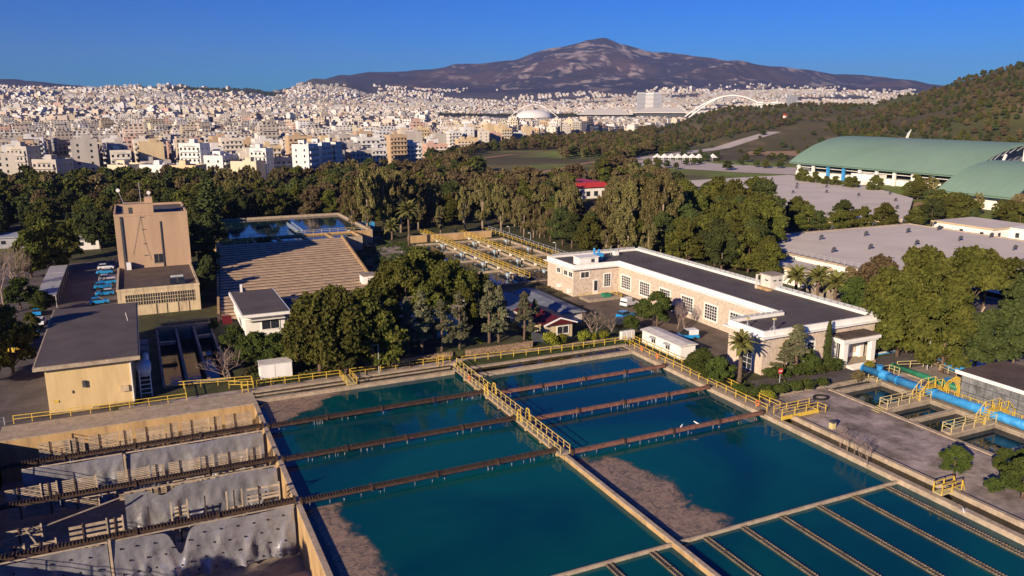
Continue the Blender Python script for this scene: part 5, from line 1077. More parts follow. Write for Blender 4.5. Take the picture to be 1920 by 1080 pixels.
# ------------------------------------------------------------------ stepped cascade, small tanks and far pool
t = thing('cascade_steps', 'wide stepped concrete cascade half in the tower shadow', 'cascade', (28, 190, 0))
NS = 27; Y0, Y1 = 156.0, 221.0
def cx(y): return 0.095*(y-158)
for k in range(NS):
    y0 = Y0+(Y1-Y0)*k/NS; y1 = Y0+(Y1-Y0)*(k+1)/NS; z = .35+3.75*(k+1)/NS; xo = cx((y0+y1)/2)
    MB().box(12.3+xo, y0, 0, 45+xo, y1, z-.07).build('step', 'conc_dk', t)  # dark body, bare at the rear, paints the shadow line below each step edge
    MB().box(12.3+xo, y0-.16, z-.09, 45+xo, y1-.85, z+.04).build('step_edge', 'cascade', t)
for s, x in (('left', 11.8), ('right', 45.05)):
    q = thing('cascade_wall', f'sloping side wall along the {s} edge of the cascade', 'wall', (x, 190, 0)); b = MB(); xa, xb = x+cx(Y0), x+cx(Y1)
    b.add([(xa, Y0, 0), (xa+.45, Y0, 0), (xb+.45, Y1+1, 0), (xb, Y1+1, 0), (xa, Y0, .9), (xa+.45, Y0, .9), (xb+.45, Y1+1, 4.7), (xb, Y1+1, 4.7)], [(0, 3, 2, 1), (4, 5, 6, 7), (0, 1, 5, 4), (1, 2, 6, 5), (2, 3, 7, 6), (3, 0, 4, 7)]); b.build('wall', 'conc_tan', q)
ZP = 4.0
px0, px1 = 19.0, 62.0
t = thing('raised_pool', 'raised settling pool with tree reflections beyond the cascade', 'pool', (41, 250, 0))
bx('wall', t, px0, 231.2, 0, px1, 231.8, ZP+.15, 'conc_tan'); bx('wall', t, px0, 272.5, 0, px1, 273.2, ZP+.35, 'conc_lt'); bx('wall', t, px0-.6, 231.2, 0, px0, 273.2, ZP+.15, 'conc_tan'); bx('wall', t, px1, 231.2, 0, px1+.7, 273.2, ZP+.25, 'conc_lt')
bx('basin_floor', t, px0, 231.8, 0, px1, 272.5, ZP-1.2, 'conc_dk'); o = _mb(px0, px1, 231.8, 272.5, ZP-.35).build('water', 'waterF', t)
t = thing('inlet_tanks', 'row of small tanks between the cascade and the raised pool', 'tank', (36, 226, 0))
bx('floor', t, 19, 222, 0, 56.6, 231.2, 3.4, 'conc_dk'); bx('front_wall', t, 18.6, 221.2, 0, 57, 222.0, 4.0, 'conc_lt')
for x in (18.6, 27.5, 34.5, 41.5, 48.5, 56.4): bx('divider', t, x, 222.0, 0, x+.6, 231.2, 4.15, 'conc_tan')
o = _mb(27.5, 56.6, 222, 231.2, 3.62).build('water', 'waterF', t)
_p = _mb(19.2, 27.4, 222.2, 231, 3.9).build('grass_bed', 'bushg_flat' if 'bushg_flat' in M else 'grass', t)
rail([(19, 231.5), (62, 231.5)], 'pale yellow rail along the near side of the raised pool', ZP+.15, 1.1, 2.4, 'yellowpale', None, base=4); rail([(19, 222.3), (27.5, 222.3), (27.5, 231)], 'yellow rail round the green bed beside the cascade top', 4.0, 1.1, 1.8, 'yellow', None, base=4)
t = thing('pool_gangway', 'light blue lattice gangway crossing the raised pool', 'gangway', (42, 240, 4)); bx('deck', t, 41.0, 231.8, ZP+.1, 42.4, 250, ZP+.2, 'shed')
for x in (41.0, 42.4):
    for k in range(10): bar('post', t, (x, 232+k*2, ZP+.2), (x, 232+k*2, ZP+1.3), .1, 'bluepale' if 'bluepale' in M else 'steel')
    bar('rail', t, (x, 232, ZP+1.3), (x, 250, ZP+1.3), .1, 'steel'); bar('rail', t, (x, 232, ZP+.75), (x, 250, ZP+.75), .08, 'steel')
    for k in range(9): bar('lattice', t, (x, 232+k*2, ZP+.2), (x, 234+k*2, ZP+1.3), .07, 'steel')
t = thing('white_tank', 'small white upright tank at the corner of the raised pool', 'tank', (59, 228, 0)); x, y = G(655, 443, 2); MB().tube([(x, y, 0), (x, y, 3.4), (x, y, 3.8)], [1.0, 1.0, .3], 16).build('tank', 'white', t)
# ------------------------------------------------------------------ filter tanks
FX = [72.5, 80.6, 91.0, 101.6]; FY = [162.8, 178, 193, 208, 223]
struct('tank_floor', _mb(72.2, 101.9, 162.5, 223.3, -2.5), 'conc_dk'); water_sheet('filter_water', 72.5, 101.6, 162.8, 223.0, -0.3, 'waterF')
nmx = ['left outer', 'left middle', 'right middle', 'right outer']; nmy = ['nearest', 'second', 'third', 'fourth', 'farthest']
for x, l in zip(FX, nmx): wall('filter_wall', f'{l} long wall of the square filter tanks', x-.25, 162.6, -2.5, x+.25, 223.3, .25 if l[0:4] != 'left' else .15, 'conc_lt', 'wall', None, 'conc_lt')
for y, l in zip(FY, nmy):
    for q in range(3): wall('filter_wall', f'{l} cross wall of the filter tanks, {("left", "middle", "right")[q]} column', FX[q]+.28, y-.22, -2.5, FX[q+1]-.28, y+.22, .2, 'conc_lt', 'wall', 'cross walls of the filter tanks', 'conc_lt')
wall('filter_wall', 'high tan wall closing the far end of the filter tanks', 72.3, 226.6, 0, 99.5, 227.2, 2.2, 'conc_tan')
for x, l in ((80.6, 'left'), (91.0, 'right')):
    t = thing('walkway', f'{l} narrow yellow railed walkway over the filter tanks', 'walkway', (x, 200, 1.0)); bx('deck', t, x-.7, 163, 1.0, x+.7, 238, 1.12, 'yellowpale')
    for k in range(10): bx('support', t, x-.3, 164+k*7.5, .25, x+.3, 164.5+k*7.5, 1.0, 'white')
    for s, n_ in ((-.7, 'left'), (.7, 'right')): rail([(x+s, 163), (x+s, 238)], f'{n_} rail of the {l} walkway over the filter tanks', 1.12, 1.1, 3.0, 'yellow', 'yellow rails over the filter tanks', .085, base=1.1)
for i in range(3):
    for j in range(4):
        x = FX[i]+ (FX[i+1]-FX[i])*.8; y = (FY[j]+FY[j+1])/2
        t = thing('float_valve', f'small pale blue float valve in the filter tanks, {nmy[j]} row, {("left", "middle", "right")[i]} column', 'valve', (x, y, -1), 'float valves in the filter tanks'); bar('stem', t, (x, y, -1.2), (x, y, .4), .2, 'steel'); MB().tube([(x, y, .2), (x, y, .9)], [.35, .5], 10).build('cap', 'bluewhite', t)
rail([(104.2, 176), (104.2, 240)], 'pale grey rail with yellow posts beside the filter tanks', .1, 1.4, 3.0, 'steel', None); rail([(102.6, 176), (102.6, 240)], 'yellow rail along the right outer wall of the filter tanks', .2, 1.1, 3.2, 'yellow', None)
for k, (px, r, rt) in enumerate(((1042, 474, 455), (995, 450, 437), (955, 437, 425), (918, 431, 417))): lamp(px, r, rt, f'thin lamp post beside the filter tanks, {("nearest", "second", "third", "farthest")[k]}', .5)
rail([(83.5, 143.5), (88.2, 143.5), (91.4, 143.0), (91.4, 139.5)], 'yellow rail on the ramp by the stone building door', 0.0, 1.1, 1.4, 'yellow', None); rail([(70, 153), (79, 150)], 'short yellow rail by the sheds left of the courtyard', 0, 1.1, 2, 'yellow', None)
t = thing('ramp_block', 'low concrete ramp block with machinery below the yellow rail', 'ramp', (88, 142, 0)); bx('slab', t, 83.4, 139.5, 0, 91.3, 143.4, .6, 'conc'); bx('machine', t, 87.5, 140, .6, 89.2, 141.4, 1.3, 'green')
# ------------------------------------------------------------------ covered reservoirs
t = thing('covered_reservoir', 'large covered reservoir with flat pale grey roof right of the stone building', 'reservoir', (180, 145, 0))
RP = [(144, 100), (262, 100), (262, 168), (211, 170.5), (160, 173)]
RP = [(146.5, 92), (219, 92), (219, 172.0), (161, 173.0), (158, 173), (146.5, 152)]
MB().prism(RP, 0, 3.85).build('wall', 'white', t); ring(RP, .5, 3.85, 4.25, .1).build('kerb', 'conc_lt', t); MB().prism(RP, 3.851, 4.0, False).build('roof', 'roofgr', t)
MB().box(143.2, 96, 0, 146.4, 151, 2.3).build('side_gallery', 'white', t); bx('gallery_roof', t, 143.0, 95.8, 2.3, 146.4, 151.2, 2.45, 'conc')
rail([(146.0, 97), (146.0, 152), (157.5, 172.8)], 'grey mesh railing along the near edge of the grey reservoir roof', 4.2, 1.3, 2.0, 'steel', None, base=4)
def vent(x, y, z, l, g):
    t = thing('roof_vent', l, 'vent', (x, y, z), g); MB().tube([(x, y, z), (x, y, z+.9), (x+.3, y, z+1.2)], .22, 8).build('pipe', 'steeldk', t); MB().tube([(x+.3, y-.1, z+1.15), (x+.7, y-.1, z+.95)], [.45, .5], 8).build('cowl', 'steeldk', t)
for i, (a, b_) in enumerate(((1558, 432), (1636, 425), (1537, 450), (1621, 443), (1700, 437), (1692, 420), (1758, 432), (1798, 452), (1716, 460), (1629, 468), (1560, 474), (1900, 470), (1856, 446), (1915, 496), (1472, 455), (1750, 424))):
    x, y = G(a, b_, 4.0); vent(x, y, 4.0, 'black cowled vent pipe standing on the grey roof of the nearer reservoir', 'vent pipes on the nearer reservoir')
t = thing('covered_reservoir', 'farther covered reservoir with flat grey roof below the green hall', 'reservoir', (300, 300, 0))
Q = [G(1265, 340, 2), G(1480, 328, 2), G(1640, 352, 2), G(1712, 372, 2), G(1700, 412, 2), G(1380, 402, 2)]
MB().prism(Q, 0, 1.9).build('wall', 'conc_lt', t); MB().prism(Q, 1.9, 2.05).build('roof', 'roofgr', t)
for i, (a, b_) in enumerate(((1400, 334), (1446, 338), (1493, 348), (1492, 354), (1485, 363), (1548, 352), (1548, 362), (1608, 368), (1667, 365), (1440, 347), (1677, 378), (1680, 392))):
    x, y = G(a, b_, 2.05); vent(x, y, 2.05, 'black vent pipe standing on the grey roof of the farther reservoir', 'vent pipes on the farther reservoir')
def house(name, label, cat, x0, y0, x1, y1, h, wallm, roofm, trim=None, wins=0, z=0):
    t = thing(name, label, cat, ((x0+x1)/2, (y0+y1)/2, z)); bx('wall', t, x0, y0, z, x1, y1, z+h, wallm); bx('roof', t, x0-.4, y0-.4, z+h, x1+.4, y1+.4, z+h+.35, trim or roofm)
    if trim: bx('roof_top', t, x0-.1, y0-.1, z+h+.352, x1+.1, y1+.1, z+h+.4, roofm)
    for k in range(wins):
        yy = y0+(y1-y0)*(k+.5)/wins; w = bx('window', t, x0-.04, yy-.6, z+h*.4, x0-.005, yy+.6, z+h*.75, 'glass')
        if x1-x0 > 4: xx = x0+(x1-x0)*(k+.5)/wins; bx('window', t, xx-.6, y0-.04, z+h*.4, xx+.6, y0-.005, z+h*.75, 'glass')
    return t
x, y = G(1560, 512); house('yellow_trim_house', 'low white house with yellow roof band beside the nearer reservoir', 'house', 134.0, 131.0, 142.5, 143, 3.4, 'white', 'roofgr', 'cream', 2)
house('small_annex', 'grey flat annex in front of the reservoir beside the palms', 'annex', 131, 118, 139, 127, 2.6, 'conc', 'conc', None, 1)
x, y = G(1785, 447); house('yellow_trim_house', 'white house with yellow roof band at the far right of the reservoir roof', 'house', x+1, y-12, x+20, y+8, 4.2, 'white', 'roofgr', 'cream', 3)
x, y = G(1862, 452); t = house('white_shed', 'long white shed with pale roof at the right edge beyond the reservoir', 'shed', x+2, y-40, x+22, y-2, 4.2, 'white', 'white', None, 5)
x, y = G(1790, 650); t = house('yellow_house', 'cream house with dark flat roof half hidden by pines at the right', 'house', 134, 88, 152, 104, 3.6, 'cream', 'roof', 'conc_lt', 2)
# ------------------------------------------------------------------ green barrel-roofed hall
def barrel(label, x0, x1, y0, y1, ze, zp, name='arched_hall'):
    t = thing(name, label, 'hall', ((x0+x1)/2, (y0+y1)/2, 0)); n = 36; xm = (x0+x1)/2; hw = (x1-x0)/2; hgt = zp-ze; Rr = (hw*hw+hgt*hgt)/(2*hgt)
    th = math.asin(min(1, hw/Rr)); P = [(xm+Rr*math.sin(-th+2*th*k/n), ze-(Rr-hgt)+Rr*math.cos(-th+2*th*k/n)) for k in range(n+1)]
    npan = 8
    for q in range(npan):
        ya = y0+(y1-y0)*q/npan; yb = y0+(y1-y0)*(q+1)/npan-.12; b = MB(); vs = []
        for (X, Z) in P: vs += [(X, ya, Z), (X, yb, Z), (X, ya, Z-.7), (X, yb, Z-.7)]
        fs = []
        for k in range(n): a = 4*k; c = 4*k+4; fs += [(a, c, c+1, a+1), (a+2, a+3, c+3, c+2), (a, a+2, c+2, c), (a+1, c+1, c+3, a+3)]
        b.add(vs, fs); b.build('roof_panel', 'hallroof', t)
    return t, P
t, P = barrel('huge hall with pale green arched metal roof on the right', 352, 446, 249, 362, 8.0, 22.5)
bx('podium', t, 356, 253, 0, 442, 360, 3.0, 'white'); bx('inner_wall', t, 368, 262, 3.0, 432, 358, 9.0, 'steeldk'); b = MB()
b.add([(x, 258, z-1.2) for x, z in P[1:-1]]+[(P[-2][0], 258, 3.01), (P[1][0], 258, 3.01)], [tuple(range(len(P)))]); b.build('end_wall', 'shed', t)
for k in range(10): bx('pier', t, 353.4, 256+k*11, 0, 354.6, 257.4+k*11, 7.6, 'blue' if k in (1, 6, 7) else 'white')
bx('gallery', t, 356.0, 254, 5.4, 368, 360, 5.8, 'white'); bx('stair_block', t, 348, 296, 0, 356, 312, 5.2, 'white')
MB().add([(343, 300, 0), (343, 308, 0), (352, 308, 5.4), (352, 300, 5.4), (352, 300, 0), (352, 308, 0)], [(0, 3, 2, 1), (0, 4, 3), (1, 2, 5), (0, 1, 5, 4)]).build('ramp', 'white', t)
for a, b_ in (((372, 249.5, 3), (380, 249.5, 17.5)), ((394, 249.5, 3), (394, 249.5, 19.5)), ((396, 249.5, 3), (414, 249.5, 21)), ((372, 249.5, 12), (392, 249.5, 3)), ((414, 249.5, 20), (432, 249.5, 3))): bar('truss', t, a, b_, .9, 'white')
for k in range(1, 18):
    X, Z = P[k*2]; X2, Z2 = P[k*2-2]; bar('truss', t, (X2, 249.6, Z2-2.6), (X, 249.6, Z-.9), .35, 'steel')
t2, P2 = barrel('smaller green arched roof in front of the big hall at the right edge', 302, 372, 193, 226, 6.0, 17.5)
bx('podium', t2, 306, 195, 0, 368, 224, 5.0, 'white')
for a, r0, r1, l in ((1390, 362, 332, 'near the green hall end'), (1788, 362, 330, 'before the hall')): pass
t = thing('roof_flame', 'pale leaf shaped ornament on the green hall roof', 'ornament', (410, 330, 20)); MB().add([(410, 330, 19), (411.5, 330, 22), (413.5, 330, 27), (411.2, 330, 25), (409.8, 330, 22), (410, 330.4, 19), (411.5, 330.4, 22), (413.5, 330.4, 27), (411.2, 330.4, 25), (409.8, 330.4, 22)], [(0, 1, 2, 3, 4), (9, 8, 7, 6, 5), (0, 5, 6, 1), (1, 6, 7, 2), (2, 7, 8, 3), (3, 8, 9, 4), (4, 9, 5, 0)]).build('leaf', 'white', t)
# ------------------------------------------------------------------ sports park far away
def arch(name, label, a0, a1, rowbase, rowtop, D, m='white', r=2.5, twin=None):
    xa, ya = cart(a0, D); xb, yb = cart(a1, D); za = rz(rowbase, D); zt = rz(rowtop, D)
    t = thing(name, label, 'arch', ((xa+xb)/2, (ya+yb)/2, za)); n = 24
    for dy in ((0,) if twin is None else (-twin, twin)):
        pts = []
        for k in range(n+1):
            f = k/n; s = math.sin(math.pi*f)
            pts.append((xa+(xb-xa)*f, ya+(yb-ya)*f+dy*(2*f-1 if twin else 0), za+(zt-za)*s))
        MB().tube(pts, r, 8).build('arch_tube', m, t, smooth=True)
    return t
DO = 2750.
t = arch('stadium_arches', 'pair of crossing white arches over the small domed velodrome', 961, 1040, 222, 196, DO, 'white', 1.1, 38)
xa, ya = cart(1001, DO); q = thing('velodrome', 'white domed velodrome under crossing arches on the plain', 'stadium', (xa, ya, 0)); b = MB(); n = 28; vs = []; fs = []
for j in range(7):
    f = j/6.; rr = 66*math.cos(f*math.pi/2*.92) if j < 6 else 3
    for k in range(n): vs.append((xa+rr*math.cos(2*math.pi*k/n), ya+rr*.75*math.sin(2*math.pi*k/n), 2+28*math.sin(f*math.pi/2)))
for j in range(6):
    for k in range(n): fs.append((j*n+k, j*n+(k+1) % n, (j+1)*n+(k+1) % n, (j+1)*n+k))
fs.append(tuple(6*n+k for k in range(n))); b.add(vs, fs); b.build('dome', 'white', q, smooth=True)
t = arch('stadium_arches', 'great white arch of the main stadium rising behind the green ridge', 1284, 1462, 222, 181, 2650, 'white', 2.4, 14)
for (a0, a1, r0, rt, D, l) in ((1082, 1185, 219, 205, 2600, 'left'), (1188, 1290, 221, 202, 2500, 'right')):
    xa, ya = cart(a0, D); xb, yb = cart(a1, D); t = thing('arena_hall', f'{l} cream arena hall with shallow roof on the sports plain', 'arena', ((xa+xb)/2, (ya+yb)/2, 0)); zr = rz(rt, D)
    d = Vector((xb-xa, yb-ya, 0)).normalized(); p = Vector((-d.y, d.x, 0))*90
    A = Vector((xa, ya, 0)); Bv = Vector((xb, yb, 0)); z0 = rz(r0, D); z1 = rz(rt+8, D); c1 = A.lerp(Bv, .25); c2 = A.lerp(Bv, .80)
    V = lambda v, z: (v.x, v.y, z)
    MB().add([V(A, z1), V(Bv, z1), V(Bv+p, z1), V(A+p, z1), V(c1+p*.5, zr), V(c2+p*.5, zr), V(A, z1-2), V(Bv, z1-2), V(Bv+p, z1-2), V(A+p, z1-2)], [(0, 1, 5, 4), (1, 2, 5), (2, 3, 4, 5), (3, 0, 4), (0, 6, 7, 1), (1, 7, 8, 2), (2, 8, 9, 3), (3, 9, 6, 0), (6, 9, 8, 7)]).build('roof', 'conc_lt' if False else 'whiteold', t)
    A2 = A+d*8+p*.1; B2 = Bv-d*8+p*.1; pp = p*.8; MB().add([V(A2, -2), V(B2, -2), V(B2+pp, -2), V(A2+pp, -2), V(A2, z1-2), V(B2, z1-2), V(B2+pp, z1-2), V(A2+pp, z1-2)], [(0, 1, 5, 4), (1, 2, 6, 5), (2, 3, 7, 6), (3, 0, 4, 7)]).build('wall', 'steeldk', t)
def far_block(a0, a1, r0, rt, D, label, m, cat='tower block', split=None):
    xa, ya = cart((a0+a1)/2, D); w = (a1-a0)/1493.*D; z = float(tz(np.array([xa]), np.array([ya]))[0]); zt = rz(rt, D); t = thing('office_block', label, cat, (0, 0, 0))
    n = split or 1
    for k in range(n):
        x0 = -w/2+w*k/n; MB().box(x0, 0, 0, x0+w/n-(1.5 if n > 1 else 0), 22, zt-z+5-(k % 2)*2).build('wall', m if k % 2 == 0 else 'white', t)
    fl = int((zt-z)/5)
    b = MB()
    for k in range(1, fl): b.box(-w/2+1, -.4, k*5+5, w/2-3, -.05, k*5+7.2)
    o = b.build('window_band', 'shed', t); o['kind'] = 'stuff'
    t.location = (xa, ya, z-5); t.rotation_euler = (0, 0, -YAW-math.atan(((a0+a1)/2-960)/1531)); return t
far_block(1195, 1240, 200, 175, 3300, 'large pale slab office block left of the great arch', 'steel', split=3); far_block(1476, 1493, 200, 180, 2300, 'dark blue glass cube office block behind the ridge', 'shed'); far_block(1421, 1470, 203, 192, 2250, 'low white complex behind the ridge beside the blue block', 'white', 'building', 4)
far_block(1090, 1166, 256, 246, 1120, 'long low cream school like building at the park edge', 'oldcream', 'building', 2)
# park furniture: red roofed pavilion, tents, road
xa, ya = G(1110, 372); t = thing('red_roof_pavilion', 'white pavilion with bright red flat roof among eucalyptus trees', 'pavilion', (xa, ya, 0)); bx('wall', t, xa-9, ya, 0, xa+9, ya+24, 5, 'white'); MB().add([(xa-10, ya-1, 5), (xa+10, ya-1, 5), (xa+10, ya+25, 5), (xa-10, ya+25, 5), (xa-8, ya+3, 6.8), (xa+8, ya+3, 6.8), (xa+8, ya+22, 6.8), (xa-8, ya+22, 6.8)], [(0, 3, 2, 1), (4, 5, 6, 7), (0, 1, 5, 4), (1, 2, 6, 5), (2, 3, 7, 6), (3, 0, 4, 7)]).build('roof', 'redsign', t)
for k in range(4): bx('window', t, xa-7+k*4, ya-.05, 1, xa-5+k*4, ya-.01, 3.2, 'glass')
for k in range(9):
    x, y = G(1232+k*13, 302); t = thing('market_tent', 'white peaked tent in the row of tents at the park road', 'tent', (x, y, 0), 'white peaked tents at the park'); MB().add([(x-2.6, y-2.6, 2.6), (x+2.6, y-2.6, 2.6), (x+2.6, y+2.6, 2.6), (x-2.6, y+2.6, 2.6), (x, y, 5.6)], [(0, 3, 2, 1), (0, 1, 4), (1, 2, 4), (2, 3, 4), (3, 0, 4)]).build('canopy', 'white', t)
    for sx in (-2.5, 2.5):
        for sy in (-2.5, 2.5): bar('leg', t, (x+sx, y+sy, 0), (x+sx, y+sy, 2.6), .2, 'white')
def strip(name, pts, w, m, z=.02):
    b = MB(); P = [Vector(G(*p)) for p in pts]; L = []
    Q = []
    for i in range(len(P)-1):
        n = max(1, int((P[i+1]-P[i]).length/25))
        for k in range(n): Q.append(P[i].lerp(P[i+1], k/n))
    Q.append(P[-1])
    for i, p in enumerate(Q):
        d = (Q[min(i+1, len(Q)-1)]-Q[max(0, i-1)]).normalized(); nrm = Vector((-d.y, d.x))*w/2; L += [p+nrm, p-nrm]
    A = np.array([[q.x, q.y] for q in L]); Z = np.maximum(tz(A[:, 0], A[:, 1])+.12, z); b.add([(A[i, 0], A[i, 1], Z[i]) for i in range(len(L))], [(2*i, 2*i+1, 2*i+3, 2*i+2) for i in range(len(Q)-1)]); struct(name, b, m)
strip('road', [(1180, 300), (1250, 291), (1330, 281), (1450, 270)], 16, 'pave'); strip('plaza', [(1185, 300), (1300, 311), (1420, 318), (1520, 322)], 60, 'pave', .03); strip('path', [(920, 340), (1010, 325), (1100, 306), (1160, 296)], 5, 'sand', .04); strip('sandy_lot', [(1400, 287), (1500, 289)], 60, 'sand', .04); strip('path', [(880, 300), (960, 290), (1030, 288)], 6, 'sand', .04); strip('sandy_lot', [(985, 338), (1060, 345)], 14, 'sand', .04)
strip('sandy_lot', [(1590, 376), (1700, 386), (1810, 372)], 8, 'sand', .04); strip('forecourt', [(1540, 320), (1700, 345), (1830, 360)], 16, 'pave', .03)
# small houses among the left trees
for px, rw, w, h, wm, rm, l in ((150, 392, 8, 4, 'blue', 'red', 'blue walled cottage with red roof among the left trees'), (182, 385, 6, 3, 'white', 'white', 'small white hut beside the blue cottage'), (30, 410, 14, 3, 'conc', 'shed', 'low shed with blue grey roof at the left edge'), (165, 468, 6, 3, 'white', 'steel', 'little white hut at the end of the car park'), (25, 465, 9, 3, 'steel', 'steel', 'pale sheet roofed shed at the left edge behind the bare trees')):
    x, y = G(px, rw); house('hut', l, 'hut', x-w/2, y, x+w/2, y+w, h, wm, rm, None, 2)
t = thing('blue_tanker', 'bright blue object glimpsed beside the raised pool corner', 'container', (60, 240, 0)); x, y = G(1165/1, 434) if False else G(675, 432, 0); bx('body', t, x, y, 0, x+5, y+2.4, 2.6, 'blue')
x, y = G(1468, 262); far_red = thing('red_white_tower', 'red and white striped mast base among trees below the ridge', 'mast', (x, y, 0))
zz = float(tz(np.array([x]), np.array([y]))[0])
for k in range(3): bar('section', far_red, (x, y, zz+k*2.6), (x, y, zz+k*2.6+2.6), 3.5-k*.6, 'redsign' if k % 2 == 0 else 'white')
# ------------------------------------------------------------------ vegetation
def leaf_mesh(name, P, Nn, size, tint, m, aspect=1.0, droop=0.0):
    """leaf tufts: one small quad per point, facing roughly outwards"""
    n = len(P); r = N.normal(size=(n, 3)); nn = Nn*0.9+r*0.75; nn /= np.linalg.norm(nn, axis=1, keepdims=True)+1e-9
    a = np.cross(nn, N.normal(size=(n, 3))); a /= np.linalg.norm(a, axis=1, keepdims=True)+1e-9; b = np.cross(nn, a)
    if droop: b = b*(1-droop)+np.array([0, 0, -1.])*droop
    s = size*N.uniform(0.55, 1.35, (n, 1)); a = a*s; b = b*s*aspect
    V = np.stack([P-a*.5-b*.4, P+a*.5-b*.5, P+a*.42+b*.5, P-a*.4+b*.42+nn*s*.2], 1).reshape(-1, 3)
    me = bpy.data.meshes.new(name); me.vertices.add(4*n); me.vertices.foreach_set('co', V.ravel()); me.loops.add(4*n); me.loops.foreach_set('vertex_index', np.arange(4*n)); me.polygons.add(n); me.polygons.foreach_set('loop_start', np.arange(0, 4*n, 4)); me.update(calc_edges=True)
    me.polygons.foreach_set('use_smooth', np.zeros(n, bool))
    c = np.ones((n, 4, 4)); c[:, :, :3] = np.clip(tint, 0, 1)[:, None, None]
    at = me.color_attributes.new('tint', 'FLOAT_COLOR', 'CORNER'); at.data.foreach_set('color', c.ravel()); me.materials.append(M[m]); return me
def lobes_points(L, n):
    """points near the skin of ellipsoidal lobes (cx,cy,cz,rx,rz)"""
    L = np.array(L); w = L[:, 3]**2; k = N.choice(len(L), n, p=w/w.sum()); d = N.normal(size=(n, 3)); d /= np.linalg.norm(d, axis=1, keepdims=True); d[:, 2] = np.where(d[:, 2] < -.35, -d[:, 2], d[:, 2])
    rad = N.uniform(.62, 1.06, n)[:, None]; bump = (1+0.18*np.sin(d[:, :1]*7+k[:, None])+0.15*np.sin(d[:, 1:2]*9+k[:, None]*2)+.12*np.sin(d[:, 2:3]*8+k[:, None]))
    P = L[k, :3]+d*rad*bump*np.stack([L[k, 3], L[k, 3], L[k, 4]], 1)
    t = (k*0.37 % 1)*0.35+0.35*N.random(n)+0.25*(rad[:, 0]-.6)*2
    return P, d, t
def make_tree(kind, seed, q=1.0):
    global N
    N = np.random.default_rng(seed*13+5); rr = random.Random(seed)
    K = dict(pine=('pine_tree', 'pine'), cedar=('cedar_tree', 'cedar'), cypress=('cypress_tree', 'dkleaf'), euc=('eucalyptus_tree', 'euc'), brown=('brown_tree', 'brown'), dark=('evergreen_tree', 'dkleaf'), bush=('round_bush', 'bush'), bushg=('green_shrub', 'bushg'), spread=('pine_tree', 'pine'), leafy=('leafy_tree', 'bushg'))[kind]
    t = thing(K[0], '', 'bush' if 'bush' in kind else 'tree'); H = 10.0; L = []; bark = 'bark'; tr = MB(); limbs = []
    if kind in ('pine', 'dark', 'leafy', 'brown'):
        for i in range(34):
            lo = 1.3 if kind == 'pine' else 2.4; a = rr.uniform(0, 6.28); z = lo+(8.8-lo)*((i+rr.random())/34); mx = 3.9*math.sin(min(1, (z-lo+1.6)/3.6)*math.pi/2)*(1-max(0, z-5.8)/4.6); d = mx*rr.uniform(.3, 1.0); r = rr.uniform(.8, 1.45)
            L.append((d*math.cos(a), d*math.sin(a), z, r, r*.78)); limbs.append(L[-1])
        L.append((0, 0, 8.6, 1.4, 1.3)); n = int(14000*q); size = .30; tall = 5.5
    elif kind == 'spread':
        for i in range(20):
            a = rr.uniform(0, 6.28); d = rr.uniform(.3, 4.6); z = 8.0-d*d*.07+rr.uniform(-1.1, .8); r = rr.uniform(1.1, 1.7); L.append((d*math.cos(a), d*math.sin(a), z, r, r*.62)); limbs.append(L[-1])
        n = int(11000*q); size = .32; tall = 6.5
    elif kind == 'cedar':
        for i in range(46):
            f = rr.random()**.8; z = 2.6+7.2*f; d = 2.2*(1-f)**.75*rr.uniform(.35, 1.0); a = rr.uniform(0, 6.28); r = rr.uniform(.35, .75)*(1.2-f*.6); L.append((d*math.cos(a), d*math.sin(a), z, r*1.25, r*.5)); 
            if i % 3 == 0: limbs.append(L[-1])
        n = int(6500*q); size = .28; tall = 9.3
    elif kind == 'cypress':
        for i in range(20): z = .8+8.8*i/19; r = .25+1.0*math.sin(min(1, (10.2-z)/6)*1.57)*min(1, z/2); L.append((rr.uniform(-.15, .15), rr.uniform(-.15, .15), z, r, .8))
        n = int(4500*q); size = .26; tall = 8
    elif kind == 'euc':
        bark = 'barkpale'
        for i in range(44):
            f = rr.random(); z = 2.6+7.0*f; d = 2.6*math.sin(max(.15, f)*2.8)**.7*rr.uniform(.3, 1) if f < .98 else .3; a = rr.uniform(0, 6.28); r = rr.uniform(.38, .82); L.append((d*math.cos(a), d*math.sin(a), z, r*.8, r*1.5)); limbs.append(L[-1])
        n = int(9500*q); size = .25; tall = 8.6
    elif kind in ('bush', 'bushg'):
        H = 2.0
        for i in range(9): a = rr.uniform(0, 6.28); d = rr.uniform(0, .5); L.append((d*math.cos(a), d*math.sin(a), rr.uniform(.6, 1.3), rr.uniform(.45, .62), .55))
        n = int(2600*q); size = .15; tall = 1.0
    P, d, tint = lobes_points(L, n)
    if kind == 'cedar': tint = tint+.1
    tint = tint*(.8+.4*vnoise(P[:, 0]*1.3+seed, P[:, 1]*1.3+P[:, 2], seed))
    lean = rr.uniform(-.5, .5); z0 = 0
    s = H/10
    tr.tube([(0, 0, -.3*s), (lean*.3*s, .1*s, tall*.35*s), (lean*.2*s, 0, tall*.7*s), (0, 0, tall*s)], [.30*s, .24*s, .16*s, .05*s], 8 if q > .5 else 5)
    if kind in ('euc', 'spread', 'pine', 'brown'):
        for l in limbs[:9 if q > .5 else 5]: zz = max(1.0, l[2]*.55); tr.tube([(lean*.2, 0, zz*.8), (l[0]*.5, l[1]*.5, zz+(l[2]-zz)*.6), (l[0]*.95, l[1]*.95, l[2])], [.13, .09, .03], 5)
    tr.build('trunk', bark, t, smooth=True)
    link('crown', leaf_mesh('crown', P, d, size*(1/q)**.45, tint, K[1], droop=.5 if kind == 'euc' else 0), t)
    return t
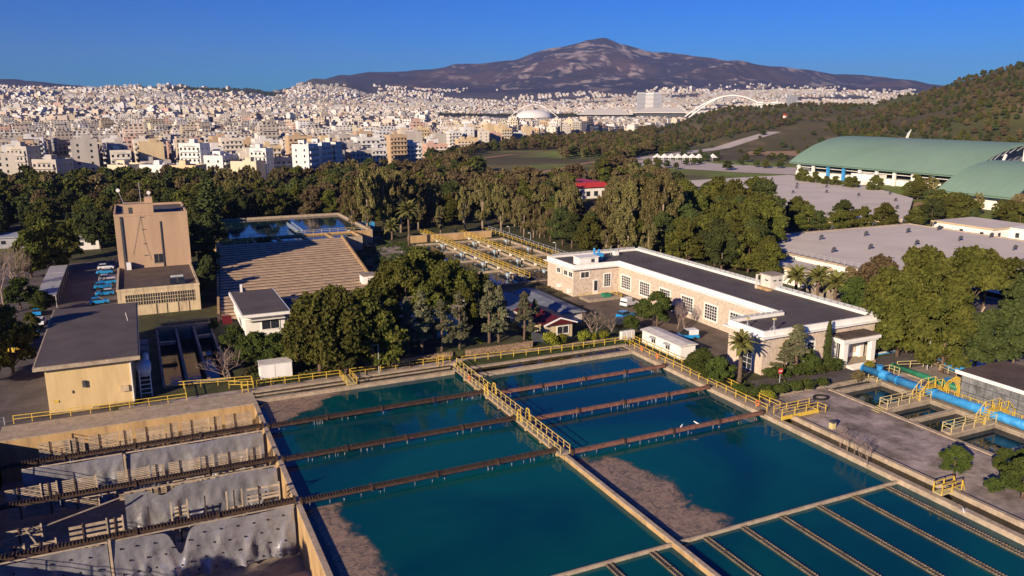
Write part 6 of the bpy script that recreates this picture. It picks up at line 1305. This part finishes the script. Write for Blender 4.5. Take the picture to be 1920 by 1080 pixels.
def make_bare(seed, dense=1.0, spread=.55):
    rr = random.Random(seed); t = thing('bare_tree', '', 'tree'); b = MB(); tw = MB()
    def grow(p, d, L, r, lv):
        q = p+d*L; (b if lv < 2 else tw).tube([p, p+d*L*.5+Vector((rr.uniform(-.1, .1), rr.uniform(-.1, .1), 0))*L*.3, q], [r, r*.8, r*.6], 5 if lv < 2 else 3, False)
        if lv >= 5: return
        for _ in range(3 if lv < 4 else int(2+2*dense)):
            v = Vector((rr.gauss(0, 1), rr.gauss(0, 1), rr.gauss(.25, .6))).normalized(); grow(q if rr.random() < .7 else p+d*L*.7, (d+v*spread*(1.15 if lv else 1.4)).normalized(), L*rr.uniform(.62, .82), r*.56, lv+1)
    for k in range(3): grow(Vector((0, 0, 0)), Vector((rr.uniform(-.4, .4), rr.uniform(-.4, .4), 1)).normalized(), 2.9, .16, 1)
    b.build('trunk', 'twig', t); o = tw.build('twig', 'twig', t); o['kind'] = 'stuff'; return t
def make_palm(seed, hgt=10., nf=34, fl=3.4):
    rr = random.Random(seed); t = thing('palm_tree', '', 'palm'); MB().tube([(0, 0, -.2), (.1, 0, hgt*.3), (.05, 0, hgt*.7), (0, 0, hgt)], [.42, .32, .3, .42], 10).build('trunk', 'bark', t, smooth=True)
    if ('frond', fl) not in _cube:
        b = MB(); ns = 9; pts = [Vector((fl*f, 0, .95*math.sin(f*1.9)*fl*.33-f*f*fl*.22)) for f in [i/ns for i in range(ns+1)]]
        for i in range(ns):
            p, q_ = pts[i], pts[i+1]; b.beam(p, q_, .06)
            for s in (-1, 1):
                for e in (0, .5):
                    o = p.lerp(q_, e); wl = fl*.26*math.sin(min(1, (i+e+1.2)/3.2)*1.57)*(1-(i+e)/ns*.62); b.add([o, o+Vector((.26, 0, 0)), o+Vector((.42+wl*.35, s*wl, -wl*.42)), o+Vector((.22+wl*.3, s*wl*.95, -wl*.42))], [(0, 1, 2, 3)])
        me = bpy.data.meshes.new('frond'); me.from_pydata([tuple(v) for v in b.v], [], b.f); me.materials.append(M['palm']); me.color_attributes.new('tint', 'FLOAT_COLOR', 'POINT').data.foreach_set('color', np.tile([.6, .6, .6, 1], len(b.v))); _cube['frond', fl] = me
    for k in range(nf):
        o = link('frond', _cube['frond', fl], t, (0, 0, hgt)); a = k*2.399; el = (0.95-1.75*(k/nf)); o.rotation_euler = Euler((0, -el, a), 'XYZ'); o.rotation_euler = (Matrix.Rotation(a, 3, 'Z') @ Matrix.Rotation(-el, 3, 'Y')).to_euler(); s = rr.uniform(.85, 1.1); o.scale = (s, s, s)
    return t
PROTO = {}; USED = set()
for k, ns in (('pine', 3), ('spread', 2), ('cedar', 3), ('cypress', 1), ('euc', 3), ('brown', 2), ('dark', 2), ('leafy', 2), ('bush', 2), ('bushg', 2)):
    for s in range(ns): PROTO[k, s] = make_tree(k, s+1)
for k, ns in (('pine', 3), ('euc', 2), ('brown', 2), ('dark', 2), ('cypress', 1)):
    for s in range(ns): PROTO[k+'_far', s] = make_tree(k, s+20, .22)
for s in range(2): PROTO['bare', s] = make_bare(s+3)
PH = {'bush': 2., 'bushg': 2.}
def put(k, x, y, z, h, wd, label, group=None, s=None):
    """place a tree of kind k: height h, width factor wd"""
    opts = [q for q in PROTO if q[0] == k]; key = opts[R.randrange(len(opts))] if s is None else (k, s)
    sc = h/PH.get(k, 10.); S3 = (sc*wd, sc*wd, sc); rz_ = R.uniform(0, 6.28)
    if key not in USED: USED.add(key); o = PROTO[key]; o.location = (x, y, z); o.rotation_euler = (0, 0, rz_); o.scale = S3; o['label'] = label
    else: o = copy_thing(PROTO[key], (x, y, z), rz_, S3, label)
    if group: o['group'] = group
    elif 'group' in o: del o['group']
    return o
def T(k, px, row, top, wd, label, group=None, s=None, z=0.):
    x, y = G(px, row, z); h = height_at(x, y, top)-z; return put(k, x, y, z, max(.5, h), wd, label, group, s)
# foreground pines, left group
for px, r, tp, w, l in [(562, 655, 588, 1.0, 'olive pine at the back of the left pine group, touching the white building'), (600, 700, 548, .95, 'big olive pine at the front of the left pine group'), (650, 700, 545, .95, 'big olive pine in the middle front of the left pine group'), (700, 694, 555, .92, 'olive pine at the right front of the left pine group'), (628, 655, 535, .9, 'tall olive pine behind the middle of the left pine group'), (690, 650, 538, .9, 'olive pine right behind the left pine group'), (735, 655, 560, .8, 'olive pine in the gap between the two pine groups'), (560, 690, 610, 1.1, 'low olive pine at the left foot of the left pine group')]: T('pine', px, r, tp, w, l)
for px, r, tp, w, l in [(905, 600, 512, .9, 'dense pine at the far right edge of the central pine group'), (770, 570, 475, .9, 'dense pine at the back left of the central pine group'), (815, 575, 470, .9, 'dense pine at the back of the central pine group'), (728, 590, 490, .9, 'dense pine at the left of the big central pine group'), (762, 610, 480, .95, 'dense pine at the front left of the central pine group'), (790, 595, 462, .9, 'tallest dense pine in the central pine group'), (835, 612, 490, .95, 'dense pine at the front of the central pine group'), (850, 590, 485, .9, 'dense pine in the right middle of the central pine group'), (885, 605, 505, .9, 'dense pine at the right end of the central pine group'), (800, 630, 530, .9, 'lower dense pine at the foot of the central pine group'), (870, 620, 540, .8, 'small dense pine above the white hall roof')]: T('pine', px, r, tp, w, l)
for i, (px, r, tp, w) in enumerate([(765, 668, 555, .8), (792, 672, 545, .85), (828, 668, 560, .85), (862, 664, 545, .8), (918, 652, 525, .9), (935, 650, 535, .8), (945, 636, 560, .8), (982, 646, 545, .9), (1002, 622, 560, .8), (808, 655, 575, .8)]): T('cedar', px, r, tp, w, 'grey green conifer with bare trunk, %s from the left in the row above the walkway' % 'first second third fourth fifth sixth seventh eighth ninth tenth'.split()[i])
T('cedar', 895, 615, 548, .9, 'grey green conifer just right of the white hall pier')
for px, r, tp, w, l in [(440, 665, 610, 1.1, 'grey green shrub under the white building'), (482, 688, 622, 1.2, 'broad green shrub left of the left pine group'), (515, 690, 625, 1.2, 'green shrub touching the left pine group'), (402, 620, 600, 1.2, 'small shrub by the red awning'), (455, 690, 650, 1.2, 'low shrub behind the white container')]: T('leafy', px, r, tp, w, l)
for px, r, tp, w, l, s in [(428, 714, 640, 1.7, 'bare whitish shrub left of the white container', 0), (392, 505, 470, 1.3, 'bare pale tree beside the tower and the cascade', 1), (30, 560, 440, .75, 'tall bare winter tree at the left edge', 0), (8, 590, 430, .8, 'very tall bare winter tree on the left border', 1), (52, 555, 455, .7, 'bare winter tree nearest the carport', 0), (1112, 632, 568, 1.2, 'bare reddish tree in the yard behind the round bushes', 1), (1148, 628, 590, 1.2, 'small bare tree near the meter cabinets', 0), (1270, 618, 555, .7, 'thin bare tree left before the long stone wall', 0), (1283, 620, 552, .6, 'thin bare tree second before the long stone wall', 1), (583, 448, 405, 1.2, 'bare pinkish tree in front of the raised pool', 0), (215, 500, 478, 1.4, 'bare bush at the foot of the tan tower', 1), (365, 420, 365, 1.3, 'bare reddish tree behind the tan tower roof', 1), (1780, 444, 415, 1.3, 'bare tree before the yellow trimmed house', 0)]: T('bare', px, r, tp, w, l, None, s)
for i, px in enumerate((1575, 1588, 1600, 1612, 1626)): T('bare', px, 838+i*9, 790+i*8, .5, 'row of thin leafless saplings beside the channel, %s from the left' % 'first second third fourth fifth'.split()[i], 'thin saplings beside the channel')
T('leafy', 1232, 612, 546, 1.15, 'dense green tree against the long stone wall'); T('leafy', 1205, 600, 560, 1.1, 'small green tree beside the courtyard cars'); T('leafy', 1182, 622, 590, 1.2, 'green shrub by the meter cabinets')
T('leafy', 1318, 712, 655, 1.35, 'dense dark green shrub between white cabin and palm'); T('leafy', 1345, 722, 668, 1.2, 'green shrub just left of the short palm'); T('leafy', 1298, 695, 660, 1.1, 'smaller dark shrub touching the white cabin')
T('cedar', 1492, 702, 606, 1.3, 'green conifer in front of the stone facade, left of the slim cypress'); T('cedar', 1470, 704, 640, 1.4, 'lower bushy conifer in front of the stone facade'); T('leafy', 1515, 700, 655, 1.0, 'green bush in front of the stone facade'); T('cypress', 1548, 692, 600, .55, 'slim dark cypress left of the portico')
for i, px in enumerate((1444, 1466, 1488, 1510, 1530, 1552, 1566)): T('bushg', px, 712-i*3, 688-i*3, 1.5, 'clipped green hedge bush before the stone facade, %s from the left' % 'first second third fourth fifth sixth seventh'.split()[i])
for i, (px, r, tp) in enumerate(((1412, 746, 722), (1434, 745, 718), (1462, 742, 716), (1490, 738, 712), (1512, 733, 708), (1540, 727, 706), (1388, 742, 718))): T('bushg', px, r, tp, 1.3, 'low shrub along the channel by the road sign, %s' % ('left of the sign', 'just left of the sign post', 'under the road sign', 'just right of the sign', 'second right of the sign', 'third right of the sign', 'beside the palm foot')[i])
T('brown', 1608, 716, 694, 1.3, 'small purple brown bush near the blue pipe end'); T('bush', 1627, 705, 674, .75, 'tall yellow green bush beside the portico steps'); T('bush', 1440, 750, 728, 1.3, 'yellow green shrub by the corner footbridge')
for i, (px, r, tp, w) in enumerate(((1034, 652, 619, .95), (1052, 648, 624, .95), (1094, 643, 618, 1.0), (1113, 640, 622, 1.0), (1132, 638, 618, 1.0), (900, 650, 633, 1.1))): T('bush', px, r, tp, w, 'round bright yellow green bush, %s' % ('left of the cottage window', 'under the cottage window', 'left of three on the lawn', 'middle of three on the lawn', 'right of three on the lawn', 'in front of the conifers')[i])
# left edge
for k, px, r, tp, w, l in [('pine', 25, 700, 572, .8, 'dark pine over the lorry at the left edge'), ('pine', 62, 640, 585, .8, 'pine beside the blue cars at the left edge'), ('pine', -30, 720, 560, .8, 'pine on the left border'), ('pine', 95, 510, 408, .9, 'large dark pine left of the car park'), ('pine', 60, 520, 430, .9, 'dark pine behind the bare trees'), ('pine', 128, 490, 418, .9, 'dark pine nearest the car park end'), ('dark', 190, 470, 395, .9, 'dark round tree left of the tan tower'), ('dark', 170, 455, 390, .9, 'dark evergreen behind the car park'), ('dark', 205, 460, 405, .8, 'dark evergreen touching the tower'), ('leafy', 40, 580, 520, 1.1, 'shrubby tree at the end of the carport'), ('leafy', 80, 590, 545, 1.1, 'low green tree near the carport'), ('dark', 375, 500, 420, .9, 'dark tree right behind the tan tower'), ('dark', 395, 480, 400, .9, 'dark tree beside the raised pool corner'), ('dark', 370, 470, 385, .9, 'tall dark tree behind the tower right side'), ('cypress', 395, 440, 330, 1.4, 'tall olive cypress left of the raised pool'), ('cypress', 418, 425, 350, 1.4, 'second olive cypress left of the raised pool'), ('dark', 386, 560, 500, .8, 'dark tree along the left foot of the cascade, nearest one'), ('dark', 392, 535, 478, .8, 'dark tree along the left foot of the cascade, middle one'), ('dark', 398, 515, 462, .8, 'dark tree along the left foot of the cascade, farthest one'), ('pine', 490, 478, 445, .8, 'small dark tree standing on the cascade edge, left'), ('dark', 505, 478, 443, .8, 'small dark tree on the cascade edge, right')]: T(k, px, r, tp, w, l)
# palms
def TP(px, row, top, label, fl, nf=32, z=0.):
    x, y = G(px, row, z); h = height_at(x, y, top)-z; t = make_palm(px, max(1., h-fl*.45), nf, fl); t.location = (x, y, z); t['label'] = label; return t
TP(767, 462, 385, 'tall palm standing alone among the trees beside the filter tanks', 3.6, 40); TP(735, 450, 418, 'short palm left of the tall palm', 3.0, 28); TP(1385, 722, 632, 'squat palm with thick trunk at the corner of the stone building', 2.0, 34)
TP(1490, 565, 508, 'leftmost of three palms behind the stone building hut', 2.6); TP(1530, 575, 508, 'middle of three palms behind the stone building hut', 2.8); TP(1562, 590, 520, 'rightmost of three palms behind the stone building hut', 2.7)
# right side
for k, px, r, tp, w, l in [('leafy', 1600, 610, 520, 1.0, 'green tree behind the east parapet, beside the palms'), ('brown', 1640, 600, 478, 1.0, 'olive tree in front of the nearer reservoir'), ('pine', 1655, 640, 500, .9, 'pine left of the big spreading tree'), ('pine', 1682, 668, 520, .95, 'broad olive tree with reddish trunk right of the stone building'), ('pine', 1700, 660, 510, .95, 'second broad olive tree over the white kerb'), ('pine', 1720, 630, 462, .85, 'tall green pine overlapping the reservoir roof'), ('pine', 1750, 650, 480, .85, 'green pine overlapping the reservoir roof, middle'), ('spread', 1800, 640, 456, .75, 'umbrella pine with bare leaning trunks over the yellow house'), ('spread', 1838, 620, 460, .7, 'second umbrella pine right of the leaning trunks'), ('pine', 1765, 700, 545, .8, 'dark olive tree spreading over the road bend'), ('dark', 1800, 700, 585, .9, 'dark tree right of the road bend'), ('dark', 1850, 700, 580, .9, 'dark green tree before the yellow house'), ('dark', 1895, 700, 560, .9, 'dark green tree at the right edge above the pavilion'), ('dark', 1905, 620, 505, .9, 'dark tree at the right edge overlapping the reservoir'), ('leafy', 1625, 560, 500, 1, 'olive tree hiding the white gallery wall'), ('brown', 1590, 545, 500, 1.0, 'small olive tree beside the grey annex')]: T(k, px, r, tp, w, l)
T('leafy', 1787, 893, 836, 1.2, 'round dense green bush on the pinkish platform'); T('leafy', 1860, 925, 896, 1.3, 'small dark bush on the platform'); T('leafy', 1885, 890, 842, 1.2, 'green bush at the right edge, left one'); T('leafy', 1915, 935, 858, 1.2, 'large green bush at the right border'); T('leafy', 1925, 880, 838, 1.1, 'green bush behind the one on the right border')
# dark conifers behind the stone building
DK = []
for i in range(34):
    px = 1235+(i*61 % 205); r = 420+(i*37 % 78); DK.append((px, r))
DK.sort(key=lambda p: p[1])
for i, (px_, r_) in enumerate(DK): T('dark' if i % 4 == 3 else 'pine', px_, r_, r_-R.uniform(80, 104), R.uniform(.8, 1.0), 'dense olive pine in the tall stand between the stone building and the reservoir, %s' % ('front row' if r_ > 480 else 'middle row' if r_ > 450 else 'back row'), 'pines in the tall stand behind the stone building')
for i, (px_, r_) in enumerate(((1352, 512), (1378, 505), (1402, 512), (1420, 500), (1436, 516), (1395, 490), (1340, 498), (1440, 530))): T('dark' if i % 3 == 0 else 'pine', px_, r_, r_-R.uniform(72, 92), .9, 'pine filling the ground just behind the roof rail of the stone building', 'pines behind the stone building roof rail')
for x_, y_, h_ in ((-29, 47, 14), (-27, 42, 12.5), (-33, 53, 11)): put('pine', x_, y_, 0, h_, .8, 'tall pine beside the left wall of the drained basin', 'pines left of the drained basin')
# eucalyptus with pale trunks
for i, (px, r, tp, w) in enumerate([(1130, 468, 372, .8), (1160, 470, 345, .8), (1177, 472, 340, .75), (1200, 470, 335, .8), (1222, 474, 345, .75), (1240, 478, 330, .8), (1258, 476, 340, .8), (1050, 448, 362, .7), (1066, 450, 372, .7), (1000, 446, 385, .8), (1012, 446, 392, .8), (982, 444, 378, .8), (940, 436, 350, .8), (905, 434, 345, .85), (872, 432, 352, .8), (826, 444, 388, .7), (690, 446, 325, .8), (662, 440, 338, .8), (722, 440, 322, .85), (752, 436, 330, .85), (785, 430, 335, .85), (810, 425, 340, .85)]):
    T('euc', px, r, tp, w, 'tall olive brown eucalyptus in the belt behind the tanks, %s part' % ('right' if px > 1120 else 'middle' if px > 860 else 'left'), 'eucalyptus trees in the belt behind the tanks')
# ------------------------------------------------------------------ woods: the nearest as trees, the rest as woodland
N = np.random.default_rng(99)
KEEP = [(118, 224, 60, 182), (220, 262, 110, 178), (340, 460, 240, 370), (296, 380, 185, 232), (-26, 12, 100, 262), (12, 76, 20, 275), (72, 112, 60, 250), (108, 145, 40, 130), (355, 400, 290, 320)]
QX = [q[0] for q in Q]; QY = [q[1] for q in Q]
def inpoly(x, y, P):
    c = np.zeros(len(x), bool); n = len(P)
    for i in range(n):
        x1, y1 = P[i][:2]; x2, y2 = P[(i+1) % n][:2]
        c ^= ((y1 > y) != (y2 > y)) & (x < (x2-x1)*(y-y1)/((y2-y1) or 1e-9)+x1)
    return c
def pix(x, y): return 960+1493*(x*_cy-y*_sy)/(x*_sy*_cp+y*_cy*_cp+H_CAM*_sp), 540-1493*(x*_sy*_sp+y*_cy*_sp-H_CAM*_cp)/(x*_sy*_cp+y*_cy*_cp+H_CAM*_sp)
def scatter(n, Dmin, Dmax, amin, amax, pw=1.0):
    D = Dmin+(Dmax-Dmin)*N.random(n)**pw; a = N.uniform(amin, amax, n); x, y = cart(a, D); return x, y
RESP = [G(1235, 350), G(1330, 322), G(1500, 318), G(1660, 345), G(1745, 372), G(1720, 425), G(1360, 410)]
CLEAR = [([G(*p) for p in P]) for P in ([(845, 318), (900, 284), (1040, 280), (1070, 290), (1000, 312), (870, 322)], [(930, 350), (930, 318), (1010, 303), (1130, 293), (1160, 302), (1100, 338), (960, 352)], [(1160, 318), (1180, 296), (1300, 274), (1540, 264), (1600, 290), (1500, 330), (1240, 345)], [(975, 335), (1070, 332), (1075, 352), (985, 352)], [(1070, 350), (1150, 350), (1145, 440), (1085, 440)], [(840, 330), (900, 325), (960, 345), (880, 348)])]
X, Y = [], []
for n, d0, d1, a0, a1, pw in ((1500, 262, 470, -420, 660, .8), (1500, 245, 520, 640, 1300, .8), (2600, 400, 1000, 800, 1560, .7), (900, 205, 330, 1020, 1460, .9), (9000, 560, 1300, 1200, 2400, .8), (2600, 660, 1150, 800, 1600, 1.0), (700, 240, 460, 1380, 2500, .9), (6500, 560, 1300, 1200, 2400, .9)):
    x, y = scatter(n, d0, d1, a0, a1, pw); X.append(x); Y.append(y)
X = np.concatenate(X); Y = np.concatenate(Y); a, D = polar(X, Y); px, py = pix(X, Y)
ok = D < cedge(a)-6
for k in KEEP: ok &= ~((X > k[0]) & (X < k[1]) & (Y > k[2]) & (Y < k[3]))
ok &= ~inpoly(X, Y, RESP)
for c in CLEAR: ok &= ~inpoly(X, Y, c)
ok &= ~((px > 230) & (px < 350) & (py < 402) & (py > 395))
nz = fbm(X/70., Y/70., 4, 12); ok &= ~((D > 420) & (D < 690) & (a < 1500) & (nz > .50)); hill = (D > 700) & (a > 1230)
ok &= ~(hill & (a < 1640) & (D > 1000) & (D < 1225) & (N.random(len(X)) < .9)); ok &= ~(hill & (a >= 1640) & (fbm(X/60., Y/60., 4, 44) > .60))
ok &= ~((a > 1440) & (a < 1900) & (D < 262))
# house plots among the trees
for (bx0, by0) in ((150, 392), (182, 385), (30, 410), (25, 465)):
    hx, hy = G(bx0, by0); ok &= ~((np.abs(X-hx) < 9) & (Y > hy-26) & (Y < hy+10))
X = X[ok]; Y = Y[ok]; D = D[ok]; a = a[ok]
# keep a minimum spacing
cell = {}; keep = []
for i in np.argsort(D):
    sp = 5.2 if D[i] < 500 else 6.5; g = (int(X[i]//sp), int(Y[i]//sp))
    if any((g[0]+u, g[1]+v) in cell and (X[i]-cell[g[0]+u, g[1]+v][0])**2+(Y[i]-cell[g[0]+u, g[1]+v][1])**2 < sp*sp for u in (-1, 0, 1) for v in (-1, 0, 1)): continue
    cell[g] = (X[i], Y[i]); keep.append(i)
X = X[keep]; Y = Y[keep]; D = D[keep]; a = a[keep]; Z = tz(X, Y)
KIND = []
nn = fbm(X/45., Y/45., 3, 61)
for i in range(len(X)):
    u = R.random(); ai, Di = a[i], D[i]
    if ai < 380: k = 'pine' if u < .55 else 'dark' if u < .75 else 'brown' if u < .92 else 'cypress'
    elif ai < 660: k = 'euc' if nn[i] > .5 else ('pine' if u < .6 else 'dark' if u < .85 else 'brown')
    elif Di < 330 and ai < 1250: k = 'euc' if u < .5 else 'brown' if u < .7 else 'dark' if u < .85 else 'pine'
    elif Di < 340 and ai >= 1250: k = 'pine' if u < .85 else 'dark'
    elif ai > 1230 and Di > 700: k = 'dark' if u < .35 else 'brown' if u < .75 else 'pine'
    else: k = 'brown' if u < .48 else 'euc' if u < .62 else 'pine' if u < .85 else 'dark'
    KIND.append(k)
HT = np.array([R.uniform(7.5, 12.5)*(1.0 if D[i] < 600 else .8)*(0.78 if (a[i] > 1420 and D[i] < 420) else 1.0)*(.62 if (D[i] > 700 and a[i] > 1230) else 1) for i in range(len(X))])
nm_ = {'pine': 'olive green pine', 'dark': 'dark evergreen tree', 'brown': 'brownish winter tree', 'euc': 'tall olive brown eucalyptus', 'cypress': 'slim dark cypress'}
cnt = {}; restpts = {}
for i in range(len(X)):
    k = KIND[i]; cnt[k] = cnt.get(k, 0)+1
    vis = -80 < px[0] or True
    if cnt[k] <= 290:
        z = 'left, below the city' if a[i] < 400 else 'behind the raised pool' if a[i] < 700 else 'centre, behind the filter tanks' if a[i] < 1000 else 'behind the stone building' if a[i] < 1430 else 'around the grey reservoirs'
        kk = k if D[i] < 330 else k+'_far'
        z += (', front rows' if D[i] < 330 else ', middle rows' if D[i] < 400 else ', back rows'); sz = 'low ' if HT[i] < 8.2 else 'tall ' if HT[i] > 11 else ''
        put(kk, X[i], Y[i], Z[i], HT[i], R.uniform(.85, 1.2), f'{sz}{nm_[k].replace("tall ", "")} in the woods {z}', {'pine': 'pines', 'dark': 'dark evergreens', 'brown': 'brownish trees', 'euc': 'eucalyptus trees', 'cypress': 'cypresses'}[k]+' in the woods '+z.split(',')[0])
    else: restpts.setdefault(k, []).append(i)
def woodland(name, idx, protokey, label):
    me = bpy.data.meshes.new(name); me.vertices.add(len(idx)); me.vertices.foreach_set('co', np.stack([X[idx], Y[idx], Z[idx]-.1], 1).ravel())
    s = me.attributes.new('size', 'FLOAT', 'POINT'); s.data.foreach_set('value', HT[idx]/10.); o = link(name, me); tag(o, label, 'woodland', kind='stuff')
    src = PROTO[protokey]; crown = [c for c in src.children if c.name.startswith('crown')][0]
    ng = bpy.data.node_groups.new('planting', 'GeometryNodeTree'); ng.interface.new_socket('Geometry', in_out='INPUT', socket_type='NodeSocketGeometry'); ng.interface.new_socket('Geometry', in_out='OUTPUT', socket_type='NodeSocketGeometry')
    gi = ng.nodes.new('NodeGroupInput'); go = ng.nodes.new('NodeGroupOutput'); ip = ng.nodes.new('GeometryNodeInstanceOnPoints'); oi = ng.nodes.new('GeometryNodeObjectInfo'); oi.inputs['Object'].default_value = crown; oi.transform_space = 'ORIGINAL'; oi.inputs['As Instance'].default_value = True
    na = ng.nodes.new('GeometryNodeInputNamedAttribute'); na.data_type = 'FLOAT'; na.inputs['Name'].default_value = 'size'
    rv = ng.nodes.new('FunctionNodeRandomValue'); rv.data_type = 'FLOAT_VECTOR'; rv.inputs[0].default_value = (0, 0, 0); rv.inputs[1].default_value = (.05, .05, 6.28)
    cx_ = ng.nodes.new('ShaderNodeCombineXYZ'); lk = ng.links.new
    lk(gi.outputs[0], ip.inputs['Points']); lk(oi.outputs['Geometry'], ip.inputs['Instance']); lk(rv.outputs[0], ip.inputs['Rotation']); lk(na.outputs[0], cx_.inputs[0]); lk(na.outputs[0], cx_.inputs[1]); lk(na.outputs[0], cx_.inputs[2]); lk(cx_.outputs[0], ip.inputs['Scale']); lk(ip.outputs[0], go.inputs[0])
    md = o.modifiers.new('planting', 'NODES'); md.node_group = ng
# park and hill woods beyond the individually built trees
for k, idx in restpts.items():
    idx = np.array(idx); opts = [q for q in PROTO if q[0] == k+'_far']
    for j, q in enumerate(opts):
        sub = idx[j::len(opts)]
        if len(sub): woodland(f'{ {"pine":"pine","dark":"evergreen","brown":"brown","euc":"eucalyptus","cypress":"cypress"}[k]}_woodland', sub, q, f'far woodland of {nm_[k]}s on the park and the hill slope')
print('WOODS', len(X), cnt)
for k in list(PROTO):
    if k not in USED:
        for c in list(PROTO[k].children): bpy.data.objects.remove(c)
        bpy.data.objects.remove(PROTO[k])
# dark tree tops inside the city and on its ridge
def far_clumps(name, label, A, n, size):
    xs, ys = A; m_ = fbm(xs/110., ys/110., 4, 5) < .62; xs = xs[m_]; ys = ys[m_]; zs = tz(xs, ys); P = np.stack([xs, ys, zs+3], 1)
    P = np.repeat(P, 26, 0)+N.normal(0, 1, (len(P)*26, 3))*np.array([4, 4, 2.4]); d = N.normal(size=P.shape)
    o = link(name, leaf_mesh(name, P, d, size, N.random(len(P))*.7, 'dkleaf')); tag(o, label, 'woodland', kind='stuff')
th = scatter(900, 3950, 4600, 270, 540); far_clumps('ridge_woodland', 'dark band of trees along the ridge above the left city', th, 0, 3.0)
th = scatter(900, 3000, 3300, 700, 1300); far_clumps('stadium_woodland', 'dark trees around the stadium grounds on the plain', th, 0, 2.6)
xs, ys = scatter(4200, 700, 3800, -200, 1150, .8); kk = (fbm(xs/170., ys/170., 3, 123) > .53) & (np.hypot(xs, ys) > cedge(polar(xs, ys)[0])+40); far_clumps('street_trees', 'small dark street trees sprinkled through the city', (xs[kk], ys[kk]), 0, 1.9)
# shrubs, weeds and grass tufts on the works' ground
def tufts(name, label, rects, dens, size, m, hgt=.35):
    PP = []
    for x0, x1, y0, y1 in rects:
        n = int((x1-x0)*(y1-y0)*dens); x = N.uniform(x0, x1, n); y = N.uniform(y0, y1, n); k = fbm(x/3.5, y/3.5, 4, 17) > .47; PP.append(np.stack([x[k], y[k], N.uniform(.02, hgt, k.sum())], 1))
    P = np.concatenate(PP); d = np.tile([0, 0, 1.], (len(P), 1)); o = link(name, leaf_mesh(name, P, d, size, N.random(len(P)), m)); tag(o, label, 'ground cover', kind='stuff')
tufts('grass', 'rough grass and weeds on the open ground of the works', [(13, 44, 115.8, 142), (44, 75, 116.8, 124), (-3, 3.4, 114.6, 118), (48, 72, 175, 256), (108, 140, 88, 115), (64, 80, 111.2, 117), (77.5, 88, 80.9, 88), (84, 97, 84.8, 88.2), (76, 82, 82, 98)], 9, .28, 'bushg')
tufts('dry_weeds', 'dry brown weeds on the platform and bank', [(12, 60, 115.8, 130), (80, 110, 150, 176), (30, 60, 116, 125)], 4, .3, 'brown')
# scattered shrubs between the park and the green hall
for i in range(90):
    px_, r_ = R.uniform(1180, 1640), R.uniform(270, 331)
    x_, y_ = G(px_, r_)
    if inpoly(np.array([x_]), np.array([y_]), RESP)[0] or (340 < x_ < 460 and 230 < y_ < 375): continue
    put('dark_far' if i % 3 else 'pine_far', x_, y_, float(tz(np.array([x_]), np.array([y_]))[0]), R.uniform(3, 6.5), R.uniform(1.0, 1.6), 'small dark shrub tree dotted over the open lots before the ridge', 'shrub trees on the open lots')
for i, px_ in enumerate((1508, 1528, 1548, 1566, 1590, 1600, 1700, 1640, 1500, 1720)):
    x_, y_ = G(px_, 347+(px_-1508)*.13); put('pine', x_, y_, 0, R.uniform(6, 9), R.uniform(.8, 1.1), 'pine in front of the white base of the green hall', 'pines in front of the green hall')
# leaning bare trunks beside the yellow house
for (a, b_, l) in (((1790, 628, 0), (1840, 596, 3), 'low leaning bare trunk beside the yellow house'), ((1818, 626, 0), (1845, 585, 4), 'second leaning bare trunk beside the yellow house')):
    xa, ya = G(*a); xb, yb = G(b_[0], b_[1], b_[2]); t = thing('leaning_trunk', l, 'trunk', (xa, ya, 0)); MB().tube([(xa, ya, 0), (xb, yb, b_[2]+1)], [.3, .15], 8).build('trunk', 'barkpale', t)
# ------------------------------------------------------------------ air
hm = bpy.data.materials.new('air'); hm.use_nodes = True; nt = hm.node_tree; nt.nodes.clear(); ou = nt.nodes.new('ShaderNodeOutputMaterial'); pv = nt.nodes.new('ShaderNodeVolumePrincipled')
pv.inputs['Color'].default_value = (0.34, 0.45, 0.90, 1); pv.inputs['Density'].default_value = HAZE; pv.inputs['Anisotropy'].default_value = 0.0; nt.links.new(pv.outputs[0], ou.inputs['Volume'])
b = MB().box(-9500, -600, -12, 14500, 14500, 900); o = b.build('haze', hm); o['kind'] = 'stuff'
